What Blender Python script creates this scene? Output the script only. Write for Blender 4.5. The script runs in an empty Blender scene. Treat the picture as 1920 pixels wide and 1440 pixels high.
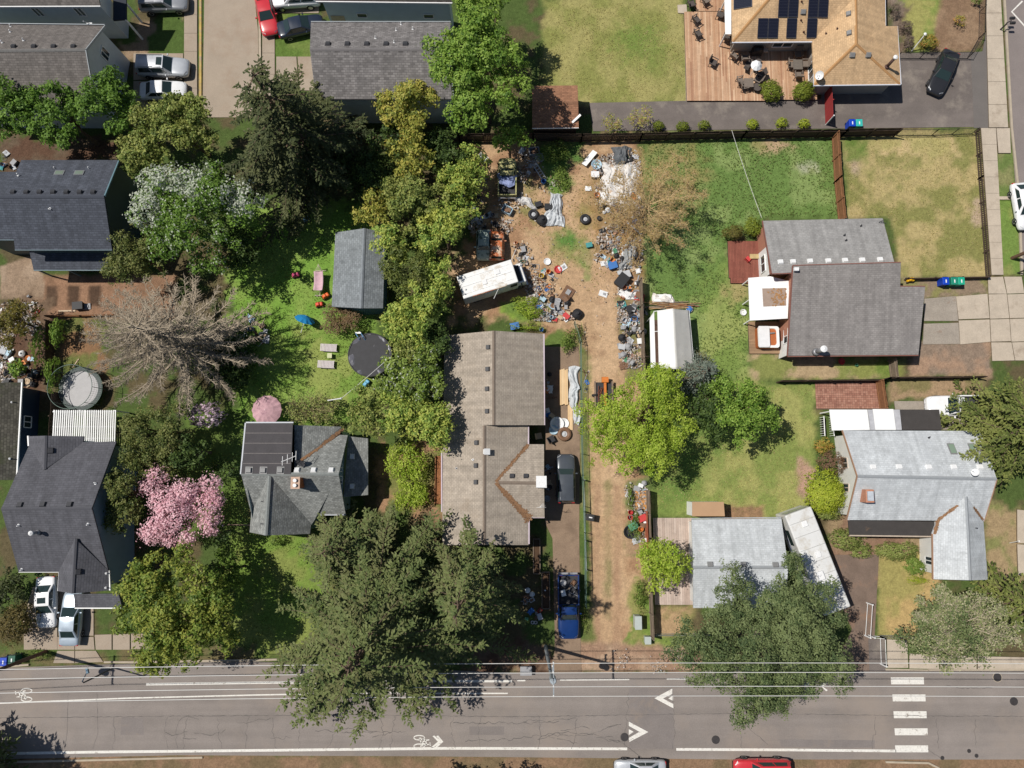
import bpy, bmesh, math, random
import numpy as np
from mathutils import Vector, Matrix, noise as mnoise

# ------------------------------------------------------------------ camera, sky, sun, exposure
R = math.radians
F_PX, TILT, CAM_H = 1360.0, R(7.0), 67.0          # focal length in photo pixels, lean from straight down, metres up
scene = bpy.context.scene
col = scene.collection
cam_d = bpy.data.cameras.new('camera'); cam = bpy.data.objects.new('camera', cam_d); col.objects.link(cam)
cam_d.sensor_width = 36.0; cam_d.lens = 36.0 * F_PX / 1920.0; cam_d.clip_end = 2000.0; cam_d.clip_start = 1.0
CAM = Vector((0.0, -CAM_H * math.tan(TILT), CAM_H))
cam.location = CAM; cam.rotation_euler = (TILT, 0, 0)
scene.camera = cam

SUN_DIR = Vector((0.57, -0.15, -1.0)).normalized()    # the way light travels
sun_d = bpy.data.lights.new('sun', 'SUN'); sun = bpy.data.objects.new('sun', sun_d); col.objects.link(sun)
sun_d.energy = 4.6; sun_d.angle = R(0.5); sun_d.color = (1.0, 0.955, 0.88)
sun.rotation_euler = SUN_DIR.to_track_quat('-Z', 'Y').to_euler()
sun.location = (-60, 15, 110)
world = bpy.data.worlds.new('World'); scene.world = world; world.use_nodes = True
wn = world.node_tree.nodes; wl = world.node_tree.links
bg = wn.get('Background') or wn.new('ShaderNodeBackground')
sky = wn.new('ShaderNodeTexSky'); sky.sky_type = 'NISHITA'; sky.sun_disc = False
sky.sun_elevation = math.asin(-SUN_DIR.z)
sky.sun_rotation = math.atan2(-SUN_DIR.x, -SUN_DIR.y)
sky.air_density = 1.0; sky.dust_density = 0.6; sky.ozone_density = 1.0
wl.new(sky.outputs[0], bg.inputs[0]); bg.inputs[1].default_value = 0.06
scene.view_settings.view_transform = 'Standard'
try: scene.view_settings.look = 'None'
except Exception: pass
scene.view_settings.gamma = 1.0; scene.view_settings.use_curve_mapping = False
scene.view_settings.exposure = 0.0
scene.render.engine = 'CYCLES'
scene.cycles.use_denoising = True
scene.cycles.max_bounces = 5; scene.cycles.diffuse_bounces = 3; scene.cycles.glossy_bounces = 2
scene.cycles.transmission_bounces = 3; scene.cycles.transparent_max_bounces = 6
scene.cycles.caustics_reflective = False; scene.cycles.caustics_refractive = False

# ------------------------------------------------------------------ place a photo point on the plane z = h
CT, ST = math.cos(TILT), math.sin(TILT)
def P(px, py, h=0.0):
    dx = px - 960.0; dv = 720.0 - py
    d = Vector((dx, F_PX * ST + dv * CT, -F_PX * CT + dv * ST))
    t = (h - CAM_H) / d.z
    return Vector((CAM.x + d.x * t, CAM.y + d.y * t, h))
def ppm(py, h=0.0):                                   # photo pixels per metre there
    return 1.0 / (P(961, py, h) - P(960, py, h)).length
def ang(px, py, qx, qy):
    a, b = P(px, py), P(qx, qy); return math.atan2(b.y - a.y, b.x - a.x)
def S(r, g, b, k=0.80):                               # sunlit picture colour -> base colour
    f = lambda c: ((c / 255 + 0.055) / 1.055) ** 2.4 if c > 10 else c / 255 / 12.92
    return (f(r) * k, f(g) * k, f(b) * k, 1.0)

# ------------------------------------------------------------------ materials
MATS = {}
def nodes_of(name):
    m = bpy.data.materials.new(name); m.use_nodes = True
    nt = m.node_tree; b = nt.nodes['Principled BSDF']
    return m, nt, b
def mul(c, k): return (min(1, c[0] * k), min(1, c[1] * k), min(1, c[2] * k), 1.0)
def mat(name, c, rough=0.8, var=0.15, scale=3.0, fine=0.0, fscale=40.0, metal=0.0, bump=0.0, bscale=30.0, spec=0.3, c2=None, stain=None, sscale=0.6, slo=.55, shi=.7, streak=None):
    """plain painted / natural surface: colour, slow blotches (var), fine grain, stains of a second colour"""
    if name in MATS: return MATS[name]
    m, nt, b = nodes_of(name); N = nt.nodes; L = nt.links
    tc = N.new('ShaderNodeTexCoord')
    nz = N.new('ShaderNodeTexNoise'); nz.inputs['Scale'].default_value = scale; nz.inputs['Detail'].default_value = 5; nz.inputs['Roughness'].default_value = .65
    L.new(tc.outputs['Object'], nz.inputs['Vector'])
    rp = N.new('ShaderNodeValToRGB'); rp.color_ramp.elements[0].position = .3; rp.color_ramp.elements[1].position = .7
    rp.color_ramp.elements[0].color = mul(c, 1 - var); rp.color_ramp.elements[1].color = c2 or mul(c, 1 + var)
    L.new(nz.outputs[0], rp.inputs[0]); out = rp.outputs[0]
    if fine:
        nf = N.new('ShaderNodeTexNoise'); nf.inputs['Scale'].default_value = fscale; nf.inputs['Detail'].default_value = 3
        L.new(tc.outputs['Object'], nf.inputs['Vector'])
        mr = N.new('ShaderNodeMapRange'); mr.inputs['From Min'].default_value = .3; mr.inputs['From Max'].default_value = .7
        mr.inputs['To Min'].default_value = 1 - fine; mr.inputs['To Max'].default_value = 1 + fine
        L.new(nf.outputs[0], mr.inputs[0])
        mx = N.new('ShaderNodeVectorMath'); mx.operation = 'SCALE'
        L.new(out, mx.inputs[0]); L.new(mr.outputs[0], mx.inputs['Scale']); out = mx.outputs[0]
    if streak:                                        # wear drawn out along one axis (tyre lanes)
        mp = N.new('ShaderNodeMapping'); mp.inputs['Scale'].default_value = streak; L.new(tc.outputs['Object'], mp.inputs['Vector'])
        n3 = N.new('ShaderNodeTexNoise'); n3.inputs['Scale'].default_value = 1.0; n3.inputs['Detail'].default_value = 6; L.new(mp.outputs[0], n3.inputs['Vector'])
        m3 = N.new('ShaderNodeMapRange'); m3.inputs['From Min'].default_value = .3; m3.inputs['From Max'].default_value = .7; m3.inputs['To Min'].default_value = .84; m3.inputs['To Max'].default_value = 1.12; L.new(n3.outputs[0], m3.inputs[0])
        mx = N.new('ShaderNodeVectorMath'); mx.operation = 'SCALE'; L.new(out, mx.inputs[0]); L.new(m3.outputs[0], mx.inputs['Scale']); out = mx.outputs[0]
    if stain:
        ns = N.new('ShaderNodeTexNoise'); ns.inputs['Scale'].default_value = sscale; ns.inputs['Detail'].default_value = 7; ns.inputs['Roughness'].default_value = .7
        L.new(tc.outputs['Object'], ns.inputs['Vector'])
        mr = N.new('ShaderNodeMapRange'); mr.inputs['From Min'].default_value = slo; mr.inputs['From Max'].default_value = shi
        L.new(ns.outputs[0], mr.inputs[0])
        mx = N.new('ShaderNodeMix'); mx.data_type = 'RGBA'
        L.new(mr.outputs[0], mx.inputs[0]); L.new(out, mx.inputs[6]); mx.inputs[7].default_value = stain; out = mx.outputs[2]
    L.new(out, b.inputs['Base Color'])
    b.inputs['Roughness'].default_value = rough; b.inputs['Metallic'].default_value = metal
    b.inputs['Specular IOR Level'].default_value = spec
    if bump:
        nb = N.new('ShaderNodeTexNoise'); nb.inputs['Scale'].default_value = bscale; nb.inputs['Detail'].default_value = 4
        L.new(tc.outputs['Object'], nb.inputs['Vector'])
        bp = N.new('ShaderNodeBump'); bp.inputs['Strength'].default_value = bump; bp.inputs['Distance'].default_value = .05
        L.new(nb.outputs[0], bp.inputs['Height']); L.new(bp.outputs[0], b.inputs['Normal'])
    MATS[name] = m; return m
def glassy(name, c=(.02, .03, .035, 1), rough=.06):
    if name in MATS: return MATS[name]
    m, nt, b = nodes_of(name); b.inputs['Base Color'].default_value = c; b.inputs['Roughness'].default_value = rough
    b.inputs['Specular IOR Level'].default_value = .6
    MATS[name] = m; return m
def paint(name, c, rough=.28, metal=0.0):
    if name in MATS: return MATS[name]
    m, nt, b = nodes_of(name); N = nt.nodes; L = nt.links
    tc = N.new('ShaderNodeTexCoord'); nz = N.new('ShaderNodeTexNoise'); nz.inputs['Scale'].default_value = 2.5; nz.inputs['Detail'].default_value = 6
    L.new(tc.outputs['Object'], nz.inputs['Vector'])
    rp = N.new('ShaderNodeValToRGB'); rp.color_ramp.elements[0].position = .35; rp.color_ramp.elements[1].position = .7
    rp.color_ramp.elements[0].color = mul(c, .93); rp.color_ramp.elements[1].color = mul(c, 1.05)
    L.new(nz.outputs[0], rp.inputs[0]); L.new(rp.outputs[0], b.inputs['Base Color'])
    b.inputs['Roughness'].default_value = rough; b.inputs['Metallic'].default_value = metal
    b.inputs['Coat Weight'].default_value = .5; b.inputs['Coat Roughness'].default_value = .08
    MATS[name] = m; return m
def shingle(name, c, row=.2, wid=.42, var=.22, mort=.6, stain=None, slo=.58, shi=.75, sscale=.35, rough=.9):
    """asphalt shingles laid in courses along the roof's own UV (metres)"""
    if name in MATS: return MATS[name]
    m, nt, b = nodes_of(name); N = nt.nodes; L = nt.links
    uv = N.new('ShaderNodeUVMap'); uv.uv_map = 'UVMap'
    br = N.new('ShaderNodeTexBrick'); br.inputs['Scale'].default_value = 1.0
    br.inputs['Brick Width'].default_value = wid; br.inputs['Row Height'].default_value = row
    br.inputs['Mortar Size'].default_value = .022; br.inputs['Mortar Smooth'].default_value = .3; br.inputs['Bias'].default_value = 0
    br.inputs['Color1'].default_value = mul(c, 1 - var); br.inputs['Color2'].default_value = mul(c, 1 + var); br.inputs['Mortar'].default_value = mul(c, mort)
    L.new(uv.outputs[0], br.inputs['Vector'])
    nz = N.new('ShaderNodeTexNoise'); nz.inputs['Scale'].default_value = 1.1; nz.inputs['Detail'].default_value = 8; nz.inputs['Roughness'].default_value = .75
    L.new(uv.outputs[0], nz.inputs['Vector'])
    mr = N.new('ShaderNodeMapRange'); mr.inputs['From Min'].default_value = .3; mr.inputs['From Max'].default_value = .7; mr.inputs['To Min'].default_value = .78; mr.inputs['To Max'].default_value = 1.2
    L.new(nz.outputs[0], mr.inputs[0])
    mp = N.new('ShaderNodeMapping'); mp.inputs['Scale'].default_value = (2.2, .16, 1); L.new(uv.outputs[0], mp.inputs['Vector'])   # weather streaks down the slope
    n3 = N.new('ShaderNodeTexNoise'); n3.inputs['Scale'].default_value = 1.0; n3.inputs['Detail'].default_value = 5; L.new(mp.outputs[0], n3.inputs['Vector'])
    m3 = N.new('ShaderNodeMapRange'); m3.inputs['From Min'].default_value = .3; m3.inputs['From Max'].default_value = .7; m3.inputs['To Min'].default_value = .83; m3.inputs['To Max'].default_value = 1.13; L.new(n3.outputs[0], m3.inputs[0])
    mm3 = N.new('ShaderNodeMath'); mm3.operation = 'MULTIPLY'; L.new(mr.outputs[0], mm3.inputs[0]); L.new(m3.outputs[0], mm3.inputs[1])
    mx = N.new('ShaderNodeVectorMath'); mx.operation = 'SCALE'; L.new(br.outputs['Color'], mx.inputs[0]); L.new(mm3.outputs[0], mx.inputs['Scale']); out = mx.outputs[0]
    if stain:
        ns = N.new('ShaderNodeTexNoise'); ns.inputs['Scale'].default_value = sscale; ns.inputs['Detail'].default_value = 9; ns.inputs['Roughness'].default_value = .75
        L.new(uv.outputs[0], ns.inputs['Vector'])
        m2 = N.new('ShaderNodeMapRange'); m2.inputs['From Min'].default_value = slo; m2.inputs['From Max'].default_value = shi; L.new(ns.outputs[0], m2.inputs[0])
        mm = N.new('ShaderNodeMix'); mm.data_type = 'RGBA'; L.new(m2.outputs[0], mm.inputs[0]); L.new(out, mm.inputs[6]); mm.inputs[7].default_value = stain; out = mm.outputs[2]
    L.new(out, b.inputs['Base Color']); b.inputs['Roughness'].default_value = rough; b.inputs['Specular IOR Level'].default_value = .25
    bp = N.new('ShaderNodeBump'); bp.inputs['Strength'].default_value = .5; bp.inputs['Distance'].default_value = .02
    L.new(br.outputs['Fac'], bp.inputs['Height']); bp.invert = True; L.new(bp.outputs[0], b.inputs['Normal'])
    MATS[name] = m; return m
def striped(name, c, pitch=.15, axis='x', dark=.75, rough=.6, metal=0.0):
    """clapboard / ribbed sheet: fine parallel grooves"""
    if name in MATS: return MATS[name]
    m, nt, b = nodes_of(name); N = nt.nodes; L = nt.links
    tc = N.new('ShaderNodeTexCoord'); wv = N.new('ShaderNodeTexWave'); wv.bands_direction = axis.upper(); wv.wave_profile = 'SAW'
    wv.inputs['Scale'].default_value = .31416 / pitch; wv.inputs['Distortion'].default_value = 0
    L.new(tc.outputs['Object'], wv.inputs['Vector'])
    rp = N.new('ShaderNodeValToRGB'); rp.color_ramp.elements[0].position = 0; rp.color_ramp.elements[1].position = .25
    rp.color_ramp.elements[0].color = mul(c, dark); rp.color_ramp.elements[1].color = c
    L.new(wv.outputs[1], rp.inputs[0])
    nz = N.new('ShaderNodeTexNoise'); nz.inputs['Scale'].default_value = 1.2; nz.inputs['Detail'].default_value = 6
    L.new(tc.outputs['Object'], nz.inputs['Vector'])
    mr = N.new('ShaderNodeMapRange'); mr.inputs['To Min'].default_value = .85; mr.inputs['To Max'].default_value = 1.12; L.new(nz.outputs[0], mr.inputs[0])
    mx = N.new('ShaderNodeVectorMath'); mx.operation = 'SCALE'; L.new(rp.outputs[0], mx.inputs[0]); L.new(mr.outputs[0], mx.inputs['Scale'])
    L.new(mx.outputs[0], b.inputs['Base Color']); b.inputs['Roughness'].default_value = rough; b.inputs['Metallic'].default_value = metal
    MATS[name] = m; return m
def leafmat(name, cols, trans=.35, rough=.55):
    """foliage: each leaf has its own 'tint' between the palette's colours; thin leaves let light through"""
    if name in MATS: return MATS[name]
    m, nt, b = nodes_of(name); N = nt.nodes; L = nt.links
    at = N.new('ShaderNodeAttribute'); at.attribute_name = 'tint'
    rp = N.new('ShaderNodeValToRGB'); cr = rp.color_ramp
    n = len(cols)
    cr.elements[0].position = 0; cr.elements[0].color = cols[0]; cr.elements[1].position = 1; cr.elements[1].color = cols[-1]
    for i in range(1, n - 1):
        e = cr.elements.new(i / (n - 1)); e.color = cols[i]
    L.new(at.outputs['Fac'], rp.inputs[0]); L.new(rp.outputs[0], b.inputs['Base Color'])
    b.inputs['Roughness'].default_value = rough; b.inputs['Specular IOR Level'].default_value = .25
    tr = N.new('ShaderNodeBsdfTranslucent'); L.new(rp.outputs[0], tr.inputs['Color'])
    ms = N.new('ShaderNodeMixShader'); ms.inputs[0].default_value = trans
    L.new(b.outputs[0], ms.inputs[1]); L.new(tr.outputs[0], ms.inputs[2])
    L.new(ms.outputs[0], nt.nodes['Material Output'].inputs['Surface'])
    MATS[name] = m; return m

# ------------------------------------------------------------------ objects
def tag(o, label=None, cat=None, group=None, kind=None):
    if label: o['label'] = label
    if cat: o['category'] = cat
    if group: o['group'] = group
    if kind: o['kind'] = kind
    return o
def thing(name, label, cat, loc=(0, 0, 0), rz=0.0, group=None):
    o = bpy.data.objects.new(name, None); col.objects.link(o); o.empty_display_size = .3
    o.location = loc; o.rotation_euler = (0, 0, rz)
    return tag(o, label, cat, group)
def link(name, me, m, parent=None, world=False):
    o = bpy.data.objects.new(name, me); col.objects.link(o)
    if m is not None and not me.materials: me.materials.append(m)
    elif m is not None and me.materials[0] is not m: o.material_slots[0].link = 'OBJECT'; o.material_slots[0].material = m
    if parent is not None:
        o.parent = parent
        if world:
            top = parent; mt = Matrix()
            while top is not None:
                mt = (Matrix.Translation(top.location) @ top.rotation_euler.to_matrix().to_4x4()) @ mt if top.type == 'EMPTY' else mt
                top = top.parent
            o.matrix_parent_inverse = mt.inverted() if parent.type == 'EMPTY' else Matrix()
    return o
def copy_tree(o, parent=None):
    c = o.copy(); col.objects.link(c)
    if parent is not None: c.parent = parent
    for ch in o.children: copy_tree(ch, c)
    return c

class MB:
    """collects faces, links them as one mesh object"""
    def __init__(s): s.v = []; s.f = []; s.uv = []; s.has_uv = False
    def add(s, vs, fs, uvs=None):
        o = len(s.v); s.v += [tuple(p) for p in vs]; s.f += [tuple(o + i for i in f) for f in fs]
        if uvs: s.has_uv = True
        s.uv += [tuple(uvs[i]) for f in fs for i in f] if uvs else [(0, 0)] * sum(len(f) for f in fs)
    def box(s, c, d, rz=0.0, rx=0.0, ry=0.0, taper=1.0):
        m = Matrix.Rotation(rz, 3, 'Z') @ Matrix.Rotation(ry, 3, 'Y') @ Matrix.Rotation(rx, 3, 'X'); c = Vector(c)
        vs = []
        for z in (-.5, .5):
            k = taper if z > 0 else 1
            for x, y in ((-.5, -.5), (.5, -.5), (.5, .5), (-.5, .5)):
                vs.append(c + m @ Vector((x * d[0] * k, y * d[1] * k, z * d[2])))
        s.add(vs, [(3, 2, 1, 0), (4, 5, 6, 7), (0, 1, 5, 4), (1, 2, 6, 5), (2, 3, 7, 6), (3, 0, 4, 7)]); return s
    def bar(s, a, b, w, h):                           # box from a to b
        a, b = Vector(a), Vector(b); d = b - a; L = d.length
        if L < 1e-5: return s
        q = d.to_track_quat('X', 'Z').to_matrix(); vs = []
        for x in (0, 1):
            for y, z in ((-.5, -.5), (.5, -.5), (.5, .5), (-.5, .5)):
                vs.append(a + q @ Vector((x * L, y * w, z * h)))
        s.add(vs, [(3, 2, 1, 0), (4, 5, 6, 7), (0, 1, 5, 4), (1, 2, 6, 5), (2, 3, 7, 6), (3, 0, 4, 7)]); return s
    def prism(s, poly, z0, z1):
        a = sum(poly[i][0] * poly[(i + 1) % len(poly)][1] - poly[(i + 1) % len(poly)][0] * poly[i][1] for i in range(len(poly)))
        if a < 0: poly = poly[::-1]
        n = len(poly); vs = [(p[0], p[1], z0) for p in poly] + [(p[0], p[1], z1) for p in poly]
        s.add(vs, [tuple(range(n - 1, -1, -1)), tuple(range(n, 2 * n))] + [(i, (i + 1) % n, n + (i + 1) % n, n + i) for i in range(n)]); return s
    def tube(s, pts, r, n=6, cap=True):
        pts = [Vector(p) for p in pts]; k = len(pts)
        rs = r if isinstance(r, (list, tuple)) else [r] * k
        vs = []; prev = None
        for i, p in enumerate(pts):
            d = (pts[min(i + 1, k - 1)] - pts[max(i - 1, 0)])
            if d.length < 1e-6: d = Vector((0, 0, 1))
            d.normalize()
            if prev is None:
                prev = d.orthogonal().normalized()
            prev = (prev - d * prev.dot(d))
            prev = prev.normalized() if prev.length > 1e-4 else d.orthogonal().normalized()
            w = d.cross(prev)
            for j in range(n):
                a = 2 * math.pi * j / n; vs.append(p + (prev * math.cos(a) + w * math.sin(a)) * rs[i])
        fs = [(i * n + j, i * n + (j + 1) % n, (i + 1) * n + (j + 1) % n, (i + 1) * n + j) for i in range(k - 1) for j in range(n)]
        if cap: fs += [tuple(range(n - 1, -1, -1)), tuple((k - 1) * n + j for j in range(n))]
        s.add(vs, fs); return s
    def lathe(s, c, prof, n=14, sx=1, sy=1, ax=None, cap=True):  # prof: (radius, z)
        c = Vector(c); vs = []
        for r, z in prof:
            for j in range(n):
                a = 2 * math.pi * j / n; p = Vector((r * math.cos(a) * sx, r * math.sin(a) * sy, z))
                vs.append(c + (ax @ p if ax else p))
        k = len(prof)
        fs = [(i * n + j, i * n + (j + 1) % n, (i + 1) * n + (j + 1) % n, (i + 1) * n + j) for i in range(k - 1) for j in range(n)]
        if cap: fs += [tuple(range(n - 1, -1, -1)), tuple((k - 1) * n + j for j in range(n))]
        s.add(vs, fs); return s
    def torus(s, c, R_, r, n=16, k=8, ax=None):
        c = Vector(c); vs = []
        for i in range(n):
            a = 2 * math.pi * i / n
            for j in range(k):
                b = 2 * math.pi * j / k; p = Vector(((R_ + r * math.cos(b)) * math.cos(a), (R_ + r * math.cos(b)) * math.sin(a), r * math.sin(b)))
                vs.append(c + (ax @ p if ax else p))
        s.add(vs, [(i * k + j, ((i + 1) % n) * k + j, ((i + 1) % n) * k + (j + 1) % k, i * k + (j + 1) % k) for i in range(n) for j in range(k)]); return s
    def mesh(s, name='m', smooth=False):
        me = bpy.data.meshes.new(name); me.from_pydata(s.v, [], s.f)
        if s.has_uv:
            u = me.uv_layers.new(name='UVMap'); u.data.foreach_set('uv', np.array(s.uv, dtype=np.float32).ravel())
        if smooth: me.polygons.foreach_set('use_smooth', np.ones(len(me.polygons), dtype=bool))
        me.update(); return me
    def build(s, name, m, parent=None, world=False, smooth=False, kind=None):
        o = link(name, s.mesh(name, smooth), m, parent, world)
        if kind: o['kind'] = kind
        return o
def bevel(o, w=.02, seg=2):
    b = o.modifiers.new('bevel', 'BEVEL'); b.width = w; b.segments = seg; b.limit_method = 'ANGLE'; b.angle_limit = R(35); return o
def quads_mesh(name, q, tint=None):
    """q (n,4,3) -> mesh of loose quads with a tint per face"""
    n = len(q); me = bpy.data.meshes.new(name)
    me.vertices.add(n * 4); me.vertices.foreach_set('co', np.ascontiguousarray(q, dtype=np.float32).ravel())
    me.loops.add(n * 4); me.loops.foreach_set('vertex_index', np.arange(n * 4, dtype=np.int32))
    me.polygons.add(n); me.polygons.foreach_set('loop_start', np.arange(0, n * 4, 4, dtype=np.int32))
    try: me.polygons.foreach_set('loop_total', np.full(n, 4, dtype=np.int32))
    except Exception: pass
    if tint is not None:
        a = me.attributes.new('tint', 'FLOAT', 'FACE'); a.data.foreach_set('value', np.clip(tint, 0, 1).astype(np.float32))
    me.update(calc_edges=True); return me
def structure(name, mb, m, smooth=False):
    return tag(mb.build(name, m, smooth=smooth), kind='structure')
def W(pts, h=0.0): return [P(x, y, h) for x, y in pts]

WHITE = mat('white_paint', (.78, .78, .77, 1), .5, .04)
# ------------------------------------------------------------------ ground sheet: soil and turf kinds painted as areas with ragged edges
def vnoise(x, y, seed=0):
    xi = np.floor(x).astype(np.int64); yi = np.floor(y).astype(np.int64); fx = x - xi; fy = y - yi
    def hsh(a, b):
        h = (a * 374761393 + b * 668265263 + seed * 974634777) & 0xffffffff
        h = ((h ^ (h >> 13)) * 1274126177) & 0xffffffff
        return ((h ^ (h >> 16)) & 0xffff) / 65535.0
    u = fx * fx * (3 - 2 * fx); v = fy * fy * (3 - 2 * fy)
    return (hsh(xi, yi) * (1 - u) + hsh(xi + 1, yi) * u) * (1 - v) + (hsh(xi, yi + 1) * (1 - u) + hsh(xi + 1, yi + 1) * u) * v
def fbm(x, y, seed=0, o=4):
    s = 0; a = .5; t = 0
    for i in range(o): s = s + a * vnoise(x * 2 ** i, y * 2 ** i, seed + i); t += a; a *= .55
    return s / t
def sdf(poly, X, Y):                                   # signed distance, + inside
    n = len(poly); d = np.full(X.shape, 1e9); ins = np.zeros(X.shape, bool)
    for i in range(n):
        ax, ay = poly[i][0], poly[i][1]; bx, by = poly[(i + 1) % n][0], poly[(i + 1) % n][1]
        ex, ey = bx - ax, by - ay; L2 = ex * ex + ey * ey + 1e-9
        t = np.clip(((X - ax) * ex + (Y - ay) * ey) / L2, 0, 1)
        d = np.minimum(d, np.hypot(X - ax - t * ex, Y - ay - t * ey))
        c = ((ay > Y) != (by > Y)) & (X < (bx - ax) * (Y - ay) / (by - ay + 1e-12) + ax)
        ins ^= c
    return np.where(ins, d, -d)
xs = np.concatenate([[-900, -400, -200, -110, -80], np.arange(-58, 58.01, .22), [80, 110, 200, 400, 900]])
ys = np.concatenate([[-900, -400, -200, -100, -70], np.arange(-42, 46.01, .22), [60, 90, 200, 400, 900]])
GX, GY = np.meshgrid(xs, ys)
GN = fbm(GX * .55, GY * .55, 3, 5); GN2 = fbm(GX * 1.6, GY * 1.6, 11, 4); GN3 = fbm(GX * .16, GY * .16, 23, 3)
def mixc(a, b, t): return a * (1 - t[..., None]) + b * t[..., None]
def c3(c): return np.array(c[:3])
def smooth(v, lo, hi): t = np.clip((v - lo) / (hi - lo), 0, 1); return t * t * (3 - 2 * t)
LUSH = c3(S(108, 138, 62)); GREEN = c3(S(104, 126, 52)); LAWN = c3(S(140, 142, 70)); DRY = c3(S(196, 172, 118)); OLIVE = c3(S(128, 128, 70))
DIRT = c3(S(196, 159, 117)); DIRT2 = c3(S(172, 131, 94)); BARK = c3(S(146, 110, 82)); SOIL = c3(S(104, 76, 58)); DEEPGREEN = c3(S(84, 104, 46)); LEAFLIT = c3(S(104, 92, 62)); TAN = c3(S(176, 150, 112)); GRAVEL = c3(S(132, 118, 108))
GC = mixc(DEEPGREEN, LEAFLIT, smooth(GN, .45, .62))  # default cover: dark green mixed at random with leaf litter
def region(pts, a, b, lo=.42, hi=.6, soft=.5, rag=1.2, amp=1.0, nz=None):
    global GC
    s = sdf([tuple(p)[:2] for p in W(pts)], GX, GY) + (GN2 - .5) * rag * 2 + (GN - .5) * rag
    k = smooth(s, -soft, soft) * amp
    c = mixc(a, b, smooth(GN if nz is None else nz, lo, hi))
    GC = mixc(GC, c, k)
def ell(cx, cy, rx, ry, n=18): return [(cx + rx * math.cos(2 * math.pi * i / n), cy + ry * math.sin(2 * math.pi * i / n)) for i in range(n)]
# yards of the houses on the left
region([(430, 380), (712, 380), (712, 790), (440, 800), (430, 620)], c3(S(122, 164, 50)), c3(S(138, 168, 64)), .4, .62)
region([(550, 620), (712, 600), (712, 760), (600, 760)], c3(S(124, 156, 54)), c3(S(150, 164, 74)), .45, .62)
region([(425, 1000), (620, 1000), (600, 1235), (440, 1235)], c3(S(120, 150, 50)), c3(S(138, 150, 66)), .45, .65)
region([(350, 770), (460, 770), (460, 1000), (350, 1000)], c3(S(96, 122, 46)), GREEN)
region([(712, 830), (835, 830), (835, 960), (712, 960)], c3(S(126, 128, 62)), DIRT2, .45, .6)
region([(1000, 580), (1090, 590), (1092, 700), (1030, 690)], GREEN, DIRT2, .48, .6)
region([(60, 515), (330, 515), (330, 600), (60, 600)], BARK, c3(S(162, 122, 92)), .4, .6, .2, .2)
for x in (96, 137, 177): region([(x - 10, 536), (x + 12, 536), (x + 10, 575), (x - 10, 575)], c3(S(104, 80, 62)), c3(S(92, 70, 54)), .4, .6, .15, .15)
region([(130, 600), (200, 600), (200, 720), (110, 720)], c3(S(118, 124, 60)), c3(S(150, 112, 76)), .42, .55)
region([(0, 500), (62, 478), (82, 520), (82, 560), (0, 560)], c3(S(176, 150, 124)), c3(S(162, 136, 110)), .4, .6, .1, .1)
region([(0, 560), (90, 560), (90, 740), (0, 740)], SOIL, c3(S(124, 100, 78)))
region([(0, 255), (240, 255), (240, 300), (0, 340)], SOIL, c3(S(112, 94, 74)))
# cleared yard: tan dirt, tyre lane, grass patches
region([(870, 270), (1200, 255), (1210, 480), (1212, 1210), (1095, 1212), (1092, 700), (1075, 602), (845, 602), (850, 500), (900, 400)], DIRT2, DIRT, .36, .56, .6, 1.4)
region([(1000, 380), (1120, 370), (1150, 520), (1180, 560), (1182, 720), (1180, 1150), (1105, 1150), (1100, 690), (1060, 590), (1000, 470)], DIRT, c3(S(206, 169, 127)), .4, .6, 1.0, 1.0)
region([(1086, 640), (1104, 660), (1106, 1200), (1086, 1200)], c3(S(108, 128, 56)), c3(S(140, 140, 80)), .42, .62, .3, .5)
region(ell(1070, 465, 42, 36), c3(S(136, 146, 70)), c3(S(182, 156, 110)), .46, .58, .8, 1.6, .8)
region(ell(1066, 452, 20, 15), c3(S(98, 138, 56)), c3(S(120, 140, 66)), .45, .62, .5, .9)
region(ell(1094, 478, 9, 22), c3(S(118, 142, 66)), c3(S(150, 148, 84)), .45, .62, .4, .7)
region(ell(1098, 505, 9, 26), c3(S(126, 144, 70)), c3(S(172, 154, 104)), .48, .62, .4, .8, .9)
region(ell(1045, 335, 26, 34), c3(S(112, 150, 50)), c3(S(96, 130, 50)), .45, .6, .4, .7)
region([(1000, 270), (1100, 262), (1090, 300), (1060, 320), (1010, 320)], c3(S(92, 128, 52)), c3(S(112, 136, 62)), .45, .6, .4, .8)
region(ell(985, 370, 22, 40), c3(S(140, 140, 74)), c3(S(182, 150, 106)), .45, .6, .5, .9, .8)
region(ell(1000, 405, 10, 26), c3(S(132, 142, 66)), c3(S(170, 150, 100)), .45, .6, .4, .8, .8)
region(ell(1100, 395, 20, 40), c3(S(150, 136, 70)), c3(S(186, 150, 100)), .42, .6, .5, 1.0, .8)
region([(1110, 300), (1205, 280), (1212, 520), (1120, 480)], c3(S(172, 130, 72)), c3(S(150, 120, 72)), .4, .6, .6, 1.2, .8)
region(ell(985, 580, 45, 22), c3(S(132, 160, 50)), c3(S(112, 140, 52)), .45, .6, .4, .8)
region([(1160, 560), (1205, 560), (1215, 720), (1170, 720)], c3(S(134, 132, 76)), c3(S(160, 130, 94)), .45, .6, .4, .9)
region([(1134, 900), (1146, 900), (1144, 1160), (1132, 1160)], c3(S(166, 142, 100)), c3(S(132, 128, 74)), .45, .66, .25, .5, .7)
for x in (1120, 1158): region([(x - 6, 910), (x + 6, 910), (x + 5, 1200), (x - 6, 1200)], c3(S(182, 144, 108)), c3(S(166, 126, 94)), .45, .66, .2, .3, .7)
region([(1086, 1000), (1108, 1010), (1112, 1205), (1086, 1205)], c3(S(84, 108, 46)), c3(S(112, 122, 58)), .45, .6, .3, .6)
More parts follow.
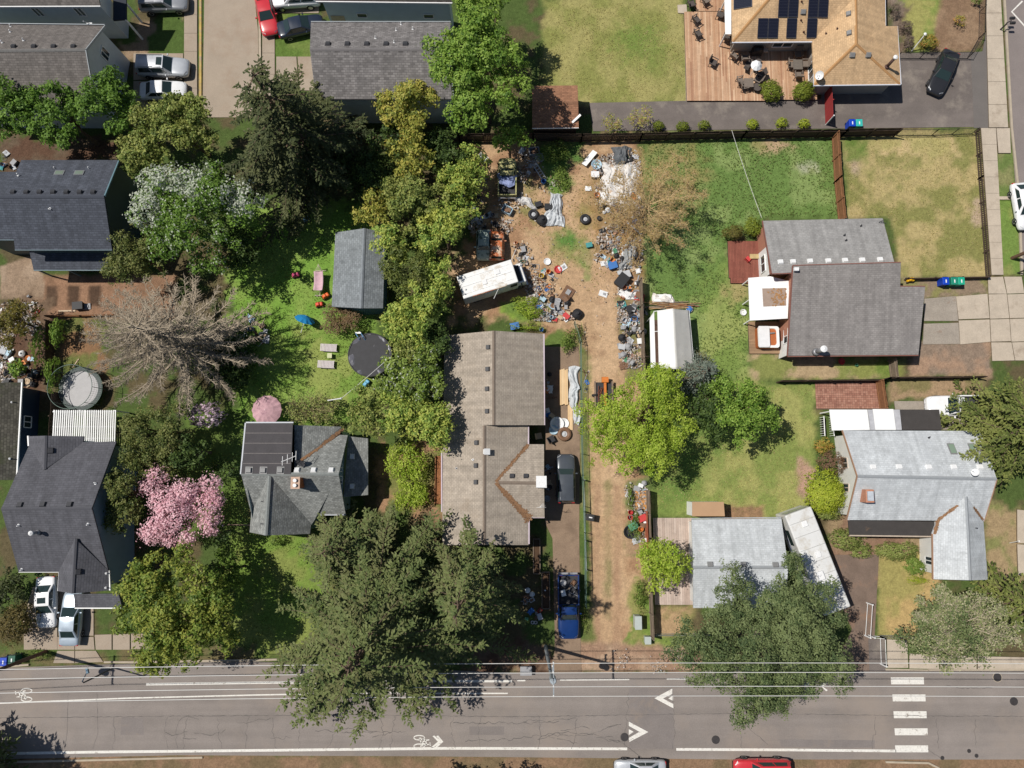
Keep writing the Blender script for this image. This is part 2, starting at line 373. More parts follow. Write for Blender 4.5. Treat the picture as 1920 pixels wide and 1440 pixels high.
region([(1180, 1090), (1230, 1090), (1230, 1215), (1172, 1215), (1182, 1160)], c3(S(116, 144, 52)), c3(S(150, 148, 78)), .48, .64, .3, .7)
region([(1172, 900), (1220, 900), (1222, 1040), (1176, 1040)], c3(S(120, 130, 74)), c3(S(172, 140, 104)), .45, .58, .3, .7)
for (x, y, r) in ((1113, 633, 7), (1106, 658, 8), (1128, 662, 7), (1128, 597, 9), (1130, 567, 8), (1040, 380, 16), (1050, 410, 10)):
    region(ell(x, y, r, r * .8), c3(S(150, 112, 82)), c3(S(162, 124, 92)), .4, .6, .35, .4, .6)
# weedy lot, dry lawn and the other yards on the right
region([(1205, 255), (1570, 250), (1590, 410), (1430, 412), (1365, 450), (1365, 530), (1400, 535), (1405, 720), (1215, 720)], LUSH, c3(S(136, 158, 84)), .42, .62, .5, .8)
region([(1380, 470), (1405, 540), (1408, 720), (1330, 720), (1310, 560), (1340, 500)], c3(S(126, 150, 64)), c3(S(154, 166, 84)), .42, .62, 1.4, 1.6)
region([(1210, 262), (1300, 268), (1330, 330), (1300, 400), (1215, 380)], c3(S(160, 140, 84)), c3(S(124, 136, 68)), .42, .62, 1.2, 1.6, .8)
region(ell(1448, 272, 40, 14), c3(S(188, 158, 120)), c3(S(150, 144, 84)), .5, .66, .5, 1.0)
region(ell(1515, 315, 22, 8), c3(S(190, 186, 160)), c3(S(150, 156, 100)), .5, .62, .4, .8, .7)
region(ell(1380, 545, 26, 30), c3(S(176, 156, 100)), c3(S(136, 144, 74)), .45, .62, .8, 1.2, .8)
region([(1580, 245), (1838, 240), (1856, 520), (1690, 522), (1670, 410), (1590, 408)], c3(S(142, 140, 72)), c3(S(186, 166, 106)), .36, .64, .3, .3)
region([(1640, 260), (1790, 256), (1800, 285), (1650, 292)], c3(S(204, 178, 122)), c3(S(178, 166, 98)), .42, .62, 1.0, 1.6)
region(ell(1602, 312, 11, 22), c3(S(188, 164, 134)), c3(S(178, 154, 122)), .4, .6, .4, .6)
region(ell(1832, 400, 10, 28), c3(S(196, 170, 140)), c3(S(178, 154, 122)), .4, .6, .4, .6)
region([(1583, 246), (1625, 246), (1622, 300), (1588, 300)], c3(S(104, 132, 48)), c3(S(128, 140, 66)), .5, .66, .5, .7)
region([(1020, 0), (1283, -20), (1290, 192), (1085, 196), (1020, 200)], c3(S(144, 146, 70)), c3(S(168, 160, 90)), .36, .66, .4, .4)
region(ell(1195, 90, 46, 46), c3(S(112, 140, 50)), c3(S(140, 146, 66)), .45, .62, 1.4, 1.6, .75)
region([(1405, 660), (1480, 668), (1680, 670), (1680, 712), (1410, 712)], c3(S(140, 146, 72)), c3(S(184, 158, 118)), .4, .54, .3, .5)
region([(1590, 672), (1690, 672), (1690, 706), (1590, 708)], c3(S(118, 140, 54)), c3(S(142, 148, 70)), .45, .6, .4, .5)
region([(1690, 520), (1850, 520), (1852, 552), (1735, 560), (1690, 545)], c3(S(150, 128, 104)), c3(S(146, 142, 80)), .46, .6, .2, .4)
region([(1718, 640), (1858, 640), (1862, 705), (1705, 706)], c3(S(150, 128, 108)), c3(S(174, 140, 112)), .42, .6, .3, .4)
region([(1225, 715), (1530, 715), (1530, 900), (1500, 970), (1225, 972)], c3(S(136, 150, 68)), c3(S(164, 164, 86)), .42, .62, .4, .6)
region([(1225, 715), (1400, 715), (1340, 860), (1290, 940), (1225, 972)], c3(S(110, 138, 56)), c3(S(134, 150, 68)), .42, .62, 1.2, 1.0)
region([(1358, 948), (1430, 948), (1430, 974), (1358, 974)], c3(S(176, 134, 96)), c3(S(150, 118, 84)), .45, .6, .2, .3)
region([(1670, 712), (1840, 705), (1840, 745), (1670, 750)], c3(S(172, 142, 106)), c3(S(140, 128, 80)), .44, .6, .3, .5)
region([(1495, 850), (1530, 880), (1530, 950), (1495, 920)], c3(S(190, 150, 126)), c3(S(170, 140, 110)), .44, .6, .3, .4)
region([(1550, 960), (1760, 960), (1760, 1100), (1560, 1100)], c3(S(150, 116, 92)), c3(S(160, 136, 100)), .44, .6, .3, .4)
region([(1645, 1030), (1760, 1040), (1760, 1200), (1645, 1200)], c3(S(168, 156, 84)), c3(S(196, 164, 100)), .42, .62, .3, .4)
region([(1840, 940), (1925, 960), (1925, 1100), (1850, 1100)], c3(S(172, 146, 104)), c3(S(140, 140, 78)), .45, .62, .4, .6)
region([(1226, 1135), (1300, 1135), (1300, 1195), (1226, 1195)], c3(S(186, 152, 108)), c3(S(146, 140, 78)), .48, .64, .3, .4)
region([(1226, 1193), (1330, 1193), (1330, 1224), (1226, 1224)], c3(S(128, 148, 60)), c3(S(168, 158, 96)), .5, .66, .3, .4)
region([(1595, 1190), (1634, 1190), (1634, 1245), (1595, 1245)], c3(S(190, 156, 88)), c3(S(150, 130, 88)), .5, .66, .3, .4)
region([(1080, 1205), (1320, 1215), (1320, 1262), (960, 1262), (960, 1235), (1080, 1230)], c3(S(184, 152, 122)), c3(S(168, 132, 104)), .4, .6, .3, .4)
region([(880, 1200), (1040, 1200), (1040, 1262), (880, 1262)], c3(S(120, 96, 76)), SOIL)
# front gardens top right
region([(1660, -20), (1775, -20), (1770, 70), (1740, 95), (1700, 95)], c3(S(132, 150, 62)), c3(S(164, 160, 82)), .45, .62, .3, .5)
region([(1768, -20), (1850, -20), (1850, 60), (1825, 97), (1745, 97)], c3(S(142, 112, 84)), c3(S(156, 126, 96)), .4, .6, .3, .3)
region([(1656, -20), (1690, -20), (1700, 95), (1688, 97)], c3(S(140, 122, 104)), c3(S(120, 100, 84)))
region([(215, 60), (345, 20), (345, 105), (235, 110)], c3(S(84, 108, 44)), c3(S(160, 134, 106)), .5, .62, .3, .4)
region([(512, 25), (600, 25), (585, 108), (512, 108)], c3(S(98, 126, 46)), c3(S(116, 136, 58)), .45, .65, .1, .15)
region([(1866, 285), (1898, 285), (1908, 372), (1870, 372)], c3(S(112, 132, 62)), c3(S(140, 140, 84)), .45, .62, .2, .2); region([(1868, 374), (1908, 374), (1915, 515), (1880, 515)], c3(S(118, 146, 58)), c3(S(140, 150, 72)), .5, .66, .2, .2)
# verge south of the road
region([(-60, 1412), (1990, 1412), (1990, 1500), (-60, 1500)], c3(S(150, 118, 88)), c3(S(128, 108, 76)), .42, .6, .3, .6)
region([(0, 1208), (480, 1208), (480, 1248), (0, 1248)], c3(S(120, 108, 70)), c3(S(92, 110, 50)), .45, .6, .3, .5)
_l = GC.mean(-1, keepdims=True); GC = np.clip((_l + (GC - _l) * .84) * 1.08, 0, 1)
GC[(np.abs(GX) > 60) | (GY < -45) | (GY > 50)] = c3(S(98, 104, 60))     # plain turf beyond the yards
GZ = (GN2 - .5) * .05
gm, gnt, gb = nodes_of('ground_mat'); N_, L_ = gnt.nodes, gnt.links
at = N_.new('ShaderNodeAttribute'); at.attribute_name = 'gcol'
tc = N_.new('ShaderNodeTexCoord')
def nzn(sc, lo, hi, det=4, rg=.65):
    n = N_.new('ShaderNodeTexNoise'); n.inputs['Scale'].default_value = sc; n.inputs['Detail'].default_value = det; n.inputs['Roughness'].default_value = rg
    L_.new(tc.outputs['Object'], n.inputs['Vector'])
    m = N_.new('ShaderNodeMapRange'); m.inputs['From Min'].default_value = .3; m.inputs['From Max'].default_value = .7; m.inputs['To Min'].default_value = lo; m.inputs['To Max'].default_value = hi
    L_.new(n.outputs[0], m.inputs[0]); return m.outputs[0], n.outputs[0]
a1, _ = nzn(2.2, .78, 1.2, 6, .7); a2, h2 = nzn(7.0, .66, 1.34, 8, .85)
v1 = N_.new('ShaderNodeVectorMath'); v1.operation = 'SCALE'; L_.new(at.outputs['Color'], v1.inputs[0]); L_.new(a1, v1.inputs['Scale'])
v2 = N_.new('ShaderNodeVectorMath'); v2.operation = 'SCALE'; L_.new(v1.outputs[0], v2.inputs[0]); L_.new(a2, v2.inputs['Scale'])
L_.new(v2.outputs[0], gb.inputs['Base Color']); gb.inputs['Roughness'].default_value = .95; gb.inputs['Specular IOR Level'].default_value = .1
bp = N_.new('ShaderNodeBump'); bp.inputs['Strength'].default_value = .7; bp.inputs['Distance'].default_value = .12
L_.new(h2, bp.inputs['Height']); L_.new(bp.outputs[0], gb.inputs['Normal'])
ny, nx = GX.shape
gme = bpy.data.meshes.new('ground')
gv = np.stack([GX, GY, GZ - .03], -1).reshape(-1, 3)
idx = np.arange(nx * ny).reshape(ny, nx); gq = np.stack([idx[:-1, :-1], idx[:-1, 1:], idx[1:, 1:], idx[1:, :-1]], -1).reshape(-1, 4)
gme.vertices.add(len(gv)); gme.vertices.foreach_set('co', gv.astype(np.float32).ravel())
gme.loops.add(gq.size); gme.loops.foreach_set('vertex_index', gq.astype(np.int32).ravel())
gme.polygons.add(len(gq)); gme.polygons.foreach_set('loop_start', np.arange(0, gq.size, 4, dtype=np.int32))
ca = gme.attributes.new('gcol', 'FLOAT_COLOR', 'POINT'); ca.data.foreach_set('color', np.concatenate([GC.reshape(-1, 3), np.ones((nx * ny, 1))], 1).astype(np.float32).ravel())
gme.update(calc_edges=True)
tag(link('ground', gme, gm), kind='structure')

# ------------------------------------------------------------------ hard surfaces
def sheet(name, pts, z, m, thick=.0, world_pts=False):
    mb = MB(); q = pts if world_pts else W(pts)
    mb.prism([(p.x, p.y) for p in q], min(-.3, z - .3), z); return structure(name, mb, m)
ASPH = mat('road_asphalt', S(144, 135, 129), .85, .10, .35, .12, 14, bump=.25, bscale=40, stain=S(158, 145, 134), sscale=.12, slo=.5, shi=.75, streak=(.04, .8, 1))
ASPH2 = mat('drive_asphalt', S(120, 111, 106), .85, .14, .5, .12, 14, bump=.25, bscale=40, stain=S(148, 138, 128), sscale=.35, slo=.53, shi=.7, streak=(.08, .5, 1))
CONC = mat('concrete', S(196, 182, 164), .85, .1, .8, .08, 12, bump=.1, stain=S(158, 142, 124), sscale=.5, slo=.55, shi=.75)
CONC2 = mat('alley_concrete', S(172, 157, 140), .85, .08, .5, .08, 12, bump=.1, stain=S(160, 138, 118), sscale=.3, slo=.5, shi=.75)
CONC3 = mat('old_concrete', S(164, 154, 142), .85, .14, .8, .12, 10, bump=.15, stain=S(140, 112, 92), sscale=.7, slo=.58, shi=.72)
LINE = mat('road_paint', S(234, 230, 222), .7, .1, 5.0, .12, 22, stain=S(166, 156, 146), sscale=2.6, slo=.56, shi=.66)
KERB = mat('kerb_concrete', S(186, 172, 152), .85, .12, 1.5)
YELK = mat('kerb_yellow', S(196, 168, 96), .85, .2, 1.5, stain=S(176, 156, 130), sscale=1.0, slo=.45, shi=.6)
road = sheet('road', [(-300, 1262), (250, 1244), (480, 1240), (960, 1262), (1040, 1262), (1300, 1262), (1440, 1240), (1700, 1256), (1900, 1258), (2300, 1258), (2300, 1420), (1900, 1424), (1380, 1424), (800, 1418), (330, 1416), (-300, 1430)], .008, ASPH)
def paint_strip(parent, pts, w, name='lane_line', z=.012):   # a painted line as a thin sheet along photo points
    q = W(pts); mb = MB(); n = len(q); L = []; Rr = []
    for i, p in enumerate(q):
        d = (q[min(i + 1, n - 1)] - q[max(i - 1, 0)]).normalized(); s = Vector((-d.y, d.x, 0)) * w / 2
        L.append(p + s); Rr.append(p - s)
    vs = [(p.x, p.y, z) for p in L] + [(p.x, p.y, z) for p in Rr]
    mb.add(vs, [(n + i, n + i + 1, i + 1, i) for i in range(n - 1)])
    return mb.build(name, LINE, parent, True)
def paint_poly(parent, pts, name, z=.012):
    mb = MB(); q = W(pts); mb.add([(p.x, p.y, z) for p in q], [tuple(range(len(q)))]); return mb.build(name, LINE, parent, True)
for pts, w in (([(-200, 1335), (0, 1318.5), (240, 1309), (480, 1303), (700, 1299), (845, 1300), (952, 1300)], .11), ([(274, 1283), (480, 1280), (780, 1277), (900, 1277), (960, 1277)], .2),
               ([(1250, 1273), (1290, 1273)], .12), ([(-200, 1420), (0, 1413), (180, 1410), (480, 1407), (840, 1403), (1176, 1404)], .22), ([(1268, 1405), (1480, 1406), (1680, 1408)], .22), ([(970, 1276), (985, 1276)], .12), ([(1050, 1275), (1180, 1274)], .1)):
    paint_strip(road, pts, w)
PATCH = mat('road_patch', S(134, 126, 122), .85, .1, .5, .12, 14, bump=.2, bscale=40, stain=S(150, 136, 124), sscale=.3)
for q in ([(1179, 1290), (1262, 1290), (1264, 1404), (1180, 1404)], [(228, 1344), (268, 1346), (270, 1378), (226, 1378)], [(1462, 1386), (1640, 1388), (1640, 1402), (1464, 1400)], [(880, 1362), (945, 1362), (945, 1378), (880, 1378)]):
    mb = MB(); mb.add([(p.x, p.y, .0105) for p in W(q)], [(3, 2, 1, 0)]); mb.build('asphalt_patch', PATCH, road, True)
for i, (x0, y0) in enumerate(((1670, 1270), (1673, 1302), (1675, 1333.5), (1677, 1365.5), (1678, 1397.5))):
    paint_poly(road, [(x0, y0), (x0 + 62, y0), (x0 + 62.5, y0 + 13), (x0 + 1, y0 + 13)], 'crosswalk_bar')
paint_poly(road, [(1227, 1309), (1260.5, 1291), (1260.5, 1301), (1243, 1309.5), (1262.5, 1320), (1262.5, 1328)], 'chevron_mark'); paint_poly(road, [(1253, 1309.5), (1262, 1304), (1262, 1314)], 'chevron_mark')
paint_poly(road, [(1215.5, 1372.5), (1179, 1353), (1179, 1361), (1199, 1372), (1179, 1383.5), (1180, 1391)], 'chevron_mark'); paint_poly(road, [(1188, 1372), (1179, 1367), (1179, 1378)], 'chevron_mark')
def bike_mark(cx, cy, s, flip):                        # painted bicycle, wheels one above the other as laid along the lane
    mb = MB(); q = lambda x, y: P(cx + x * s, cy + y * s * (1 if not flip else -1))
    def ln(pts, w=.09):
        for a, b in zip(pts, pts[1:]):
            a, b = q(*a), q(*b); d = (b - a); d = d.normalized(); n = Vector((-d.y, d.x, 0)) * w / 2
            mb.add([(p.x, p.y, .013) for p in (a - n, b - n, b + n, a + n)], [(0, 1, 2, 3)])
    for oy in (-8, 8): ln([(10 * math.cos(t * math.pi / 8) + 2, oy + 4.2 * math.sin(t * math.pi / 8)) for t in range(17)])
    ln([(2, -8), (14, -3), (16, 5), (4, 8)]); ln([(14, -3), (6, 2), (16, 5)]); ln([(6, 2), (2, -8)]); ln([(16, 5), (23, 4)]); ln([(22, 1), (23, 7)]); ln([(14, -3), (21, -4)])
    return mb.build('bicycle_mark', LINE, road, True)
bike_mark(784, 1391, 1.0, False); bike_mark(52, 1303, -1.0, False)
for k in (0, 7): paint_poly(road, [(811 + k, 1380), (814.5 + k, 1379), (827 + k * .6, 1390.5), (812 + k, 1402), (808 + k, 1401.5), (821 + k * .6, 1390.5)], 'sharrow_chevron', .012 + k * .0002)
for a in ((1507, 1285), (1538, 1285)): paint_poly(road, [(a[0], a[1]), (a[0] + 10, a[1] - 6), (a[0] + 12, a[1] - 3), (a[0] + 4, a[1] + 2), (a[0] + 14, a[1] + 9), (a[0] + 11, a[1] + 11)], 'arrow_mark')
TAR = mat('crack_sealer', (.1, .092, .087, 1), .9)
def crack(pts, w=.035, jit=.0, seed=0, parent=road, z=.0125):
    rng = random.Random(seed); out = []
    for a, b in zip(pts, pts[1:]):
        n = max(2, int(math.hypot(b[0] - a[0], b[1] - a[1]) / 5))
        for i in range(n): t = i / n; out.append((a[0] + (b[0] - a[0]) * t + rng.uniform(-jit, jit), a[1] + (b[1] - a[1]) * t + rng.uniform(-jit, jit)))
    out.append(pts[-1]); q = W(out); mb = MB(); n = len(q); vs = []
    for i, p in enumerate(q):
        d = (q[min(i + 1, n - 1)] - q[max(i - 1, 0)]).normalized(); s = Vector((-d.y, d.x, 0)) * w * rng.uniform(.1, .6)
        vs += [(p.x + s.x, p.y + s.y, z), (p.x - s.x, p.y - s.y, z)]
    mb.add(vs, [(2 * i, 2 * i + 1, 2 * i + 3, 2 * i + 2) for i in range(n - 1)])
    return mb.build('crack', TAR, parent, True)
crack([(0, 1346), (300, 1343), (640, 1340), (960, 1344), (1400, 1337), (1700, 1342), (1920, 1343)], .05, .8, 1)
rc = random.Random(7)
for x in (128, 182, 214, 315, 335, 352, 410, 466, 510, 562, 622, 714, 740, 848, 900, 1012, 1080, 1178, 1262, 1390, 1640, 1755, 1830):
    crack([(x, 1300 if x in (128, 182, 1178, 1262) else 1345), (x + rc.uniform(-6, 6), 1375), (x + rc.uniform(-10, 10), 1404)], .035, 2.6 if x not in (128, 182) else .5, x)
for k in range(20):
    x = rc.choice([rc.uniform(300, 720), rc.uniform(850, 1180)]); y = rc.uniform(1350, 1395); pts = [(x, y)]
    for j in range(rc.randint(2, 5)): x += rc.uniform(6, 22); y += rc.uniform(-6, 6); pts.append((x, y))
    crack(pts, .045, 1.6, 100 + k)
crack([(850, 1354), (1000, 1356), (1080, 1346)], .06, 2.2, 301); crack([(870, 1390), (960, 1386), (1060, 1372), (1150, 1382)], .05, 2.5, 302); crack([(1160, 1388), (1205, 1422)], .05, .8, 303); crack([(1400, 1362), (1440, 1396)], .04, 1, 304); crack([(1775, 1285), (1800, 1290), (1860, 1290)], .05, 1, 305); crack([(1740, 1404), (1765, 1424)], .04, 1, 306); crack([(640, 1374), (760, 1372)], .05, 2, 307)
IRON = mat('cast_iron', (.055, .05, .05, 1), .6, .2, 8, metal=.3)
for i, (x, y, r, lab) in enumerate(((1171, 1382, .36, 'iron manhole cover beside the right pointing road chevron'), (1342, 1387, .36, 'iron manhole cover between the chevron and the crosswalk'), (1901, 1315, .36, 'iron manhole cover east of the crosswalk, mid lane'), (1870, 1270, .42, 'worn manhole cover under the sparse grey tree'), (1767, 1421, .17, 'small iron valve cover nearest the crosswalk'), (1817, 1408, .17, 'small iron valve cover of a pair east of the crosswalk, nearer the manhole'), (1831, 1417, .17, 'small iron valve cover of a pair east of the crosswalk, nearer the kerb'))):
    t = thing('manhole_cover', lab, 'manhole', P(x, y, .008), group='round iron covers in the road')
    mb = MB(); mb.lathe((0, 0, 0), [(r, -.05), (r, .012), (r * .9, .012)], 20); mb.build('frame', KERB if r > .4 else IRON, t)
    mb = MB(); mb.lathe((0, 0, 0), [(r * .88, -.05), (r * .88, .016), (r * .84, .02)], 20)
    for k in range(-3, 4): mb.box((0, k * r * .22, .022), (r * 1.3, r * .08, .008))
    mb.build('lid', IRON, t)
# kerbs
def kerb(pts, w=.16, m=KERB, name='kerb', z=.13):
    q = W(pts); mb = MB()
    for a, b in zip(q, q[1:]): mb.bar((a.x, a.y, z / 2 - .1), (b.x, b.y, z / 2 - .1), w, z + .2)
    return structure(name, mb, m)
kerb([(-200, 1256), (0, 1250), (55, 1246)]); kerb([(196, 1241), (250, 1241), (480, 1237), (520, 1236)])
kerb([(1740, 1256), (1990, 1255)]); kerb([(1660, 1255), (1740, 1257)], z=.05)
kerb([(-200, 1434), (330, 1421), (380, 1420)], z=.08); kerb([(1660, 1428), (1740, 1430), (1760, 1440), (1775, 1460)])
# side street on the right, its pavement slabs and kerb
side = sheet('side_street', [(1881, -120), (1960, -120), (2150, 720), (1985, 720), (1918, 500), (1905, 360), (1892, 180)], .006, mat('side_asphalt', S(140, 130, 126), .85, .1, .4, .1, 14, bump=.2, bscale=40))
mb = MB()
paint_strip(side, [(1917, 2), (1897, 22), (1922, 50)], .16, 'turn_mark')
def slab_row(parent_name, quads, z, m, gap=.012):
    """each slab of a pavement is a piece of its own under the pavement's bed"""
    bed = MB()
    for q in quads:
        w = W(q); bed.prism([(p.x, p.y) for p in w], -.3, z - .035)
    base = structure(parent_name, bed, mat('joint_dirt', S(110, 96, 80), .95, .2))
    rng = random.Random(len(quads))
    for q in quads:
        w = W(q); c = sum(w, Vector()) / len(w); mb = MB()
        mb.prism([((p.x - c.x) * (1 - gap / 1.0) + c.x, (p.y - c.y) * (1 - gap) + c.y) for p in w], -.05, z + rng.uniform(-.004, .006))
        mb.build('slab', m, base, True)
    return base
def lerp(a, b, t): return (a[0] + (b[0] - a[0]) * t, a[1] + (b[1] - a[1]) * t)
def strip_quads(L0, L1, R0, R1, n):
    return [[lerp(L0, L1, i / n), lerp(R0, R1, i / n), lerp(R0, R1, (i + 1) / n), lerp(L0, L1, (i + 1) / n)] for i in range(n)]
qs = strip_quads((1846, -60), (1853, 240), (1872, -60), (1889, 240), 7) + strip_quads((1838, 241), (1858, 516), (1866, 241), (1880, 516), 9)
slab_row('pavement', qs, .12, CONC)
kerb([(1879, -60), (1896, 240), (1910, 372), (1915, 516)], .2, KERB, z=.12)
slab_row('pavement', strip_quads((1867, 241), (1871, 288), (1892, 241), (1894, 288), 1) + strip_quads((1871, 369), (1872, 375), (1904, 369), (1905, 375), 1), .115, CONC)
# driveway slabs of the grey house: old pair, newer pair, apron
slab_row('driveway', [[(1733, 560), (1792, 555), (1797, 602), (1732, 602)], [(1732, 607), (1797, 605), (1800, 645), (1730, 646)]], .02, CONC3, .01)
slab_row('driveway', [[(1792, 556), (1851, 551), (1855, 597), (1797, 599)], [(1797, 601), (1855, 599), (1857, 641), (1800, 646)], [(1852, 520), (1880, 519), (1887, 551), (1853, 551)], [(1853, 552), (1887, 551), (1892, 597), (1856, 598)], [(1856, 599), (1892, 598), (1895, 640), (1858, 641)], [(1882, 519), (1915, 519), (1920, 550), (1888, 551)],
    [(1888, 552), (1920, 551), (1926, 596), (1893, 597)], [(1893, 598), (1926, 597), (1932, 640), (1896, 641)], [(1858, 642), (1896, 642), (1902, 676), (1860, 677)], [(1897, 642), (1932, 641), (1940, 676), (1903, 676)]], .05, CONC, .008)
sheet('driveway', [(1105, 193), (1290, 189), (1540, 186), (1540, 165), (1690, 160), (1688, 100), (1842, 97), (1849, 60), (1853, 240), (1838, 238), (1112, 246)], .012, ASPH2)
sheet('driveway', [(1820, 100), (1844, 96), (1850, 62), (1853, 240), (1826, 240)], .02, mat('fresh_asphalt', S(116, 110, 106), .85, .06, .5, .08, 14))
sheet('driveway', [(1022, 650), (1085, 650), (1088, 740), (1086, 1000), (1089, 1225), (1090, 1262), (1030, 1262), (1040, 1220), (1040, 1180), (1036, 1010), (1022, 980)], .01, mat('cracked_drive', S(148, 126, 106), .9, .14, .6, .12, 10, stain=S(120, 100, 84), sscale=.4, slo=.5, shi=.7))
sheet('driveway', [(1565, 1040), (1648, 1040), (1640, 1190), (1634, 1255), (1652, 1258), (1560, 1258), (1598, 1180), (1570, 1120)], .012, mat('gravel_drive', S(128, 110, 98), .95, .2, .8, .2, 18, bump=.4, bscale=30, stain=S(146, 112, 88), sscale=.4, slo=.52, shi=.7))
sheet('driveway', [(1628, 1198), (1660, 1198), (1661, 1258), (1630, 1258)], .02, ASPH2)
slab_row('pavement', [[(1662, 1198), (1700, 1200), (1702, 1252), (1663, 1252)], [(1704, 1225), (1760, 1228), (1760, 1254), (1704, 1253)], [(1762, 1228), (1830, 1230), (1830, 1254), (1762, 1254)], [(1832, 1230), (1925, 1232), (1925, 1254), (1832, 1254)]], .1, CONC)
slab_row('pavement', [[(1906, 955), (1932, 958), (1940, 1020), (1906, 1018)], [(1906, 1020), (1940, 1022), (1944, 1080), (1908, 1078)]], .1, CONC)
slab_row('driveway', [[(1676, 752), (1735, 752), (1737, 768), (1678, 768)], [(1737, 752), (1830, 752), (1835, 806), (1766, 806), (1762, 768), (1738, 768)]], .03, CONC3)
# left: drive in front of the dark grey house, and the walk beside the road
slab_row('driveway', [[(62, 1100), (108, 1100), (110, 1175), (40, 1175)], [(108, 1100), (176, 1142), (176, 1192), (110, 1192)], [(45, 1177), (108, 1177), (108, 1218), (45, 1218)], [(108, 1194), (140, 1194), (140, 1218), (108, 1218)], [(141, 1194), (176, 1194), (178, 1218), (141, 1218)], [(108, 1220), (140, 1220), (140, 1243), (100, 1243)], [(141, 1220), (180, 1220), (194, 1241), (141, 1243)]], .04, CONC2, .008)
slab_row('pavement', [[(178, 1190), (210, 1189), (210, 1218), (180, 1218)], [(212, 1189), (244, 1188), (244, 1218), (212, 1218)], [(246, 1188), (290, 1187), (290, 1217), (246, 1217)]], .06, CONC2)
# alley at the top left: lane, gutter line, pavement slabs
sheet('alley', [(384, -80), (470, -80), (484, 60), (486, 220), (380, 220)], .01, CONC2)
slab_row('pavement', strip_quads((346, -40), (345, 200), (370, -40), (370, 200), 7), .06, CONC2)
kerb([(376, -60), (376, 220)], .22, YELK, z=.07); kerb([(486, -60), (489, 220)], .22, KERB, z=.08)
slab_row('pavement', strip_quads((492, 20), (492, 220), (515, 20), (516, 220), 5), .06, CONC2)
slab_row('driveway', [[(518, -30), (600, -30), (598, 25), (516, 25)], [(518, 106), (556, 106), (560, 170), (518, 170)], [(558, 106), (586, 106), (590, 170), (562, 170)]], .03, CONC2)
slab_row('driveway', [[(250, 100), (344, 100), (344, 150), (250, 150)], [(250, 152), (344, 152), (344, 205), (250, 205)], [(262, -40), (344, -40), (344, 22), (262, 22)]], .03, CONC2)
sheet('bike_pad', [(1270, 10), (1287, 9), (1288, 26), (1271, 25)], .08, CONC)
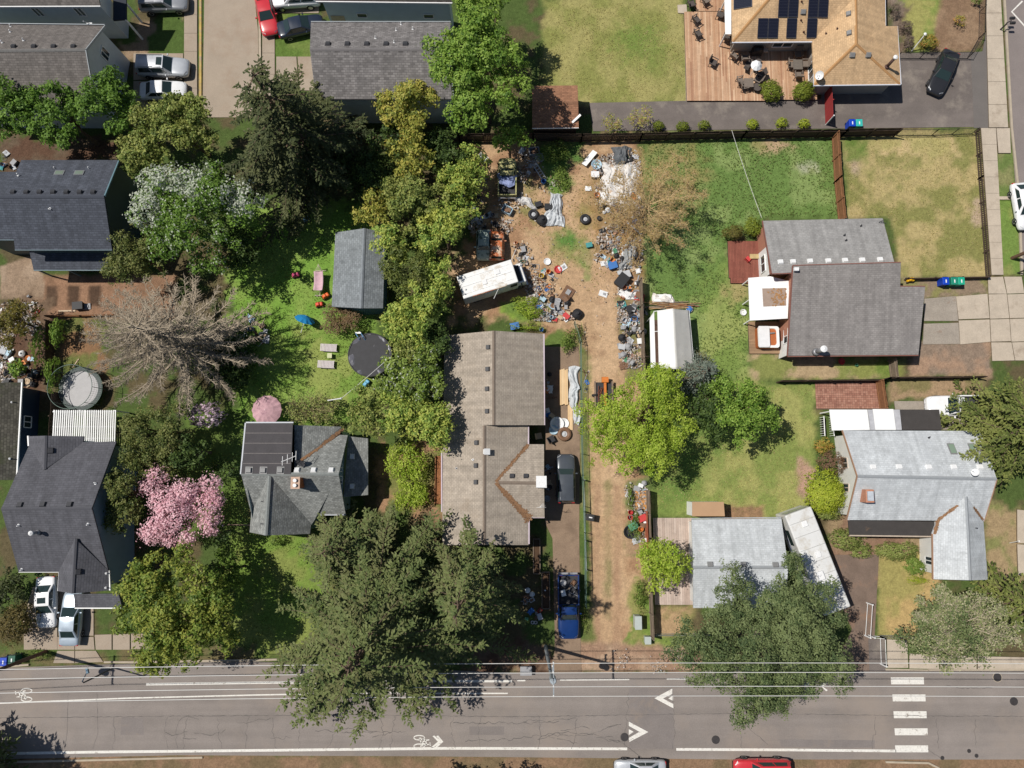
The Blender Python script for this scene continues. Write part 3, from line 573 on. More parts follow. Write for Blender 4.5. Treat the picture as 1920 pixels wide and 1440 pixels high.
# ------------------------------------------------------------------ houses
def newell(pts):
    n = Vector()
    for i, a in enumerate(pts):
        b = pts[(i + 1) % len(pts)]
        n += Vector(((a.y - b.y) * (a.z + b.z), (a.z - b.z) * (a.x + b.x), (a.x - b.x) * (a.y + b.y)))
    return n.normalized()
def roof_slab(mb, pts, th=.16):
    n = newell(pts)
    if n.z < 0: pts = pts[::-1]; n = -n
    u = Vector((0, 0, 1)).cross(n)
    u = u.normalized() if u.length > .02 else Vector((1, 0, 0))
    v = n.cross(u); k = len(pts); dn = Vector((0, 0, -th))
    vs = list(pts) + [p + dn for p in pts]
    uv = [(p.dot(u), p.dot(v)) for p in vs]
    mb.add(vs, [tuple(range(k)), tuple(range(2 * k - 1, k - 1, -1))] + [(i + k, (i + 1) % k + k, (i + 1) % k, i) for i in range(k)], uv)
class House:
    def __init__(s, label, name='house', cat='house', at=None):
        s.t = None; s.label = label; s.name = name; s.cat = cat; s.faces = []; s.roofs = []; s.at = at
    def root(s, x, y):
        if s.t is None: p = P(x, y, 0); s.t = thing(s.name, s.label, s.cat, p)
        return s.t
    def roof(s, m, faces, th=.16, name='roof', ridge=(), ridge_m=None):
        f0 = faces[0][0]; t = s.root(f0[0], f0[1]); mb = MB()
        for f in faces:
            roof_slab(mb, [P(*p) for p in f], th); s.faces.append(f)
        o = mb.build(name, m, t, True); s.roofs.append(o)
        for a, b in ridge:                              # ridge or hip cap laid over the joint
            rb = MB(); a3, b3 = P(*a), P(*b); d = (b3 - a3); dd = Vector((-d.y, d.x, 0)).normalized() * .14
            up = Vector((0, 0, .035)); dn = Vector((0, 0, -.05))
            rb.add([a3 + dd + dn, a3 + up, a3 - dd + dn, b3 + dd + dn, b3 + up, b3 - dd + dn], [(0, 1, 4, 3), (1, 2, 5, 4), (0, 3, 5, 2), (0, 2, 1), (3, 4, 5)])
            rb.build('ridge_cap', ridge_m or m_ridge, o, True)
        return o
    def on(s, x, y, off=0.0):                          # point of the roof seen at a photo point, and the normal there
        best = None
        for f in s.faces:
            ins = False; n = len(f)
            for i in range(n):
                (ax, ay, _), (bx, by, _) = f[i], f[(i + 1) % n]
                if (ay > y) != (by > y) and x < (bx - ax) * (y - ay) / (by - ay) + ax: ins = not ins
            if ins:
                q = [P(*p) for p in f]; nn = newell(q); nn = nn if nn.z > 0 else -nn
                c = sum(q, Vector()) / len(q); d = P(x, y, 0) - CAM
                t = (c - CAM).dot(nn) / d.dot(nn); h = CAM + d * t
                if best is None or h.z > best[0].z: best = (h, nn)
        if best is None: return P(x, y, 3) + Vector((0, 0, off)), Vector((0, 0, 1))
        return best[0] + best[1] * off, best[1]
    def frame(s, x, y, off=0.0):
        p, n = s.on(x, y, off); u = Vector((0, 0, 1)).cross(n); u = u.normalized() if u.length > .02 else Vector((1, 0, 0)); v = n.cross(u)
        return Matrix(((u.x, v.x, n.x, p.x), (u.y, v.y, n.y, p.y), (u.z, v.z, n.z, p.z), (0, 0, 0, 1)))
    def put(s, name, me, m, x, y, off=0.0, rz=0.0):
        o = link(name, me, m, s.roofs[0]); o.matrix_parent_inverse = Matrix(); o.matrix_basis = s.frame(x, y, off) @ Matrix.Rotation(rz, 4, 'Z'); return o
    def vents(s, pts, m, me=None, name='roof_vent'):
        for x, y in pts: s.put(name, me or VENT_ME, m, x, y)
    def walls(s, m, outline, inset=.35, drop=.1, name='wall'):
        q = [P(*p) for p in outline]; c = sum(q, Vector()) / len(q)
        a = sum(q[i].x * q[(i + 1) % len(q)].y - q[(i + 1) % len(q)].x * q[i].y for i in range(len(q)))
        if a < 0: q = q[::-1]
        n = len(q); r = []
        for i, p in enumerate(q):                      # inset along the corner
            e0 = (q[i] - q[i - 1]); e1 = (q[(i + 1) % n] - q[i]); e0.z = e1.z = 0; e0.normalize(); e1.normalize()
            n0 = Vector((-e0.y, e0.x, 0)); n1 = Vector((-e1.y, e1.x, 0)); b = n0 + n1
            b = b / max(.4, b.length_squared) * 2 if b.length > .1 else n0
            r.append(p + b * inset - Vector((0, 0, drop)))
        mb = MB(); mb.add([(p.x, p.y, -.1) for p in r] + r, [(i, (i + 1) % n, n + (i + 1) % n, n + i) for i in range(n)])
        s.wallq = r
        return mb.build(name, m, s.root(outline[0][0], outline[0][1]), True)
    def trim(s, edges, m=None, w=.11, h=.14, name='gutter', out=.04):
        for a, b in edges:
            a, b = P(*a), P(*b); d = b - a; o = Vector((d.y, -d.x, 0)).normalized() * out
            mb = MB(); mb.bar(a + o - Vector((0, 0, .06)), b + o - Vector((0, 0, .06)), w, h); mb.build(name, m or WHITE, s.t, True)
    def window(s, a, b, z0, z1, frame_m=None, glass=None, out=.03, name='window', mull=1, door=False):
        """window in a wall between ground points a and b (world xy), from z0 to z1"""
        a = Vector((a[0], a[1], 0)); b = Vector((b[0], b[1], 0)); d = (b - a); L = d.length; d.normalize(); n = Vector((d.y, -d.x, 0))
        mb = MB(); fw = .09; mid = (a + b) / 2
        for p, q in (((a, z0), (b, z0)), ((a, z1), (b, z1))): mb.bar(p[0] + n * out + Vector((0, 0, p[1])), q[0] + n * out + Vector((0, 0, q[1])), .08, fw)
        for e in [a, b] + [a + d * L * (k / (mull + 1)) for k in range(1, mull + 1)]: mb.bar(e + n * out + Vector((0, 0, z0 + fw / 2)), e + n * out + Vector((0, 0, z1 - fw / 2)), .075, fw * .9)
        f = mb.build(name, frame_m or WHITE, s.t, True)
        g = MB(); o = n * (out - .01); g.add([a + o + Vector((0, 0, z0)), b + o + Vector((0, 0, z0)), b + o + Vector((0, 0, z1)), a + o + Vector((0, 0, z1))], [(0, 1, 2, 3)])
        g.build('pane', glass or GLASS, f, True)
        return f
    def win_on(s, i, t0, t1, z0, z1, **k):             # on the i-th wall side, between fractions t0..t1 of its length
        a, b = s.wallq[i], s.wallq[(i + 1) % len(s.wallq)]
        return s.window(a.lerp(b, t0), a.lerp(b, t1), z0, z1, **k)
    def side_facing(s, dx, dy):                        # wall side whose outward normal is nearest that direction
        best = None
        for i in range(len(s.wallq)):
            a, b = s.wallq[i], s.wallq[(i + 1) % len(s.wallq)]; d = b - a
            if d.xy.length < .8: continue
            n = Vector((d.y, -d.x)).normalized(); v = n.x * dx + n.y * dy + d.xy.length * .02
            if best is None or v > best[0]: best = (v, i)
        return best[1]
GLASS = glassy('window_glass', (.03, .045, .05, 1), .05)
mb = MB(); mb.box((0, 0, .07), (.42, .38, .14), taper=.8); mb.box((0, -.03, .16), (.36, .3, .05)); VENT_ME = mb.mesh('roof_vent')
mb = MB(); mb.tube([(0, 0, -.05), (0, 0, .02)], .1, 10); mb.tube([(0, 0, 0), (.0, .0, .24)], .045, 8); PIPE_ME = mb.mesh('vent_pipe', False)
mb = MB(); mb.box((0, 0, .09), (.5, .46, .18), taper=.75); BOXV_ME = mb.mesh('box_vent')
m_ridge = mat('ridge_shingle', S(120, 118, 116), .9, .15, 4)
V_DARK = mat('vent_dark', (.05, .05, .055, 1), .5, .2, 8); V_WHITE = mat('vent_white', (.72, .72, .72, 1), .4, .1, 8); V_GREY = mat('vent_grey', (.2, .2, .2, 1), .5, .2, 8); LEAD = mat('vent_lead', (.3, .3, .31, 1), .5, .2, 8, metal=.5)
def dish(h, x, y, m=None, d=.7, az=R(200)):
    t = Vector((math.cos(az) * .75, math.sin(az) * .75, .66)).normalized()
    ax = t.to_track_quat('Z', 'Y').to_matrix(); p, n = h.on(x, y)
    mb = MB(); mb.tube([p, p + Vector((0, 0, .45)), p + Vector((0, 0, .6)) + t * .1], .03, 6); k = mb.build('dish_mast', LEAD, h.roofs[0], True)
    c = p + Vector((0, 0, .62)) + t * .12
    mb = MB(); mb.lathe(c, [(.02, 0), (d * .25, .02), (d * .42, .07), (d * .5, .12), (d * .5, .135), (d * .4, .085), (d * .2, .035), (.02, .02)], 16, ax=ax); mb.bar(c, c + t * .5 - Vector((0, 0, .1)), .025, .025); mb.box(c + t * .5 - Vector((0, 0, .1)), (.08, .08, .1))
    mb.build('dish_reflector', m or V_WHITE, k, True)
def chimney_pipe(h, x, y, H, r=.14, m=None, cap=V_WHITE):
    p, n = h.on(x, y); mb = MB(); mb.tube([p - Vector((0, 0, .1)), p + Vector((0, 0, H))], r, 12); mb.lathe(p, [(r * 2, .0), (r * 1.2, .25)], 12)
    o = mb.build('flue_pipe', m or LEAD, h.roofs[0], True, smooth=True)
    mb = MB(); mb.lathe(p + Vector((0, 0, H)), [(r * .8, 0), (r * 1.5, .08), (r * 1.5, .2), (.03, .32)], 12); mb.build('flue_cap', cap, o, True)

# --- the brown L-shaped house in the middle
SH_BROWN = shingle('shingle_taupe', S(178, 166, 152), .17, .3, .09, .84, stain=S(158, 142, 124), slo=.55, shi=.8, sscale=.25)
RUST = mat('needle_litter', S(152, 116, 86), .95, .3, 5, .3, 30, stain=S(116, 88, 66), sscale=5, slo=.5, shi=.6)
h = House('taupe shingled house with leaf litter in its roof valleys beside the dirt lane')
A, B_ = (926, 620, 4.7), (926, 797, 4.7)
h.roof(SH_BROWN, [[(833, 629, 2.8), A, B_, (908, 797, 4.3), (908, 1022, 4.3), (829, 1022, 2.8)], [A, (1019, 626, 2.8), (1021, 797, 2.8), B_],
    [(908, 797, 4.3), (990, 797, 2.82), (990, 833, 2.8), (928, 905, 3.95), (991, 971, 2.8), (991, 1022, 2.8), (908, 1022, 4.3)],
    [(928, 905, 3.98), (1020, 906, 3.98), (1020, 833, 2.8), (990, 833, 2.8)], [(928, 905, 3.98), (991, 971, 2.8), (1021, 971, 2.8), (1020, 906, 3.98)]],
    ridge=((A, B_), ((908, 798, 4.32), (908, 1021, 4.32)), ((932, 905, 4.0), (1019, 906, 4.0))), ridge_m=mat('ridge_taupe', S(136, 122, 110), .9, .12, 4))
CREAM = mat('wall_grey_tan', S(150, 140, 128), .8, .1, 1.0)
h.walls(CREAM, [(835, 629, 2.8), A, (1019, 626, 2.8), (1021, 797, 2.8), (990, 797, 2.8), (990, 833, 2.8), (1020, 833, 2.8), (1020, 906, 3.9), (1021, 971, 2.8), (991, 971, 2.8), (991, 1022, 2.8), (908, 1022, 4.25), (831, 1022, 2.8)])
h.trim([((1020, 797, 2.8), (1019, 626, 2.8)), ((990, 833, 2.8), (990, 799, 2.8)), ((1021, 971, 2.8), (991, 971, 2.8)), ((991, 1020, 2.8), (991, 974, 2.8)), ((829, 840, 2.8), (829, 960, 2.8))], mat('gutter_mauve', S(206, 190, 200), .5, .08))
h.vents([(916, 651), (915, 692), (914, 729), (914, 771), (894, 830), (893, 873), (893, 904), (960, 893), (986, 893), (956, 892)][:9], V_DARK)
mb = MB(); mb.box((0, 0, .22), (.42, .42, .44)); mb.box((0, 0, .46), (.52, .52, .05)); h.put('furnace_flue', mb.mesh(), V_WHITE, 910, 847)
h.put('vent_pipe', PIPE_ME, V_WHITE, 887, 862); h.put('vent_pipe', PIPE_ME, LEAD, 856, 878)
def litter(h, pts, w0, w1, seed, m=RUST, n=160):              # a drift of needles and leaves lying in a roof valley
    rng = np.random.default_rng(seed); t = rng.random(n); k = np.array(pts, float)
    seg = np.minimum((t * (len(k) - 1)).astype(int), len(k) - 2); f = t * (len(k) - 1) - seg
    xy = k[seg] * (1 - f)[:, None] + k[seg + 1] * f[:, None]; wv = w0 + (w1 - w0) * t
    xy += rng.normal(0, .42, (n, 2)) * wv[:, None]; q = []
    for x, y in xy:
        p, nn = h.on(x, y, .02 + rng.random() * .03)
        a = rng.random() * 6.28; u = Vector((math.cos(a), math.sin(a), 0)) ; u = (u - nn * u.dot(nn)).normalized(); v = nn.cross(u); s = .06 + rng.random() * .08
        q.append([p - u * s - v * s * .6, p + u * s - v * s * .5, p + u * s + v * s * .6, p - u * s + v * s * .5])
    o = link('leaf_litter', quads_mesh('leaf_litter', np.array(q)), m, h.roofs[0], True); o['kind'] = 'stuff'
litter(h, [(931, 907), (991, 973)], 2, 8, 1, n=460); litter(h, [(930, 903), (990, 834)], 1.5, 3, 2, n=170)
i = h.side_facing(1, 0); h.win_on(i, .3, .42, 1.0, 2.1); h.win_on(i, .6, .75, 1.0, 2.1)
mb = MB(); mb.box((0, 0, .06), (.9, 1.05, .12)); mb.tube([(-.3, .4, .1), (-.3, .4, .16)], .08, 8); h.put('exhaust_hood', mb.mesh(), V_WHITE, 1015, 904)
mb = MB(); p, _ = h.on(1014, 950); mb.tube([p, p + Vector((0, 0, 1.4))], .02, 5)
for k in range(4): mb.bar(p + Vector((-.4 + .08 * k, 0, 1.35 - .02 * k)), p + Vector((.4 - .08 * k, .12 * k, 1.35 - .02 * k)), .015, .015)
mb.build('antenna', V_WHITE, h.roofs[0], True)

# --- grey-green gable house to its left
SH_GG = shingle('shingle_greygreen', S(150, 152, 149), .17, .26, .26, .76, stain=S(120, 124, 122), slo=.55, shi=.8)
SH_GGD = SH_GG
MEMB = mat('flat_membrane', S(80, 77, 79), .85, .1, 1.2, .1, 14)
BLUEW = striped('siding_blue', S(132, 162, 176), .16, 'z', .8)
h = House('grey-green shingled cottage with orange brick chimney and flat dark dormer roof')
h.roof(SH_GG, [[(549, 889, 6), (635, 889, 6), (652, 816, 3.3), (632, 815, 3.3), (563, 862, 5.0)], [(552, 797, 5.0), (640, 800, 3.25), (636, 814, 3.25), (563, 862, 5.0), (552, 880, 5.0)],
    [(452, 889, 6), (505, 891, 6), (471, 962, 3.7)], [(505, 891, 6), (635, 889, 6), (648, 965, 3.2), (594, 965, 3.2), (583, 986, 2.9)],
    [(505, 891, 6.02), (498, 1004, 5.8), (468, 998, 3.7), (471, 962, 3.7)], [(505, 891, 6.02), (583, 982, 3.0), (581, 1001, 3.0), (498, 1004, 5.8)]],
    ridge=(((452, 889, 6.02), (635, 889, 6.02)), ((505, 893, 6.04), (498, 1004, 5.83))), ridge_m=mat('ridge_gg', S(140, 144, 142), .9, .12, 4))
h.roof(MEMB, [[(452, 888, 6.06), (545, 889, 6.06), (549, 794, 5.7), (461, 793, 5.7)]], name='flat_roof')
h.roof(SH_GG, [[(653, 818, 3.05), (690, 822, 2.5), (690, 928, 2.5), (644, 932, 3.05)]], name='porch_roof')
h.walls(BLUEW, [(461, 793, 5.6), (549, 794, 5.6), (552, 800, 3.2), (640, 801, 3.2), (652, 816, 3.2), (635, 889, 5.95), (648, 965, 3.1), (594, 965, 3.1), (581, 1000, 2.9), (498, 1003, 5.6), (469, 998, 3.6), (452, 889, 5.9)], .3)
h.trim([((648, 966, 3.2), (594, 966, 3.2)), ((461, 793, 5.7), (452, 889, 6.05)), ((550, 793, 5.7), (461, 793, 5.7))], mat('fascia_pale', S(196, 200, 206), .5, .06))
for k in range(1, 5):
    y = 793 + k * 19; mb = MB(); a, _ = h.on(461 - k * 1.7 + 1, y, .01); b, _ = h.on(548 - k * .8, y, .01); mb.bar(a, b, .05, .012); mb.build('membrane_seam', mat('seam_grey', S(128, 122, 120), .8, .2, 8), h.roofs[1], True)
for x in (467, 494, 526):
    mb = MB(); mb.box((0, 0, .02), (.62, .62, .02)); o = h.put('vent_flashing', mb.mesh(), V_GREY, x, 882)
    o2 = link('roof_vent', BOXV_ME, V_GREY, o); o2.matrix_basis = Matrix.Translation((0, 0, .02))
h.vents([(557, 882), (588, 882), (621, 882)], V_WHITE, BOXV_ME); h.vents([(660, 856), (660, 912)], V_WHITE, BOXV_ME); h.vents([(494, 940), (493, 982)], V_GREY, PIPE_ME, 'vent_pipe')
BRICK = mat('chimney_brick', S(190, 112, 66), .85, .22, 5, .15, 20)
p, _ = h.on(562, 905); mb = MB()
mb.box(p + Vector((0, 0, .45)), (.62, .85, 1.5)); c = mb.build('chimney', BRICK, h.roofs[0], True)
mb = MB(); mb.box(p + Vector((0, 0, 1.24)), (.75, .98, .1)); mb.build('chimney_cap', mat('mortar_cap', S(200, 170, 150), .8), c, True)
for dy in (-.2, .2): mb = MB(); mb.lathe(p + Vector((0, dy, 1.29)), [(.16, 0), (.15, .2), (.12, .2)], 12); mb.build('flue_pot', V_WHITE, c, True)
litter(h, [(642, 806), (600, 838), (566, 862)], 3, 2, 4, n=300)
mb = MB(); p, _ = h.on(544, 862); q = p + Vector((.3, .1, 1.1)); mb.tube([p, q], .03, 6)
mb.bar(q - Vector((.7, .3, 0)), q + Vector((.5, .2, 0)), .03, .03)
for k in (-.6, -.2, .2, .5): mb.bar(q + Vector((k, k * .4 - .35, 0)), q + Vector((k, k * .4 + .4, 0)), .03, .03)
mb.build('antenna', V_WHITE, h.roofs[1], True); dish(h, 570, 865, V_DARK, .8, R(250))
i = h.side_facing(1, -.05)
a, b = P(633, 875, 3.2), P(636, 862, 3.2)
for y0, y1 in ((870, 884), (893, 907)):
    pa, pb = P(644, y1, 4.0), P(644, y0, 4.0); h.window((pa.x - .25, pa.y), (pb.x - .25, pb.y), 3.4, 4.6, out=.0)

# --- dark slate house upper left
SH_SL = shingle('shingle_slate', S(84, 88, 98), .2, .4, .16, .72)
TEAL = striped('siding_teal', S(74, 92, 96), .18, 'z', .8)
h = House('two-storey slate blue house with twin skylights and a lower porch roof')
h.roof(SH_SL, [[(-60, 322, 5.6), (30, 322, 5.62), (40, 300, 5.2), (222, 300, 5.2), (195, 368, 7.2), (-60, 369, 7.2)], [(-60, 369, 7.2), (195, 368, 7.2), (210, 469, 5.2), (28, 469, 5.2), (26, 450, 5.58), (-60, 450, 5.58)]],
       ridge=(((-60, 369, 7.22), (195, 368, 7.22)),), ridge_m=mat('ridge_slate', S(76, 80, 90), .9, .1, 4))
h.roof(SH_SL, [[(55, 471, 3.2), (212, 471, 3.2), (212, 507, 2.7), (63, 507, 2.7)]], name='porch_roof')
h.walls(TEAL, [(-60, 322, 5.5), (30, 322, 5.5), (40, 300, 5.1), (222, 300, 5.1), (195, 368, 7.1), (210, 469, 5.1), (28, 469, 5.1), (26, 450, 5.4), (-60, 450, 5.4)])
TEALG = mat('gutter_teal', S(110, 140, 150), .5, .06)
h.trim([((210, 469, 5.2), (28, 469, 5.2)), ((212, 507, 2.7), (63, 507, 2.7)), ((26, 450, 5.58), (-60, 450, 5.58)), ((195, 367, 7.2), (222, 300, 5.2))], TEALG)
h.vents([(25 + 25 * k, 361) for k in range(7)], V_DARK)
SKYG = glassy('skylight_glass', (.16, .2, .16, 1), .08)
for x in (112, 149):
    mb = MB(); mb.box((0, 0, .05), (.85, .55, .1)); o = h.put('skylight', mb.mesh(), LEAD, x, 325)
    mb = MB(); mb.box((0, 0, .105), (.7, .42, .012)); g = link('pane', mb.mesh(), SKYG, o)
h.vents([(103, 317), (167, 317), (34, 329), (94, 391)], V_WHITE, PIPE_ME, 'vent_pipe')
for x, y in ((63, 506), (120, 506), (208, 506)): p = P(x, y, 2.6); mb = MB(); mb.bar((p.x, p.y + .15, 0), (p.x, p.y + .15, 2.6), .12, .12); mb.build('porch_post', TEALG, h.t, True)

# --- grey gable house at the top left corner
SH_GR = shingle('shingle_greybrown', S(122, 116, 112), .2, .4, .18, .72)
GREYW = striped('siding_grey', S(216, 226, 230), .16, 'z', .84)
h = House('grey gable house beside the alley with the silver SUV at its end wall')
h.roof(SH_GR, [[(-80, 45, 5.3), (196, 48, 5.3), (160, 93, 7.3), (-80, 95, 7.3)], [(-80, 95, 7.3), (160, 93, 7.3), (178, 196, 5.3), (-80, 196, 5.3)]], ridge=(((-80, 95, 7.32), (160, 93, 7.32)),))
h.walls(GREYW, [(-80, 45, 5.2), (196, 48, 5.2), (160, 93, 7.2), (178, 196, 5.2), (-80, 196, 5.2)])
h.trim([((196, 47, 5.3), (-80, 44, 5.3)), ((160, 93, 7.3), (196, 48, 5.3)), ((178, 196, 5.3), (160, 93, 7.3))], mat('fascia_grey', S(180, 186, 190), .5, .05), w=.06, h=.2)
h.vents([(26, 88), (64, 88), (101, 88), (138, 88)], V_DARK); h.vents([(20, 50), (19, 60), (4, 80), (44, 76)], V_WHITE, PIPE_ME, 'vent_pipe')
i = h.side_facing(1, .1)
for k in range(len(h.wallq)):
    a, b = h.wallq[k], h.wallq[(k + 1) % len(h.wallq)]; d = b - a
    if d.xy.length > 1 and d.y / d.xy.length > .7: h.win_on(k, .35, .62, 3.3, 4.6, mull=1)
h = House('bluish grey house at the edge of the alley behind the gable house')
h.roof(SH_GR, [[(-80, 12, 5.6), (188, 11, 5.6), (170, -60, 7.4), (-80, -60, 7.4)]]); h.roof(mat('dark_porch', S(52, 56, 66), .8, .1), [[(212, -40, 3.4), (236, -40, 3.4), (237, 36, 3.2), (212, 38, 3.2)]], name='porch_roof')
h.walls(GREYW, [(-80, 12, 5.5), (188, 11, 5.5), (170, -60, 7.2), (-80, -60, 7.2)]); h.trim([((188, 12, 5.6), (-80, 13, 5.6))])
i = h.side_facing(0, -1); h.win_on(i, .46, .52, 3.6, 4.8); h.win_on(i, .78, .84, 3.6, 4.8)
for x, y in ((236, 5), (237, 38)): p = P(x, y, 3.2); mb = MB(); mb.bar((p.x - .1, p.y + .1, 0), (p.x - .1, p.y + .1, 3.15), .14, .14); mb.build('porch_post', WHITE, h.t, True)
mb = MB(); p = P(168, 44, 5.0); mb.tube([p, p + Vector((-.1, -.3, .8))], .03, 5); mb.box(p, (.5, .1, .1)); mb.build('light_bracket', V_WHITE, h.t, True)

# --- twin grey houses at the top centre
h = House('grey shingled house with a row of seven roof vents by the alley')
h.roof(shingle('shingle_midgrey', S(132, 128, 127), .2, .4, .26, .7, stain=S(130, 96, 78), slo=.6, shi=.85, sscale=.12), [[(583, 42, 5.3), (845, 42, 5.3), (841, 92, 7.2), (581, 92, 7.2)], [(581, 92, 7.2), (841, 92, 7.2), (850, 186, 5.3), (592, 186, 5.3)]], ridge=(((581, 92, 7.22), (841, 92, 7.22)),), ridge_m=mat('ridge_mid', S(126, 122, 122), .9, .1, 4))
h.walls(GREYW, [(583, 42, 5.2), (845, 42, 5.2), (841, 92, 7.1), (850, 186, 5.2), (592, 186, 5.2), (581, 92, 7.1)])
h.trim([((845, 41, 5.3), (583, 41, 5.3)), ((850, 186, 5.3), (841, 92, 7.2))], mat('fascia_grey', (0, 0, 0, 1)), w=.06)
h.vents([(615 + 36.3 * k, 83) for k in range(7)], V_DARK, BOXV_ME); h.vents([(752, 46), (743, 57), (774, 55), (704, 72), (739, 80)], V_WHITE, PIPE_ME, 'vent_pipe')
h = House('blue-grey sided house cut by the picture top with two low windows')
BLG = striped('siding_bluegrey', S(214, 230, 236), .16, 'z', .88)
h.roof(shingle('shingle_dark', S(92, 86, 84), .2, .4, .2, .7), [[(592, 2, 5.6), (848, 5, 5.6), (846, -60, 7.4), (594, -60, 7.4)]]); h.walls(BLG, [(592, 2, 5.5), (848, 5, 5.5), (846, -60, 7.2), (594, -60, 7.2)]); h.trim([((848, 6, 5.6), (592, 3, 5.6))])
i = h.side_facing(0, -1); h.win_on(i, .24, .32, 2.7, 3.3, mull=0); h.win_on(i, .78, .86, 2.7, 3.3, mull=0); h.win_on(i, .56, .6, 5.0, 5.4, mull=0)
mb = MB(); a = h.wallq[i].lerp(h.wallq[i + 1], .02); b = h.wallq[i].lerp(h.wallq[i + 1], .13); mb.add([Vector((a.x, a.y - .03, 1)), Vector((b.x, b.y - .03, 1)), Vector((b.x, b.y - .03, 2.9)), Vector((a.x, a.y - .03, 2.9))], [(0, 1, 2, 3)]); mb.build('door', mat('door_tan', S(206, 190, 160), .6), h.t, True)

# --- small brown shed
h = House('small brown shingled shed at the end of the asphalt drive', 'shed', 'shed')
h.roof(shingle('shingle_brown', S(164, 120, 94), .18, .36, .2, .78), [[(998, 161, 2.4), (1083, 160, 2.4), (1084, 192, 3.0), (998, 192, 3.0)], [(998, 192, 3.0), (1084, 192, 3.0), (1085, 239, 2.4), (998, 240, 2.4)]], ridge=(((998, 192, 3.02), (1084, 192, 3.02)),), ridge_m=mat('ridge_brown', S(150, 110, 86), .9))
h.walls(mat('shed_brown_wall', S(120, 92, 74), .8), [(998, 161, 2.3), (1083, 160, 2.3), (1084, 192, 2.9), (1085, 239, 2.3), (998, 240, 2.3)], .15)
mb = MB(); a, _ = h.on(1073, 230, .02); mb.bar(a, a + Vector((.75, .55, .45)), .2, .12); mb.build('downpipe', V_WHITE, h.roofs[0], True); h.trim([((1085, 240, 2.4), (998, 241, 2.4))], w=.08, h=.1)

# --- tan hipped house with solar panels
SH_TAN = shingle('shingle_tan', S(214, 180, 140), .17, .3, .1, .84, stain=S(206, 168, 126), slo=.5, shi=.8)
h = House('tan shingled hip roof house with black solar panels and timber deck')
h.roof(SH_TAN, [[(1373, 79, 2.7), (1523, 78, 2.7), (1602, -4, 4.7), (1604, -30, 5.2), (1462, -26, 5.2)], [(1371, -80, 2.7), (1373, 79, 2.7), (1462, -26, 5.2), (1462, -80, 5.2)],
    [(1523, 78, 2.72), (1526, 160, 2.7), (1606, 82, 4.6), (1602, -4, 4.7)], [(1526, 160, 2.7), (1689, 158, 2.7), (1606, 82, 4.6)], [(1689, 158, 2.7), (1683, 49, 2.75), (1661, 49, 3.2), (1659, -80, 3.2), (1604, -80, 4.7), (1606, 82, 4.6)]],
    ridge=(((1374, 78, 2.72), (1462, -26, 5.22)), ((1527, 159, 2.72), (1606, 82, 4.62)), ((1688, 157, 2.72), (1606, 82, 4.62)), ((1606, 82, 4.62), (1604, -80, 4.72))), ridge_m=mat('ridge_tan', S(186, 142, 96), .9, .1, 5))
DKB = striped('siding_navy', S(70, 82, 96), .16, 'z', .85)
h.walls(mat('wall_pale_stucco', S(176, 170, 160), .8, .06), [(1371, -80, 2.6), (1373, 79, 2.6), (1523, 78, 2.6), (1526, 160, 2.6), (1689, 158, 2.6), (1683, 49, 2.6), (1661, 49, 2.8), (1659, -80, 2.8)], .5)
h.trim([((1523, 79, 2.7), (1373, 80, 2.7)), ((1526, 160, 2.7), (1524, 80, 2.7)), ((1689, 159, 2.7), (1526, 161, 2.7)), ((1683, 49, 2.7), (1690, 158, 2.7)), ((1659, -80, 3.2), (1661, 48, 3.2))], mat('gutter_white_blue', S(222, 226, 236), .4, .04))
PV = glassy('solar_cell', (.012, .013, .024, 1), .25); PVF = mat('solar_frame', (.16, .16, .18, 1), .4, metal=.6)
def panel(pts):
    q = [h.on(x, y, .12)[0] for x, y in pts]; n = newell(q); n = n if n.z > 0 else -n; dn = n * -.06
    mb = MB(); mb.add(q + [p + dn for p in q], [(0, 1, 2, 3), (7, 6, 5, 4)] + [(i + 4, (i + 1) % 4 + 4, (i + 1) % 4, i) for i in range(4)]); o = mb.build('solar_panel', PVF, h.roofs[0], True)
    c = sum(q, Vector()) / 4; mb = MB(); mb.add([c + (p - c) * .955 + n * .008 for p in q], [(0, 1, 2, 3)]); mb.build('cell_sheet', PV, o, True)
    mb = MB()
    for k in range(1, 6): mb.bar((c + (q[0].lerp(q[3], k / 6) - c) * .95) + n * .01, (c + (q[1].lerp(q[2], k / 6) - c) * .95) + n * .01, .012, .004)
    mb.build('cell_line', mat('cell_line', (.04, .042, .06, 1), .4), o, True)
panel([(1376, -3), (1411, -3), (1411, 13), (1376, 19)])
for x0, x1, y0, y1 in ((1460, 1478, -4, 32), (1479, 1497, -4, 32), (1516, 1534, -4, 32.5), (1535, 1553, -4, 32.5), (1421.5, 1440, 34, 71), (1441, 1459.5, 34, 71), (1475.5, 1494, 34, 71), (1513.5, 1532, 34, 70.5)):
    k = -(y1 - y0) * .06; panel([(x0, y0), (x1, y0), (x1 + k, y1), (x0 + k, y1)])
h.vents([(1506, 22), (1591, 26), (1592, 62), (1598, 103), (1628, 103)], V_GREY, BOXV_ME); h.vents([(1502, 38), (1549, 63), (1507, 60), (1570, 54), (1503, 3)], mat('vent_rust', S(80, 50, 40), .6), PIPE_ME, 'vent_pipe')
p, _ = h.on(1662, 126); chimney_pipe(h, 1662, 126, 1.5, .14, mat('flue_brown', S(96, 74, 68), .6)); dish(h, 1533, 148, None, .8, R(210))
h.roof(WHITE, [[(1357, -60, 2.5), (1371, -60, 2.55), (1371, 64, 2.55), (1360, 64, 2.5)]], .08, name='patio_cover')
for x, y in ((1361, 62), (1360, 0)): p = P(x, y, 2.4); mb = MB(); mb.bar((p.x, p.y, 0), (p.x, p.y, 2.4), .1, .1); mb.build('patio_post', WHITE, h.t, True)
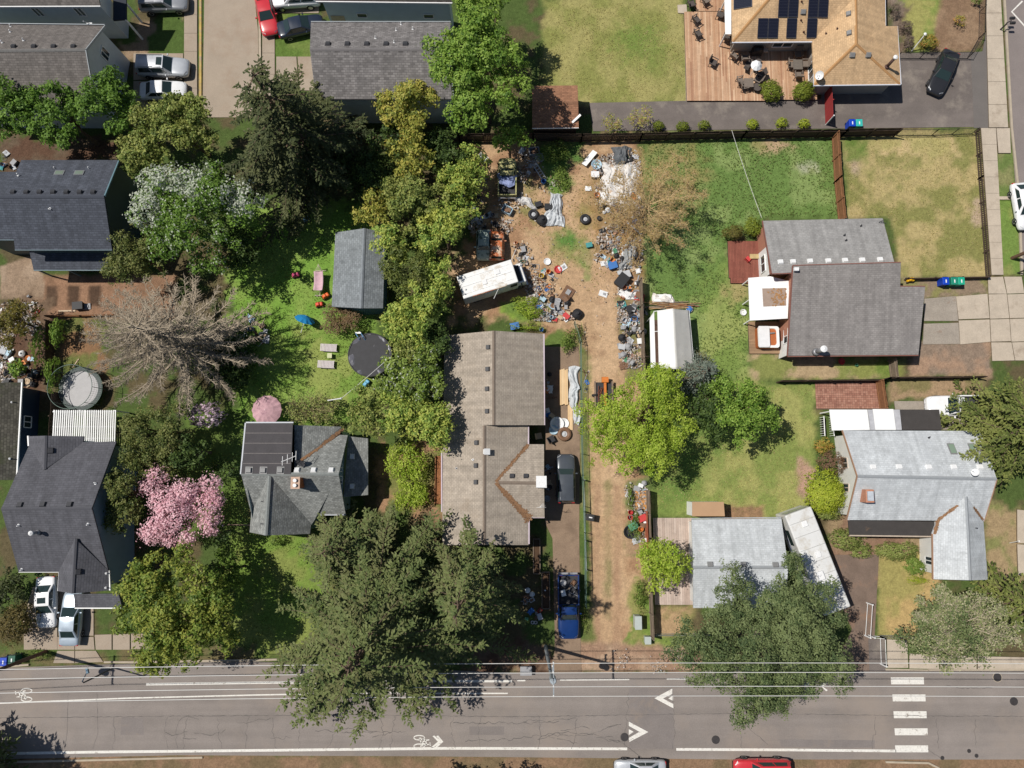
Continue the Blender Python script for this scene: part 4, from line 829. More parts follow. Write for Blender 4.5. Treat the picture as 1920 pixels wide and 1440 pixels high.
i = h.side_facing(0, -1); h.win_on(i, .5, .75, 1.0, 2.1)
for k in range(len(h.wallq)):
    a, b = h.wallq[k], h.wallq[(k + 1) % len(h.wallq)]
    if (b - a).xy.length > 4 and abs(b.x - a.x) < .6 and 20 < a.x < 32 and b.y < a.y: h.win_on(k, .4, .75, .4, 2.1, mull=1)
# deck boards, each board real, too fine to pick apart
def deck(name, label, rects, z, m, along='y', bw=.14, parent=None, seed=1, cat='deck', gap=.012, edge=None):
    t = thing(name, label, cat, P(*rects[0][:2])); mb = MB(); rng = random.Random(seed); fr = MB(); cm = []
    for x0, y0, x1, y1 in rects:
        a, b = P(x0, y1, z), P(x1, y0, z); fr.box(((a.x + b.x) / 2, (a.y + b.y) / 2, z / 2 - .05), (b.x - a.x - .04, b.y - a.y - .04, z - .02))
        L = (b.x - a.x) if along == 'y' else (b.y - a.y); n = max(1, int(L / bw))
        for i in range(n):
            u = (i + .5) * L / n; nseg = rng.randint(1, 3); cuts = sorted([0, 1] + [rng.random() for _ in range(nseg - 1)])
            for c0, c1 in zip(cuts, cuts[1:]):
                dz = rng.uniform(-.004, .004)
                if along == 'y': mb.box((a.x + u, a.y + (b.y - a.y) * (c0 + c1) / 2, z + dz), (L / n - gap, (b.y - a.y) * (c1 - c0) - .006, .035))
                else: mb.box((a.x + (b.x - a.x) * (c0 + c1) / 2, a.y + u, z + dz), ((b.x - a.x) * (c1 - c0) - .006, L / n - gap, .035))
                cm.append(rng.random())
    me = mb.mesh(name); at = me.attributes.new('tint', 'FLOAT', 'FACE'); at.data.foreach_set('value', np.repeat(np.array(cm, np.float32), 6))
    o = link('deck_boards', me, m, t, True); o['kind'] = 'stuff'; fr.build('deck_frame', mat('deck_frame_dark', (.05, .04, .035, 1), .9), t, True); return t
def boardmat(name, cols, fine=.18):
    m = leafmat(name, cols, 0.0, .8); nt = m.node_tree; N = nt.nodes; L = nt.links; b = N['Principled BSDF']; rp = [x for x in N if x.type == 'VALTORGB'][0]
    tc = N.new('ShaderNodeTexCoord'); nz = N.new('ShaderNodeTexNoise'); nz.inputs['Scale'].default_value = 1.2; nz.inputs['Detail'].default_value = 8; nz.inputs['Roughness'].default_value = .75; L.new(tc.outputs['Object'], nz.inputs['Vector'])
    mr = N.new('ShaderNodeMapRange'); mr.inputs['From Min'].default_value = .3; mr.inputs['From Max'].default_value = .7; mr.inputs['To Min'].default_value = 1 - fine; mr.inputs['To Max'].default_value = 1 + fine; L.new(nz.outputs[0], mr.inputs[0])
    v = N.new('ShaderNodeVectorMath'); v.operation = 'SCALE'; L.new(rp.outputs[0], v.inputs[0]); L.new(mr.outputs[0], v.inputs['Scale']); L.new(v.outputs[0], b.inputs['Base Color']); return m
WOOD1 = boardmat('deck_cedar', [S(176, 132, 104), S(206, 168, 136), S(190, 148, 116), S(222, 188, 156)]); WOOD2 = boardmat('deck_red', [S(132, 78, 66), S(148, 90, 76), S(140, 86, 72)], .2); WOOD3 = boardmat('deck_grey', [S(178, 158, 146), S(206, 188, 176), S(190, 170, 158)]); WOOD4 = boardmat('deck_tan', [S(156, 128, 100), S(170, 140, 110)])
deck('timber_deck', 'large cedar deck with garden furniture around the tan house', [(1288, 22, 1372, 189), (1372, 70, 1430, 189), (1430, 70, 1526, 187), (1305, -40, 1358, 21)], .22, WOOD1)
for pts in ([(1283, 30), (1288, 30), (1291, 190), (1286, 190)],): sheet('gravel_path', pts, .02, mat('gravel_pale', S(160, 146, 132), .95, .25, 3, .3, 20, bump=.4))

# --- grey house with white patio covers
SH_LG = shingle('shingle_lightgrey', S(162, 160, 158), .18, .34, .09, .86, stain=S(146, 144, 142), slo=.5, shi=.8)
SALM = mat('wall_salmon', S(190, 134, 112), .8, .06)
h = House('grey split-roof house with salmon walls and white patio cover')
h.roof(SH_LG, [[(1430, 414, 2.7), (1655, 409, 2.7), (1679, 500, 4.15), (1447, 513, 4.2)]]); h.roof(shingle('shingle_warmgrey', S(150, 145, 142), .18, .34, .1, .84, stain=S(134, 129, 127), slo=.5, shi=.8), [[(1487, 497, 4.7), (1689, 491, 4.7), (1688, 536, 4.2), (1735, 536, 4.2), (1722, 665, 2.8), (1477, 667, 2.8)]], name='roof')
h.walls(SALM, [(1430, 414, 2.6), (1655, 409, 2.6), (1679, 495, 4.05), (1447, 513, 4.1)], .3); h.walls(SALM, [(1487, 499, 4.6), (1689, 493, 4.6), (1688, 538, 4.1), (1735, 538, 4.1), (1722, 665, 2.7), (1477, 667, 2.7)], .3)
BRT = mat('fascia_redbrown', S(136, 92, 82), .7, .1); h.trim([((1689, 492, 4.7), (1487, 498, 4.7)), ((1487, 498, 4.7), (1477, 667, 2.8)), ((1735, 537, 4.2), (1688, 537, 4.2)), ((1477, 668, 2.8), (1722, 666, 2.8)), ((1430, 414, 2.7), (1447, 513, 4.2)), ((1447, 513, 4.2), (1485, 512, 4.2))], BRT, .08, .16, 'fascia', .02)
h.vents([(1463.5, 491.5), (1487, 491), (1519, 490), (1553, 489.5), (1584.5, 488.5), (1616.5, 488), (1650, 487)], V_WHITE, BOXV_ME); h.vents([(1614, 424), (1583, 441.5), (1586, 451)], V_DARK, PIPE_ME, 'vent_pipe')
chimney_pipe(h, 1530, 660, 1.5, .2); mb = MB(); p, _ = h.on(1490, 507); mb.box(p + Vector((0, 0, .35)), (.4, .3, .25)); mb.tube([p, p + Vector((0, 0, .4))], .04, 6); mb.build('camera_mount', V_WHITE, h.roofs[1], True)
mb = MB(); p, _ = h.on(1648, 417); mb.bar(p + Vector((0, 0, .3)), p + Vector((.6, -.15, .1)), .04, .04); mb.bar(p + Vector((0, 0, .3)), p + Vector((.5, .2, .1)), .04, .04); mb.tube([p, p + Vector((0, 0, .3))], .03, 5); mb.build('wire_bracket', V_DARK, h.roofs[0], True)
WMET = striped('patio_white_sheet', (.8, .8, .8, 1), .3, 'y', .86, .45)
o = h.roof(WMET, [[(1403, 521, 2.4), (1444, 518, 2.55), (1480, 527, 2.7), (1477, 597, 2.7), (1406, 601, 2.4)]], .08, name='patio_cover')
mb = MB(); q = [h.on(x, y, .03)[0] for x, y in ((1429, 541), (1473, 540), (1474, 573), (1431, 575))]; mb.add(q, [(3, 2, 1, 0)] if newell(q).z < 0 else [(0, 1, 2, 3)]); g = mb.build('skylight_sheet', mat('corrugated_tan', S(166, 146, 132), .6, .12, 3), o, True)
rng = random.Random(5); mb = MB()
for k in range(70): x, y = rng.gauss(1460, 9), rng.gauss(558, 8); x = min(1473, max(1432, x)); y = min(573, max(542, y)); p, _ = h.on(x, y, .05); mb.box(p, (rng.uniform(.08, .2), rng.uniform(.08, .16), .02), rng.uniform(0, 3))
mb.build('fallen_leaves', mat('dry_leaf', S(170, 130, 90), .9, .3, 4), o, True, kind='stuff')
for x, y in ((1405, 522), (1408, 598), (1406, 560)): p = P(x, y, 2.35); mb = MB(); mb.bar((p.x + .1, p.y, 0), (p.x + .1, p.y, 2.35), .1, .1); mb.build('patio_post', WHITE, h.t, True)
# west wall: white panel with a tall window, white lower wall by the tub
a, b = P(1447, 511, 4.1), P(1432, 432, 2.7)
i = None
hw = [P(1430, 414, 2.6), P(1447, 513, 4.1)]
d = (hw[1] - hw[0]); base0 = hw[0].lerp(hw[1], .45); base1 = hw[0].lerp(hw[1], .95)
mb = MB(); off = Vector((.23, 0, 0)); mb.add([Vector((base0.x, base0.y, .0)) + off, Vector((base1.x, base1.y, 0)) + off, Vector((base1.x, base1.y, 2.9)) + off, Vector((base0.x, base0.y, 2.5)) + off], [(0, 1, 2, 3)]); mb.build('wall_panel', WHITE, h.t, True)
w0, w1 = hw[0].lerp(hw[1], .56), hw[0].lerp(hw[1], .84); h.window((w0.x + .2, w0.y), (w1.x + .2, w1.y), 1.0, 2.1, out=.02, mull=1)
a, b = P(1479, 600, 2.7), P(1476, 664, 2.7); mb = MB(); mb.add([Vector((a.x + .22, a.y, 0)), Vector((b.x + .22, b.y, 0)), Vector((b.x + .22, b.y, 2.2)), Vector((a.x + .22, a.y, 2.2))], [(0, 1, 2, 3)]); mb.build('wall_panel', WHITE, h.t, True)
a, b = P(1479, 612, 2.7), P(1478, 640, 2.7); h.window((a.x + .18, a.y), (b.x + .18, b.y), 1.1, 2.1, out=.02)
deck('back_deck', 'red-brown stained deck at the back of the grey house', [(1367, 452, 1426, 521), (1370, 521, 1403, 531)], .2, WOOD2); deck('tub_deck', 'tan plank deck under the white hot tub', [(1405, 603, 1466, 663)], .2, WOOD4, 'x')
t = thing('hot_tub', 'white square hot tub with folded cover and orange cedar side', 'hot tub', P(1435, 635, .22))
def rrect(w, l, r, n=4):
    pts = []
    for cx, cy, a0 in ((w / 2 - r, l / 2 - r, 0), (-w / 2 + r, l / 2 - r, 90), (-w / 2 + r, -l / 2 + r, 180), (w / 2 - r, -l / 2 + r, 270)):
        for k in range(n + 1): a = R(a0 + 90 * k / n); pts.append((cx + r * math.cos(a), cy + r * math.sin(a)))
    return pts
CEDAR = mat('cedar_orange', S(184, 106, 62), .6, .15, 4)
mb = MB(); mb.prism(rrect(1.9, 1.95, .2), 0, .8); mb.build('cabinet', CEDAR, t)
mb = MB(); o_, i_ = rrect(1.95, 2.0, .22), rrect(1.55, 1.6, .25); n = len(o_); mb.add([(x, y, .8) for x, y in o_] + [(x, y, .9) for x, y in o_] + [(x, y, .9) for x, y in i_] + [(x * .8, y * .8, .45) for x, y in i_], [(i, (i + 1) % n, n + (i + 1) % n, n + i) for i in range(n)] + [(n + i, n + (i + 1) % n, 2 * n + (i + 1) % n, 2 * n + i) for i in range(n)] + [(2 * n + i, 2 * n + (i + 1) % n, 3 * n + (i + 1) % n, 3 * n + i) for i in range(n)] + [tuple(3 * n + i for i in range(n))]); mb.build('shell', WHITE, t)
mb = MB(); mb.prism([(x * .53 - .45, y) for x, y in rrect(1.95, 2.0, .2)], .91, .99); mb.prism([(x * .5 - .45, y * .97) for x, y in rrect(1.95, 2.0, .2)], 1.0, 1.07); mb.build('cover', mat('vinyl_white', S(238, 238, 240), .5, .05), t)
mb = MB(); mb.prism([(x * .98, y * .98) for x, y in rrect(1.5, 1.5, .25)], .6, .63); mb.build('water', glassy('tub_water', (.5, .55, .58, 1), .05), t)
mb = MB(); mb.box((.3, .35, .95), (.5, .12, .06), .1); mb.build('headrest', V_GREY, t)

# --- pale grey house on the right
SH_PALE = shingle('shingle_pale', S(206, 210, 213), .18, .34, .07, .88, stain=S(192, 196, 200), slo=.5, shi=.75)
WHW = striped('siding_white', (.72, .71, .68, 1), .18, 'z', .88)
h = House('pale grey ridge-roofed house with white walls, brick chimney and black lean-to roofs')
h.roof(SH_PALE, [[(1580, 807, 2.8), (1838, 808, 2.8), (1869, 898, 4.6), (1608, 893, 4.6)], [(1608, 893, 4.6), (1869, 898, 4.6), (1845, 977, 2.8), (1757, 976, 2.8), (1588, 975, 2.8)], [(1812, 930, 3.9), (1757, 976, 2.85), (1748, 1000, 2.8), (1749, 1086, 2.8), (1820, 1088, 4.1), (1816, 1000, 4.1)], [(1812, 930, 3.9), (1816, 1000, 4.1), (1820, 1088, 4.1), (1852, 1087, 2.8), (1844, 977, 2.85)]],
       ridge=(((1608, 893, 4.62), (1869, 898, 4.62)), ((1812, 931, 3.93), (1816, 1000, 4.12)), ((1816, 1000, 4.12), (1820, 1088, 4.12))), ridge_m=mat('ridge_pale', S(160, 164, 168), .9, .08, 5))
BLK = mat('torch_down_black', S(72, 68, 66), .85, .12, 1.5, .12, 16, stain=S(112, 92, 76), sscale=.8, slo=.62, shi=.7)
h.roof(BLK, [[(1590, 976, 2.72), (1752, 978, 2.72), (1751, 1006, 2.5), (1593, 1004, 2.5)]], .1, name='lean_to_roof')
h.walls(WHW, [(1580, 807, 2.7), (1838, 808, 2.7), (1869, 898, 4.5), (1845, 977, 2.7), (1852, 1087, 2.7), (1820, 1088, 4.0), (1749, 1086, 2.7), (1748, 1000, 2.7), (1757, 976, 2.7), (1588, 975, 2.7), (1608, 893, 4.5)], .4)
FBR = mat('fascia_tan', S(176, 140, 116), .7, .08); h.trim([((1580, 807, 2.8), (1608, 893, 4.6)), ((1608, 893, 4.6), (1588, 975, 2.8)), ((1749, 1086, 2.8), (1748, 1001, 2.8)), ((1845, 977, 2.8), (1869, 898, 4.6))], FBR, .06, .2, 'fascia', .02); h.trim([((1751, 1007, 2.5), (1593, 1005, 2.5))], mat('gutter_tan', S(196, 180, 162), .6))
h.vents([(1637, 876), (1685.5, 875.5), (1741, 876), (1788, 876), (1837, 876)], V_WHITE, BOXV_ME); h.vents([(1741.5, 821), (1828, 990)], V_DARK, PIPE_ME, 'vent_pipe')
for pts in (((1774.5, 832), (1787, 832), (1795, 852), (1782.5, 852)), ((1813.5, 832), (1824, 832), (1831.5, 851.5), (1821, 852))):
    q = [h.on(x, y, .1)[0] for x, y in pts]; n = newell(q); n = n if n.z > 0 else -n; mb = MB(); mb.add(q + [p - n * .1 for p in q], [(0, 1, 2, 3)] + [(i + 4, (i + 1) % 4 + 4, (i + 1) % 4, i) for i in range(4)]); o = mb.build('skylight', V_GREY, h.roofs[0], True)
    c = sum(q, Vector()) / 4; mb = MB(); mb.add([c + (p - c) * .82 + n * .012 for p in q], [(0, 1, 2, 3)]); mb.build('pane', glassy('skylight_green', (.2, .27, .2, 1), .1), o, True)
dish(h, 1822, 887, None, .65, R(160))
p = P(1586, 927, 0); mb = MB(); mb.box((p.x - .1, p.y, 2.35), (.7, 1.1, 4.7)); c = mb.build('chimney', mat('brick_salmon', S(194, 138, 112), .85, .15, 6, .1, 20), h.t, True)
mb = MB(); mb.box((p.x - .1, p.y, 4.78), (.5, .8, .16)); mb.build('chimney_cap', mat('cap_tin', S(190, 196, 204), .6), c, True)
for k in range(len(h.wallq)):
    a, b = h.wallq[k], h.wallq[(k + 1) % len(h.wallq)]; d = b - a
    if d.xy.length > 2.5 and d.y < -1.5 and a.x < 31 and a.y > -14: h.win_on(k, .55 if a.y > -6 else .2, .8 if a.y > -6 else .4, .9, 2.1, frame_m=mat('frame_beige', S(206, 190, 176), .6))
    if d.xy.length > 2.5 and d.y < -1.5 and a.y < -13: h.win_on(k, .6, .8, .9, 2.1)
for pts, m_, nm in (([(1555, 768, 2.4), (1626, 768, 2.4), (1631, 806, 2.7), (1560, 807, 2.7)], WHITE, 'patio_cover'), ([(1627, 768, 2.38), (1636, 768, 2.38), (1641, 806, 2.68), (1632, 806, 2.68)], mat('cover_translucent', S(190, 190, 194), .4, .15, 2), 'patio_cover'), ([(1636.5, 767, 2.4), (1675, 767, 2.4), (1680, 806, 2.7), (1641.5, 806, 2.7)], WHITE, 'patio_cover'), ([(1675.5, 768, 2.38), (1687, 768, 2.38), (1691, 806, 2.68), (1680.5, 806, 2.68)], mat('cover_translucent', (0, 0, 0, 1)), 'patio_cover'), ([(1687.5, 768, 2.4), (1761, 768, 2.4), (1766, 806, 2.7), (1692, 806, 2.7)], BLK, 'carport_roof')): h.roof(m_, [pts], .07, name=nm)
for x, y in ((1558, 769), (1630, 769), (1690, 769), (1759, 769)): p = P(x, y, 2.3); mb = MB(); mb.bar((p.x, p.y - .1, 0), (p.x, p.y - .1, 2.32), .1, .1); mb.build('patio_post', WHITE, h.t, True)
litter(h, [(1795, 948), (1760, 974), (1752, 1000)], 1, 2, 6, n=120); litter(h, [(1826, 952), (1842, 974)], 1, 1.5, 7, n=70)
# garage next to it
h = House('pale grey shingled garage between the plank walk and the white trailer', 'garage', 'garage')
h.roof(SH_PALE, [[(1297, 974, 2.6), (1465, 972, 2.6), (1478, 1064, 3.9), (1300, 1064, 3.9)], [(1300, 1064, 3.9), (1478, 1064, 3.9), (1472, 1140, 2.6), (1300, 1140, 2.6)]], ridge=(((1300, 1064, 3.92), (1478, 1064, 3.92)),), ridge_m=mat('ridge_pale', (0, 0, 0, 1)))
h.walls(WHW, [(1297, 974, 2.5), (1465, 972, 2.5), (1478, 1064, 3.8), (1472, 1140, 2.5), (1300, 1140, 2.5)], .3); h.vents([(1331.5, 1058), (1394, 1058.5), (1454, 1059)], V_GREY, BOXV_ME); h.trim([((1465, 971, 2.6), (1297, 973, 2.6))], mat('gutter_grey', S(190, 194, 200), .5), .06, .1)
h = House('flat tan box shed behind the pale grey garage', 'shed', 'shed')
h.roof(mat('tan_board', S(190, 154, 120), .8, .06, .8), [[(1298, 941, 2.2), (1357, 941, 2.2), (1359, 968, 2.2), (1298, 968, 2.2)]], .06); h.walls(WHITE, [(1298, 941, 2.2), (1357, 941, 2.2), (1359, 968, 2.2), (1298, 968, 2.2)], .04, .04)
deck('plank_walk', 'weathered grey plank walk beside the pale garage', [(1226, 971, 1297, 1050), (1228, 1050, 1299, 1134)], .12, WOOD3, 'y', .2)
# grey shed among the trees
h = House('grey shingled garden shed with teal gable under the yellow-green trees', 'shed', 'shed')
h.roof(shingle('shingle_bluegrey', S(140, 146, 150), .2, .36, .16, .78), [[(629, 436, 2.5), (683, 428, 3.4), (677, 578, 3.4), (622, 575, 2.5)], [(683, 428, 3.4), (722, 436, 2.5), (718, 578, 2.5), (677, 578, 3.4)]], ridge=(((683, 428, 3.42), (677, 578, 3.42)),), ridge_m=mat('ridge_bg', S(134, 140, 146), .9))
h.walls(mat('wall_teal_paint', S(84, 116, 130), .7, .08), [(629, 436, 2.4), (683, 428, 3.3), (722, 436, 2.4), (718, 578, 2.4), (677, 578, 3.3), (622, 575, 2.4)], .12); h.trim([((622, 575, 2.5), (629, 436, 2.5))], mat('gutter_grey', (0, 0, 0, 1)), .06, .1)
# dark grey house lower left
SH_DK = shingle('shingle_charcoal', S(98, 98, 104), .2, .4, .1, .82)
h = House('charcoal two-storey house with blue walls above two parked sedans')
h.roof(SH_DK, [[(54, 836, 5.0), (83, 880, 6.1), (156, 829, 5.0), (218, 828, 5.0), (172, 953, 7.4), (2, 954, 7.4)], [(85, 817, 6.2), (83, 881, 6.2), (54, 836, 5.0), (53, 818, 5.0)], [(85, 817, 6.2), (157, 818, 5.0), (156, 830, 5.0), (83, 881, 6.2)], [(2, 954, 7.4), (172, 953, 7.4), (203, 1070, 5.0), (110, 1073, 5.0), (35, 1073, 5.0)], [(141, 1010, 6.5), (110, 1072, 5.05), (108, 1108, 5.0), (135, 1113, 6.4)], [(141, 1010, 6.5), (135, 1113, 6.4), (205, 1107, 4.95), (203, 1069, 5.05)]],
       ridge=(((2, 954, 7.42), (172, 953, 7.42)), ((85, 817, 6.22), (83, 880, 6.22)), ((141, 1010, 6.52), (135, 1113, 6.42))), ridge_m=mat('ridge_char', S(92, 92, 98), .9, .08, 4))
h.roof(SH_DK, [[(138, 1114, 3.2), (222, 1113, 3.2), (229, 1140, 2.8), (140, 1140, 2.8)]], name='porch_roof')
h.walls(striped('siding_denim', S(138, 164, 184), .16, 'z', .82), [(53, 818, 4.9), (85, 817, 6.1), (157, 818, 4.9), (156, 829, 4.9), (218, 828, 4.9), (172, 953, 7.3), (203, 1070, 4.9), (205, 1107, 4.9), (135, 1113, 6.3), (108, 1108, 4.9), (110, 1073, 4.9), (35, 1073, 4.9), (2, 954, 7.3)])
h.trim([((110, 1073, 5.0), (35, 1073, 5.0)), ((108, 1108, 5.0), (110, 1074, 5.0)), ((205, 1107, 4.95), (203, 1070, 5.0)), ((229, 1141, 2.8), (140, 1141, 2.8)), ((53, 817, 5.0), (54, 836, 5.0))])
h.vents([(38, 947), (81, 946), (131, 946)], V_DARK, BOXV_ME); h.vents([(95, 845), (146, 1072)], V_DARK, BOXV_ME); h.vents([(179, 907), (35, 984), (165, 982), (41, 1067), (199, 1075), (198, 1102)], V_WHITE, PIPE_ME, 'vent_pipe'); chimney_pipe(h, 72, 998, .8, .13)
# far left mossy roof with blue wall
h = House('mossy dark roofed house with deep blue wall at the picture edge')
h.roof(shingle('shingle_mossy', S(104, 100, 90), .22, .3, .3, .6, stain=S(84, 90, 60), slo=.5, shi=.7, sscale=.5), [[(40, 717, 3.2), (30, 900, 3.2), (-60, 900, 5.2), (-60, 717, 5.2)]]); h.walls(striped('siding_deepblue', S(44, 66, 92), .16, 'z', .8), [(40, 717, 3.1), (30, 900, 3.1), (-60, 900, 5), (-60, 717, 5)]); h.trim([((30, 900, 3.2), (40, 717, 3.2))]); h.win_on(h.side_facing(1, 0), .55, .68, 1.0, 2.0); h.vents([(18, 860), (22, 754)], V_WHITE, PIPE_ME, 'vent_pipe')
# white pergola
t = thing('pergola', 'white slatted pergola behind the charcoal house', 'pergola', P(158, 798))
mb = MB()
for x in range(101, 218, 4):
    a, b = P(x + (1.5 if x < 160 else 0), 769, 2.65), P(x - 2, 832, 2.65); mb.bar(a, b, .085, .1)
mb.build('slats', WHITE, t, True, kind='stuff')
for y in (772, 800, 822): mb = MB(); mb.bar(P(100, y, 2.52), P(217, y, 2.52), .1, .16); mb.build('beam', WHITE, t, True)
for x, y in ((102, 770), (150, 770), (215, 770), (99, 824)): p = P(x, y, 2.4); mb = MB(); mb.bar((p.x, p.y, 0), (p.x, p.y, 2.45), .12, .12); mb.build('post', WHITE, t, True)
# white canopy tent with a gable roof
t = thing('canopy_tent', 'white fabric canopy shelter with shade-tinted east slope in the weedy lot', 'canopy', P(1262, 640))
FAB = mat('canopy_fabric', (.74, .74, .73, 1), .6, .05, 1.2); FAB_SHADED = mat('canopy_fabric_shaded', S(208, 206, 200), .6, .08, 1.2)  # second fabric: same white darkened for the slope turned from the sun
def cloth(name, quad, m, nu=10, nv=14, sag=.06, seed=0):
    a, b, c, d = [P(*p) for p in quad]; vs = []
    for i in range(nu + 1):
        for j in range(nv + 1):
            u, v = i / nu, j / nv; p = a.lerp(b, u).lerp(d.lerp(c, u), v)
            rib = abs(((v * 4) % 1) - .5) * 2
            p.z -= sag * (1 - rib) * 4 * u * (1 - u) * .8 + sag * .4 * mnoise.noise(Vector((u * 3, v * 5, seed))); vs.append(p)
    mb = MB(); w = nv + 1; fs = [(i * w + j, i * w + j + 1, (i + 1) * w + j + 1, (i + 1) * w + j) for i in range(nu) for j in range(nv)]; mb.add(vs, fs)
    o = mb.build(name, m, t, True, smooth=True); s = o.modifiers.new('solid', 'SOLIDIFY'); s.thickness = .015; return o
cloth('roof_panel', [(1233, 583, 2.65), (1262, 579, 3.2), (1268, 692, 3.2), (1236, 690, 2.65)], FAB, sag=.05); cloth('roof_panel', [(1218, 596, 2.1), (1226, 584, 2.45), (1229, 690, 2.45), (1220, 690, 2.1)], FAB, seed=3); cloth('roof_panel', [(1262, 579, 3.2), (1292, 582, 2.1), (1302, 692, 2.1), (1268, 692, 3.2)], FAB_SHADED, seed=5)
mb = MB()
for a, b in (((1226, 584, 2.42), (1229, 690, 2.42)), ((1233, 583, 2.6), (1236, 690, 2.6)), ((1262, 579, 3.15), (1268, 692, 3.15)), ((1226, 584, 2.42), (1262, 579, 3.15)), ((1226, 622, 2.42), (1234, 621, 2.62)), ((1292, 582, 2.08), (1302, 692, 2.08))): mb.tube([P(*a), P(*b)], .03, 6)
for x, y, z in ((1219, 596, 2.1), (1292, 582, 2.1), (1302, 692, 2.1), (1221, 690, 2.1)): p = P(x, y, z); mb.tube([(p.x, p.y, 0), p], .03, 6)
mb.build('frame', WHITE, t, True)
mb = MB(); q = W([(1224, 600), (1292, 600), (1298, 686), (1226, 686)]); mb.prism([(p.x, p.y) for p in q], .0, .03); mb.build('interior_shade_sheet', mat('interior_shade_brown', S(96, 74, 64), .9, .2), t, True)  # dark sheet added to give the tent's inside its gloom
# ------------------------------------------------------------------ vegetation
BARKM = mat('tree_bark', S(110, 92, 78), .95, .3, 4, bump=.4, bscale=12); BARKG = mat('tree_bark_grey', S(160, 146, 130), .95, .25, 4)
def unit(v): return v / np.maximum(np.linalg.norm(v, axis=-1, keepdims=True), 1e-9)
def diamonds(c, d, n, L, w):
    s = unit(np.cross(n, d)); L = L[:, None] / 2; w = w[:, None] / 2
    return np.stack([c - d * L, c + s * w - d * L * .1, c + d * L, c - s * w - d * L * .1], 1)
def leaves(rng, c, out, L, w, tint, up=.3, jit=.62):
    n = len(c); nn = unit(out + np.array([0, 0, up]) + rng.normal(0, jit * .6, (n, 3)))
    d = unit(np.cross(nn, rng.normal(0, 1, (n, 3))))
    return diamonds(c, d, nn, L * rng.uniform(.7, 1.3, n), w * rng.uniform(.7, 1.3, n))
def lobes_of(rng, rx, ry, rz, n, lo=.28, hi=.5, spread=.72):
    u = unit(rng.normal(0, 1, (n, 3))); u[:, 2] = np.abs(u[:, 2]) * 1.0 - .25
    k = rng.uniform(.25, 1, (n, 1)) ** .5 * spread
    c = u * k * np.array([rx, ry, rz]); r = rng.uniform(lo, hi, n) * (rx * ry) ** .5
    c = np.concatenate([c, [[0, 0, 0]]]); r = np.concatenate([r, [.45 * (rx * ry) ** .5]])
    return c, r
def crown_mesh(rng, c, r, n, L, w, flat=.85, cl=7, cs=.24, tl=.35, fill=.12, clusters=True, tint0=None, flo=None):
    """leaves gathered in twig clusters over the outside of many lobes"""
    m = max(1, n // cl); p = (r ** 2) / (r ** 2).sum(); k = rng.choice(len(r), m, p=p)
    u = unit(rng.normal(0, 1, (m, 3))); low = u[:, 2] < -.35; u[low, 2] *= -1
    rad = np.where(rng.random(m) < fill, rng.uniform(.4, .9, m), rng.uniform(.82, 1.1, m))
    lump = 1 + .16 * np.sin(u[:, 0] * 7 + k) * np.sin(u[:, 1] * 6 + 2 * k) + rng.normal(0, .05, m)
    q = c[k] + u * (r[k] * rad * lump)[:, None] * np.array([1, 1, flat])
    keep = np.ones(m, bool)
    for j in range(len(r)):
        dd = np.linalg.norm((q - c[j]) / np.array([1, 1, flat]), axis=1); keep &= ~((dd < r[j] * .72) & (k != j) & (rng.random(m) > .12))
    q, u, k = q[keep], u[keep], k[keep]; m = len(q)
    lt = rng.random(len(r)); ct = lt[k] * tl + rng.random(m) * (1 - tl)
    pos = np.repeat(q, cl, 0) + rng.normal(0, cs, (m * cl, 3)) * np.array([1, 1, .8]); out = np.repeat(u, cl, 0)
    t = np.clip(np.repeat(ct, cl) + rng.normal(0, .14, m * cl), 0, 1)
    if tint0 is not None: t = tint0(pos, t)
    return leaves(rng, pos, out, L, w, t), t
def trunk_mesh(rng, base, top, r0, lobes, lr, n=7):
    mb = MB(); mid = base.lerp(top, .5) + Vector((rng.normal(0, .15), rng.normal(0, .15), 0))
    mb.tube([base - Vector((0, 0, .1)), base.lerp(mid, .25) , mid, top], [r0 * 1.3, r0, r0 * .8, r0 * .3], n)
    for c in lobes:
        a = base.lerp(top, rng.uniform(.35, .75)); b = Vector(c); m2 = a.lerp(b, .5) + Vector((0, 0, .25)); mb.tube([a, m2, a.lerp(b, .92)], [r0 * .45, r0 * .28, r0 * .1], 5)
    return mb
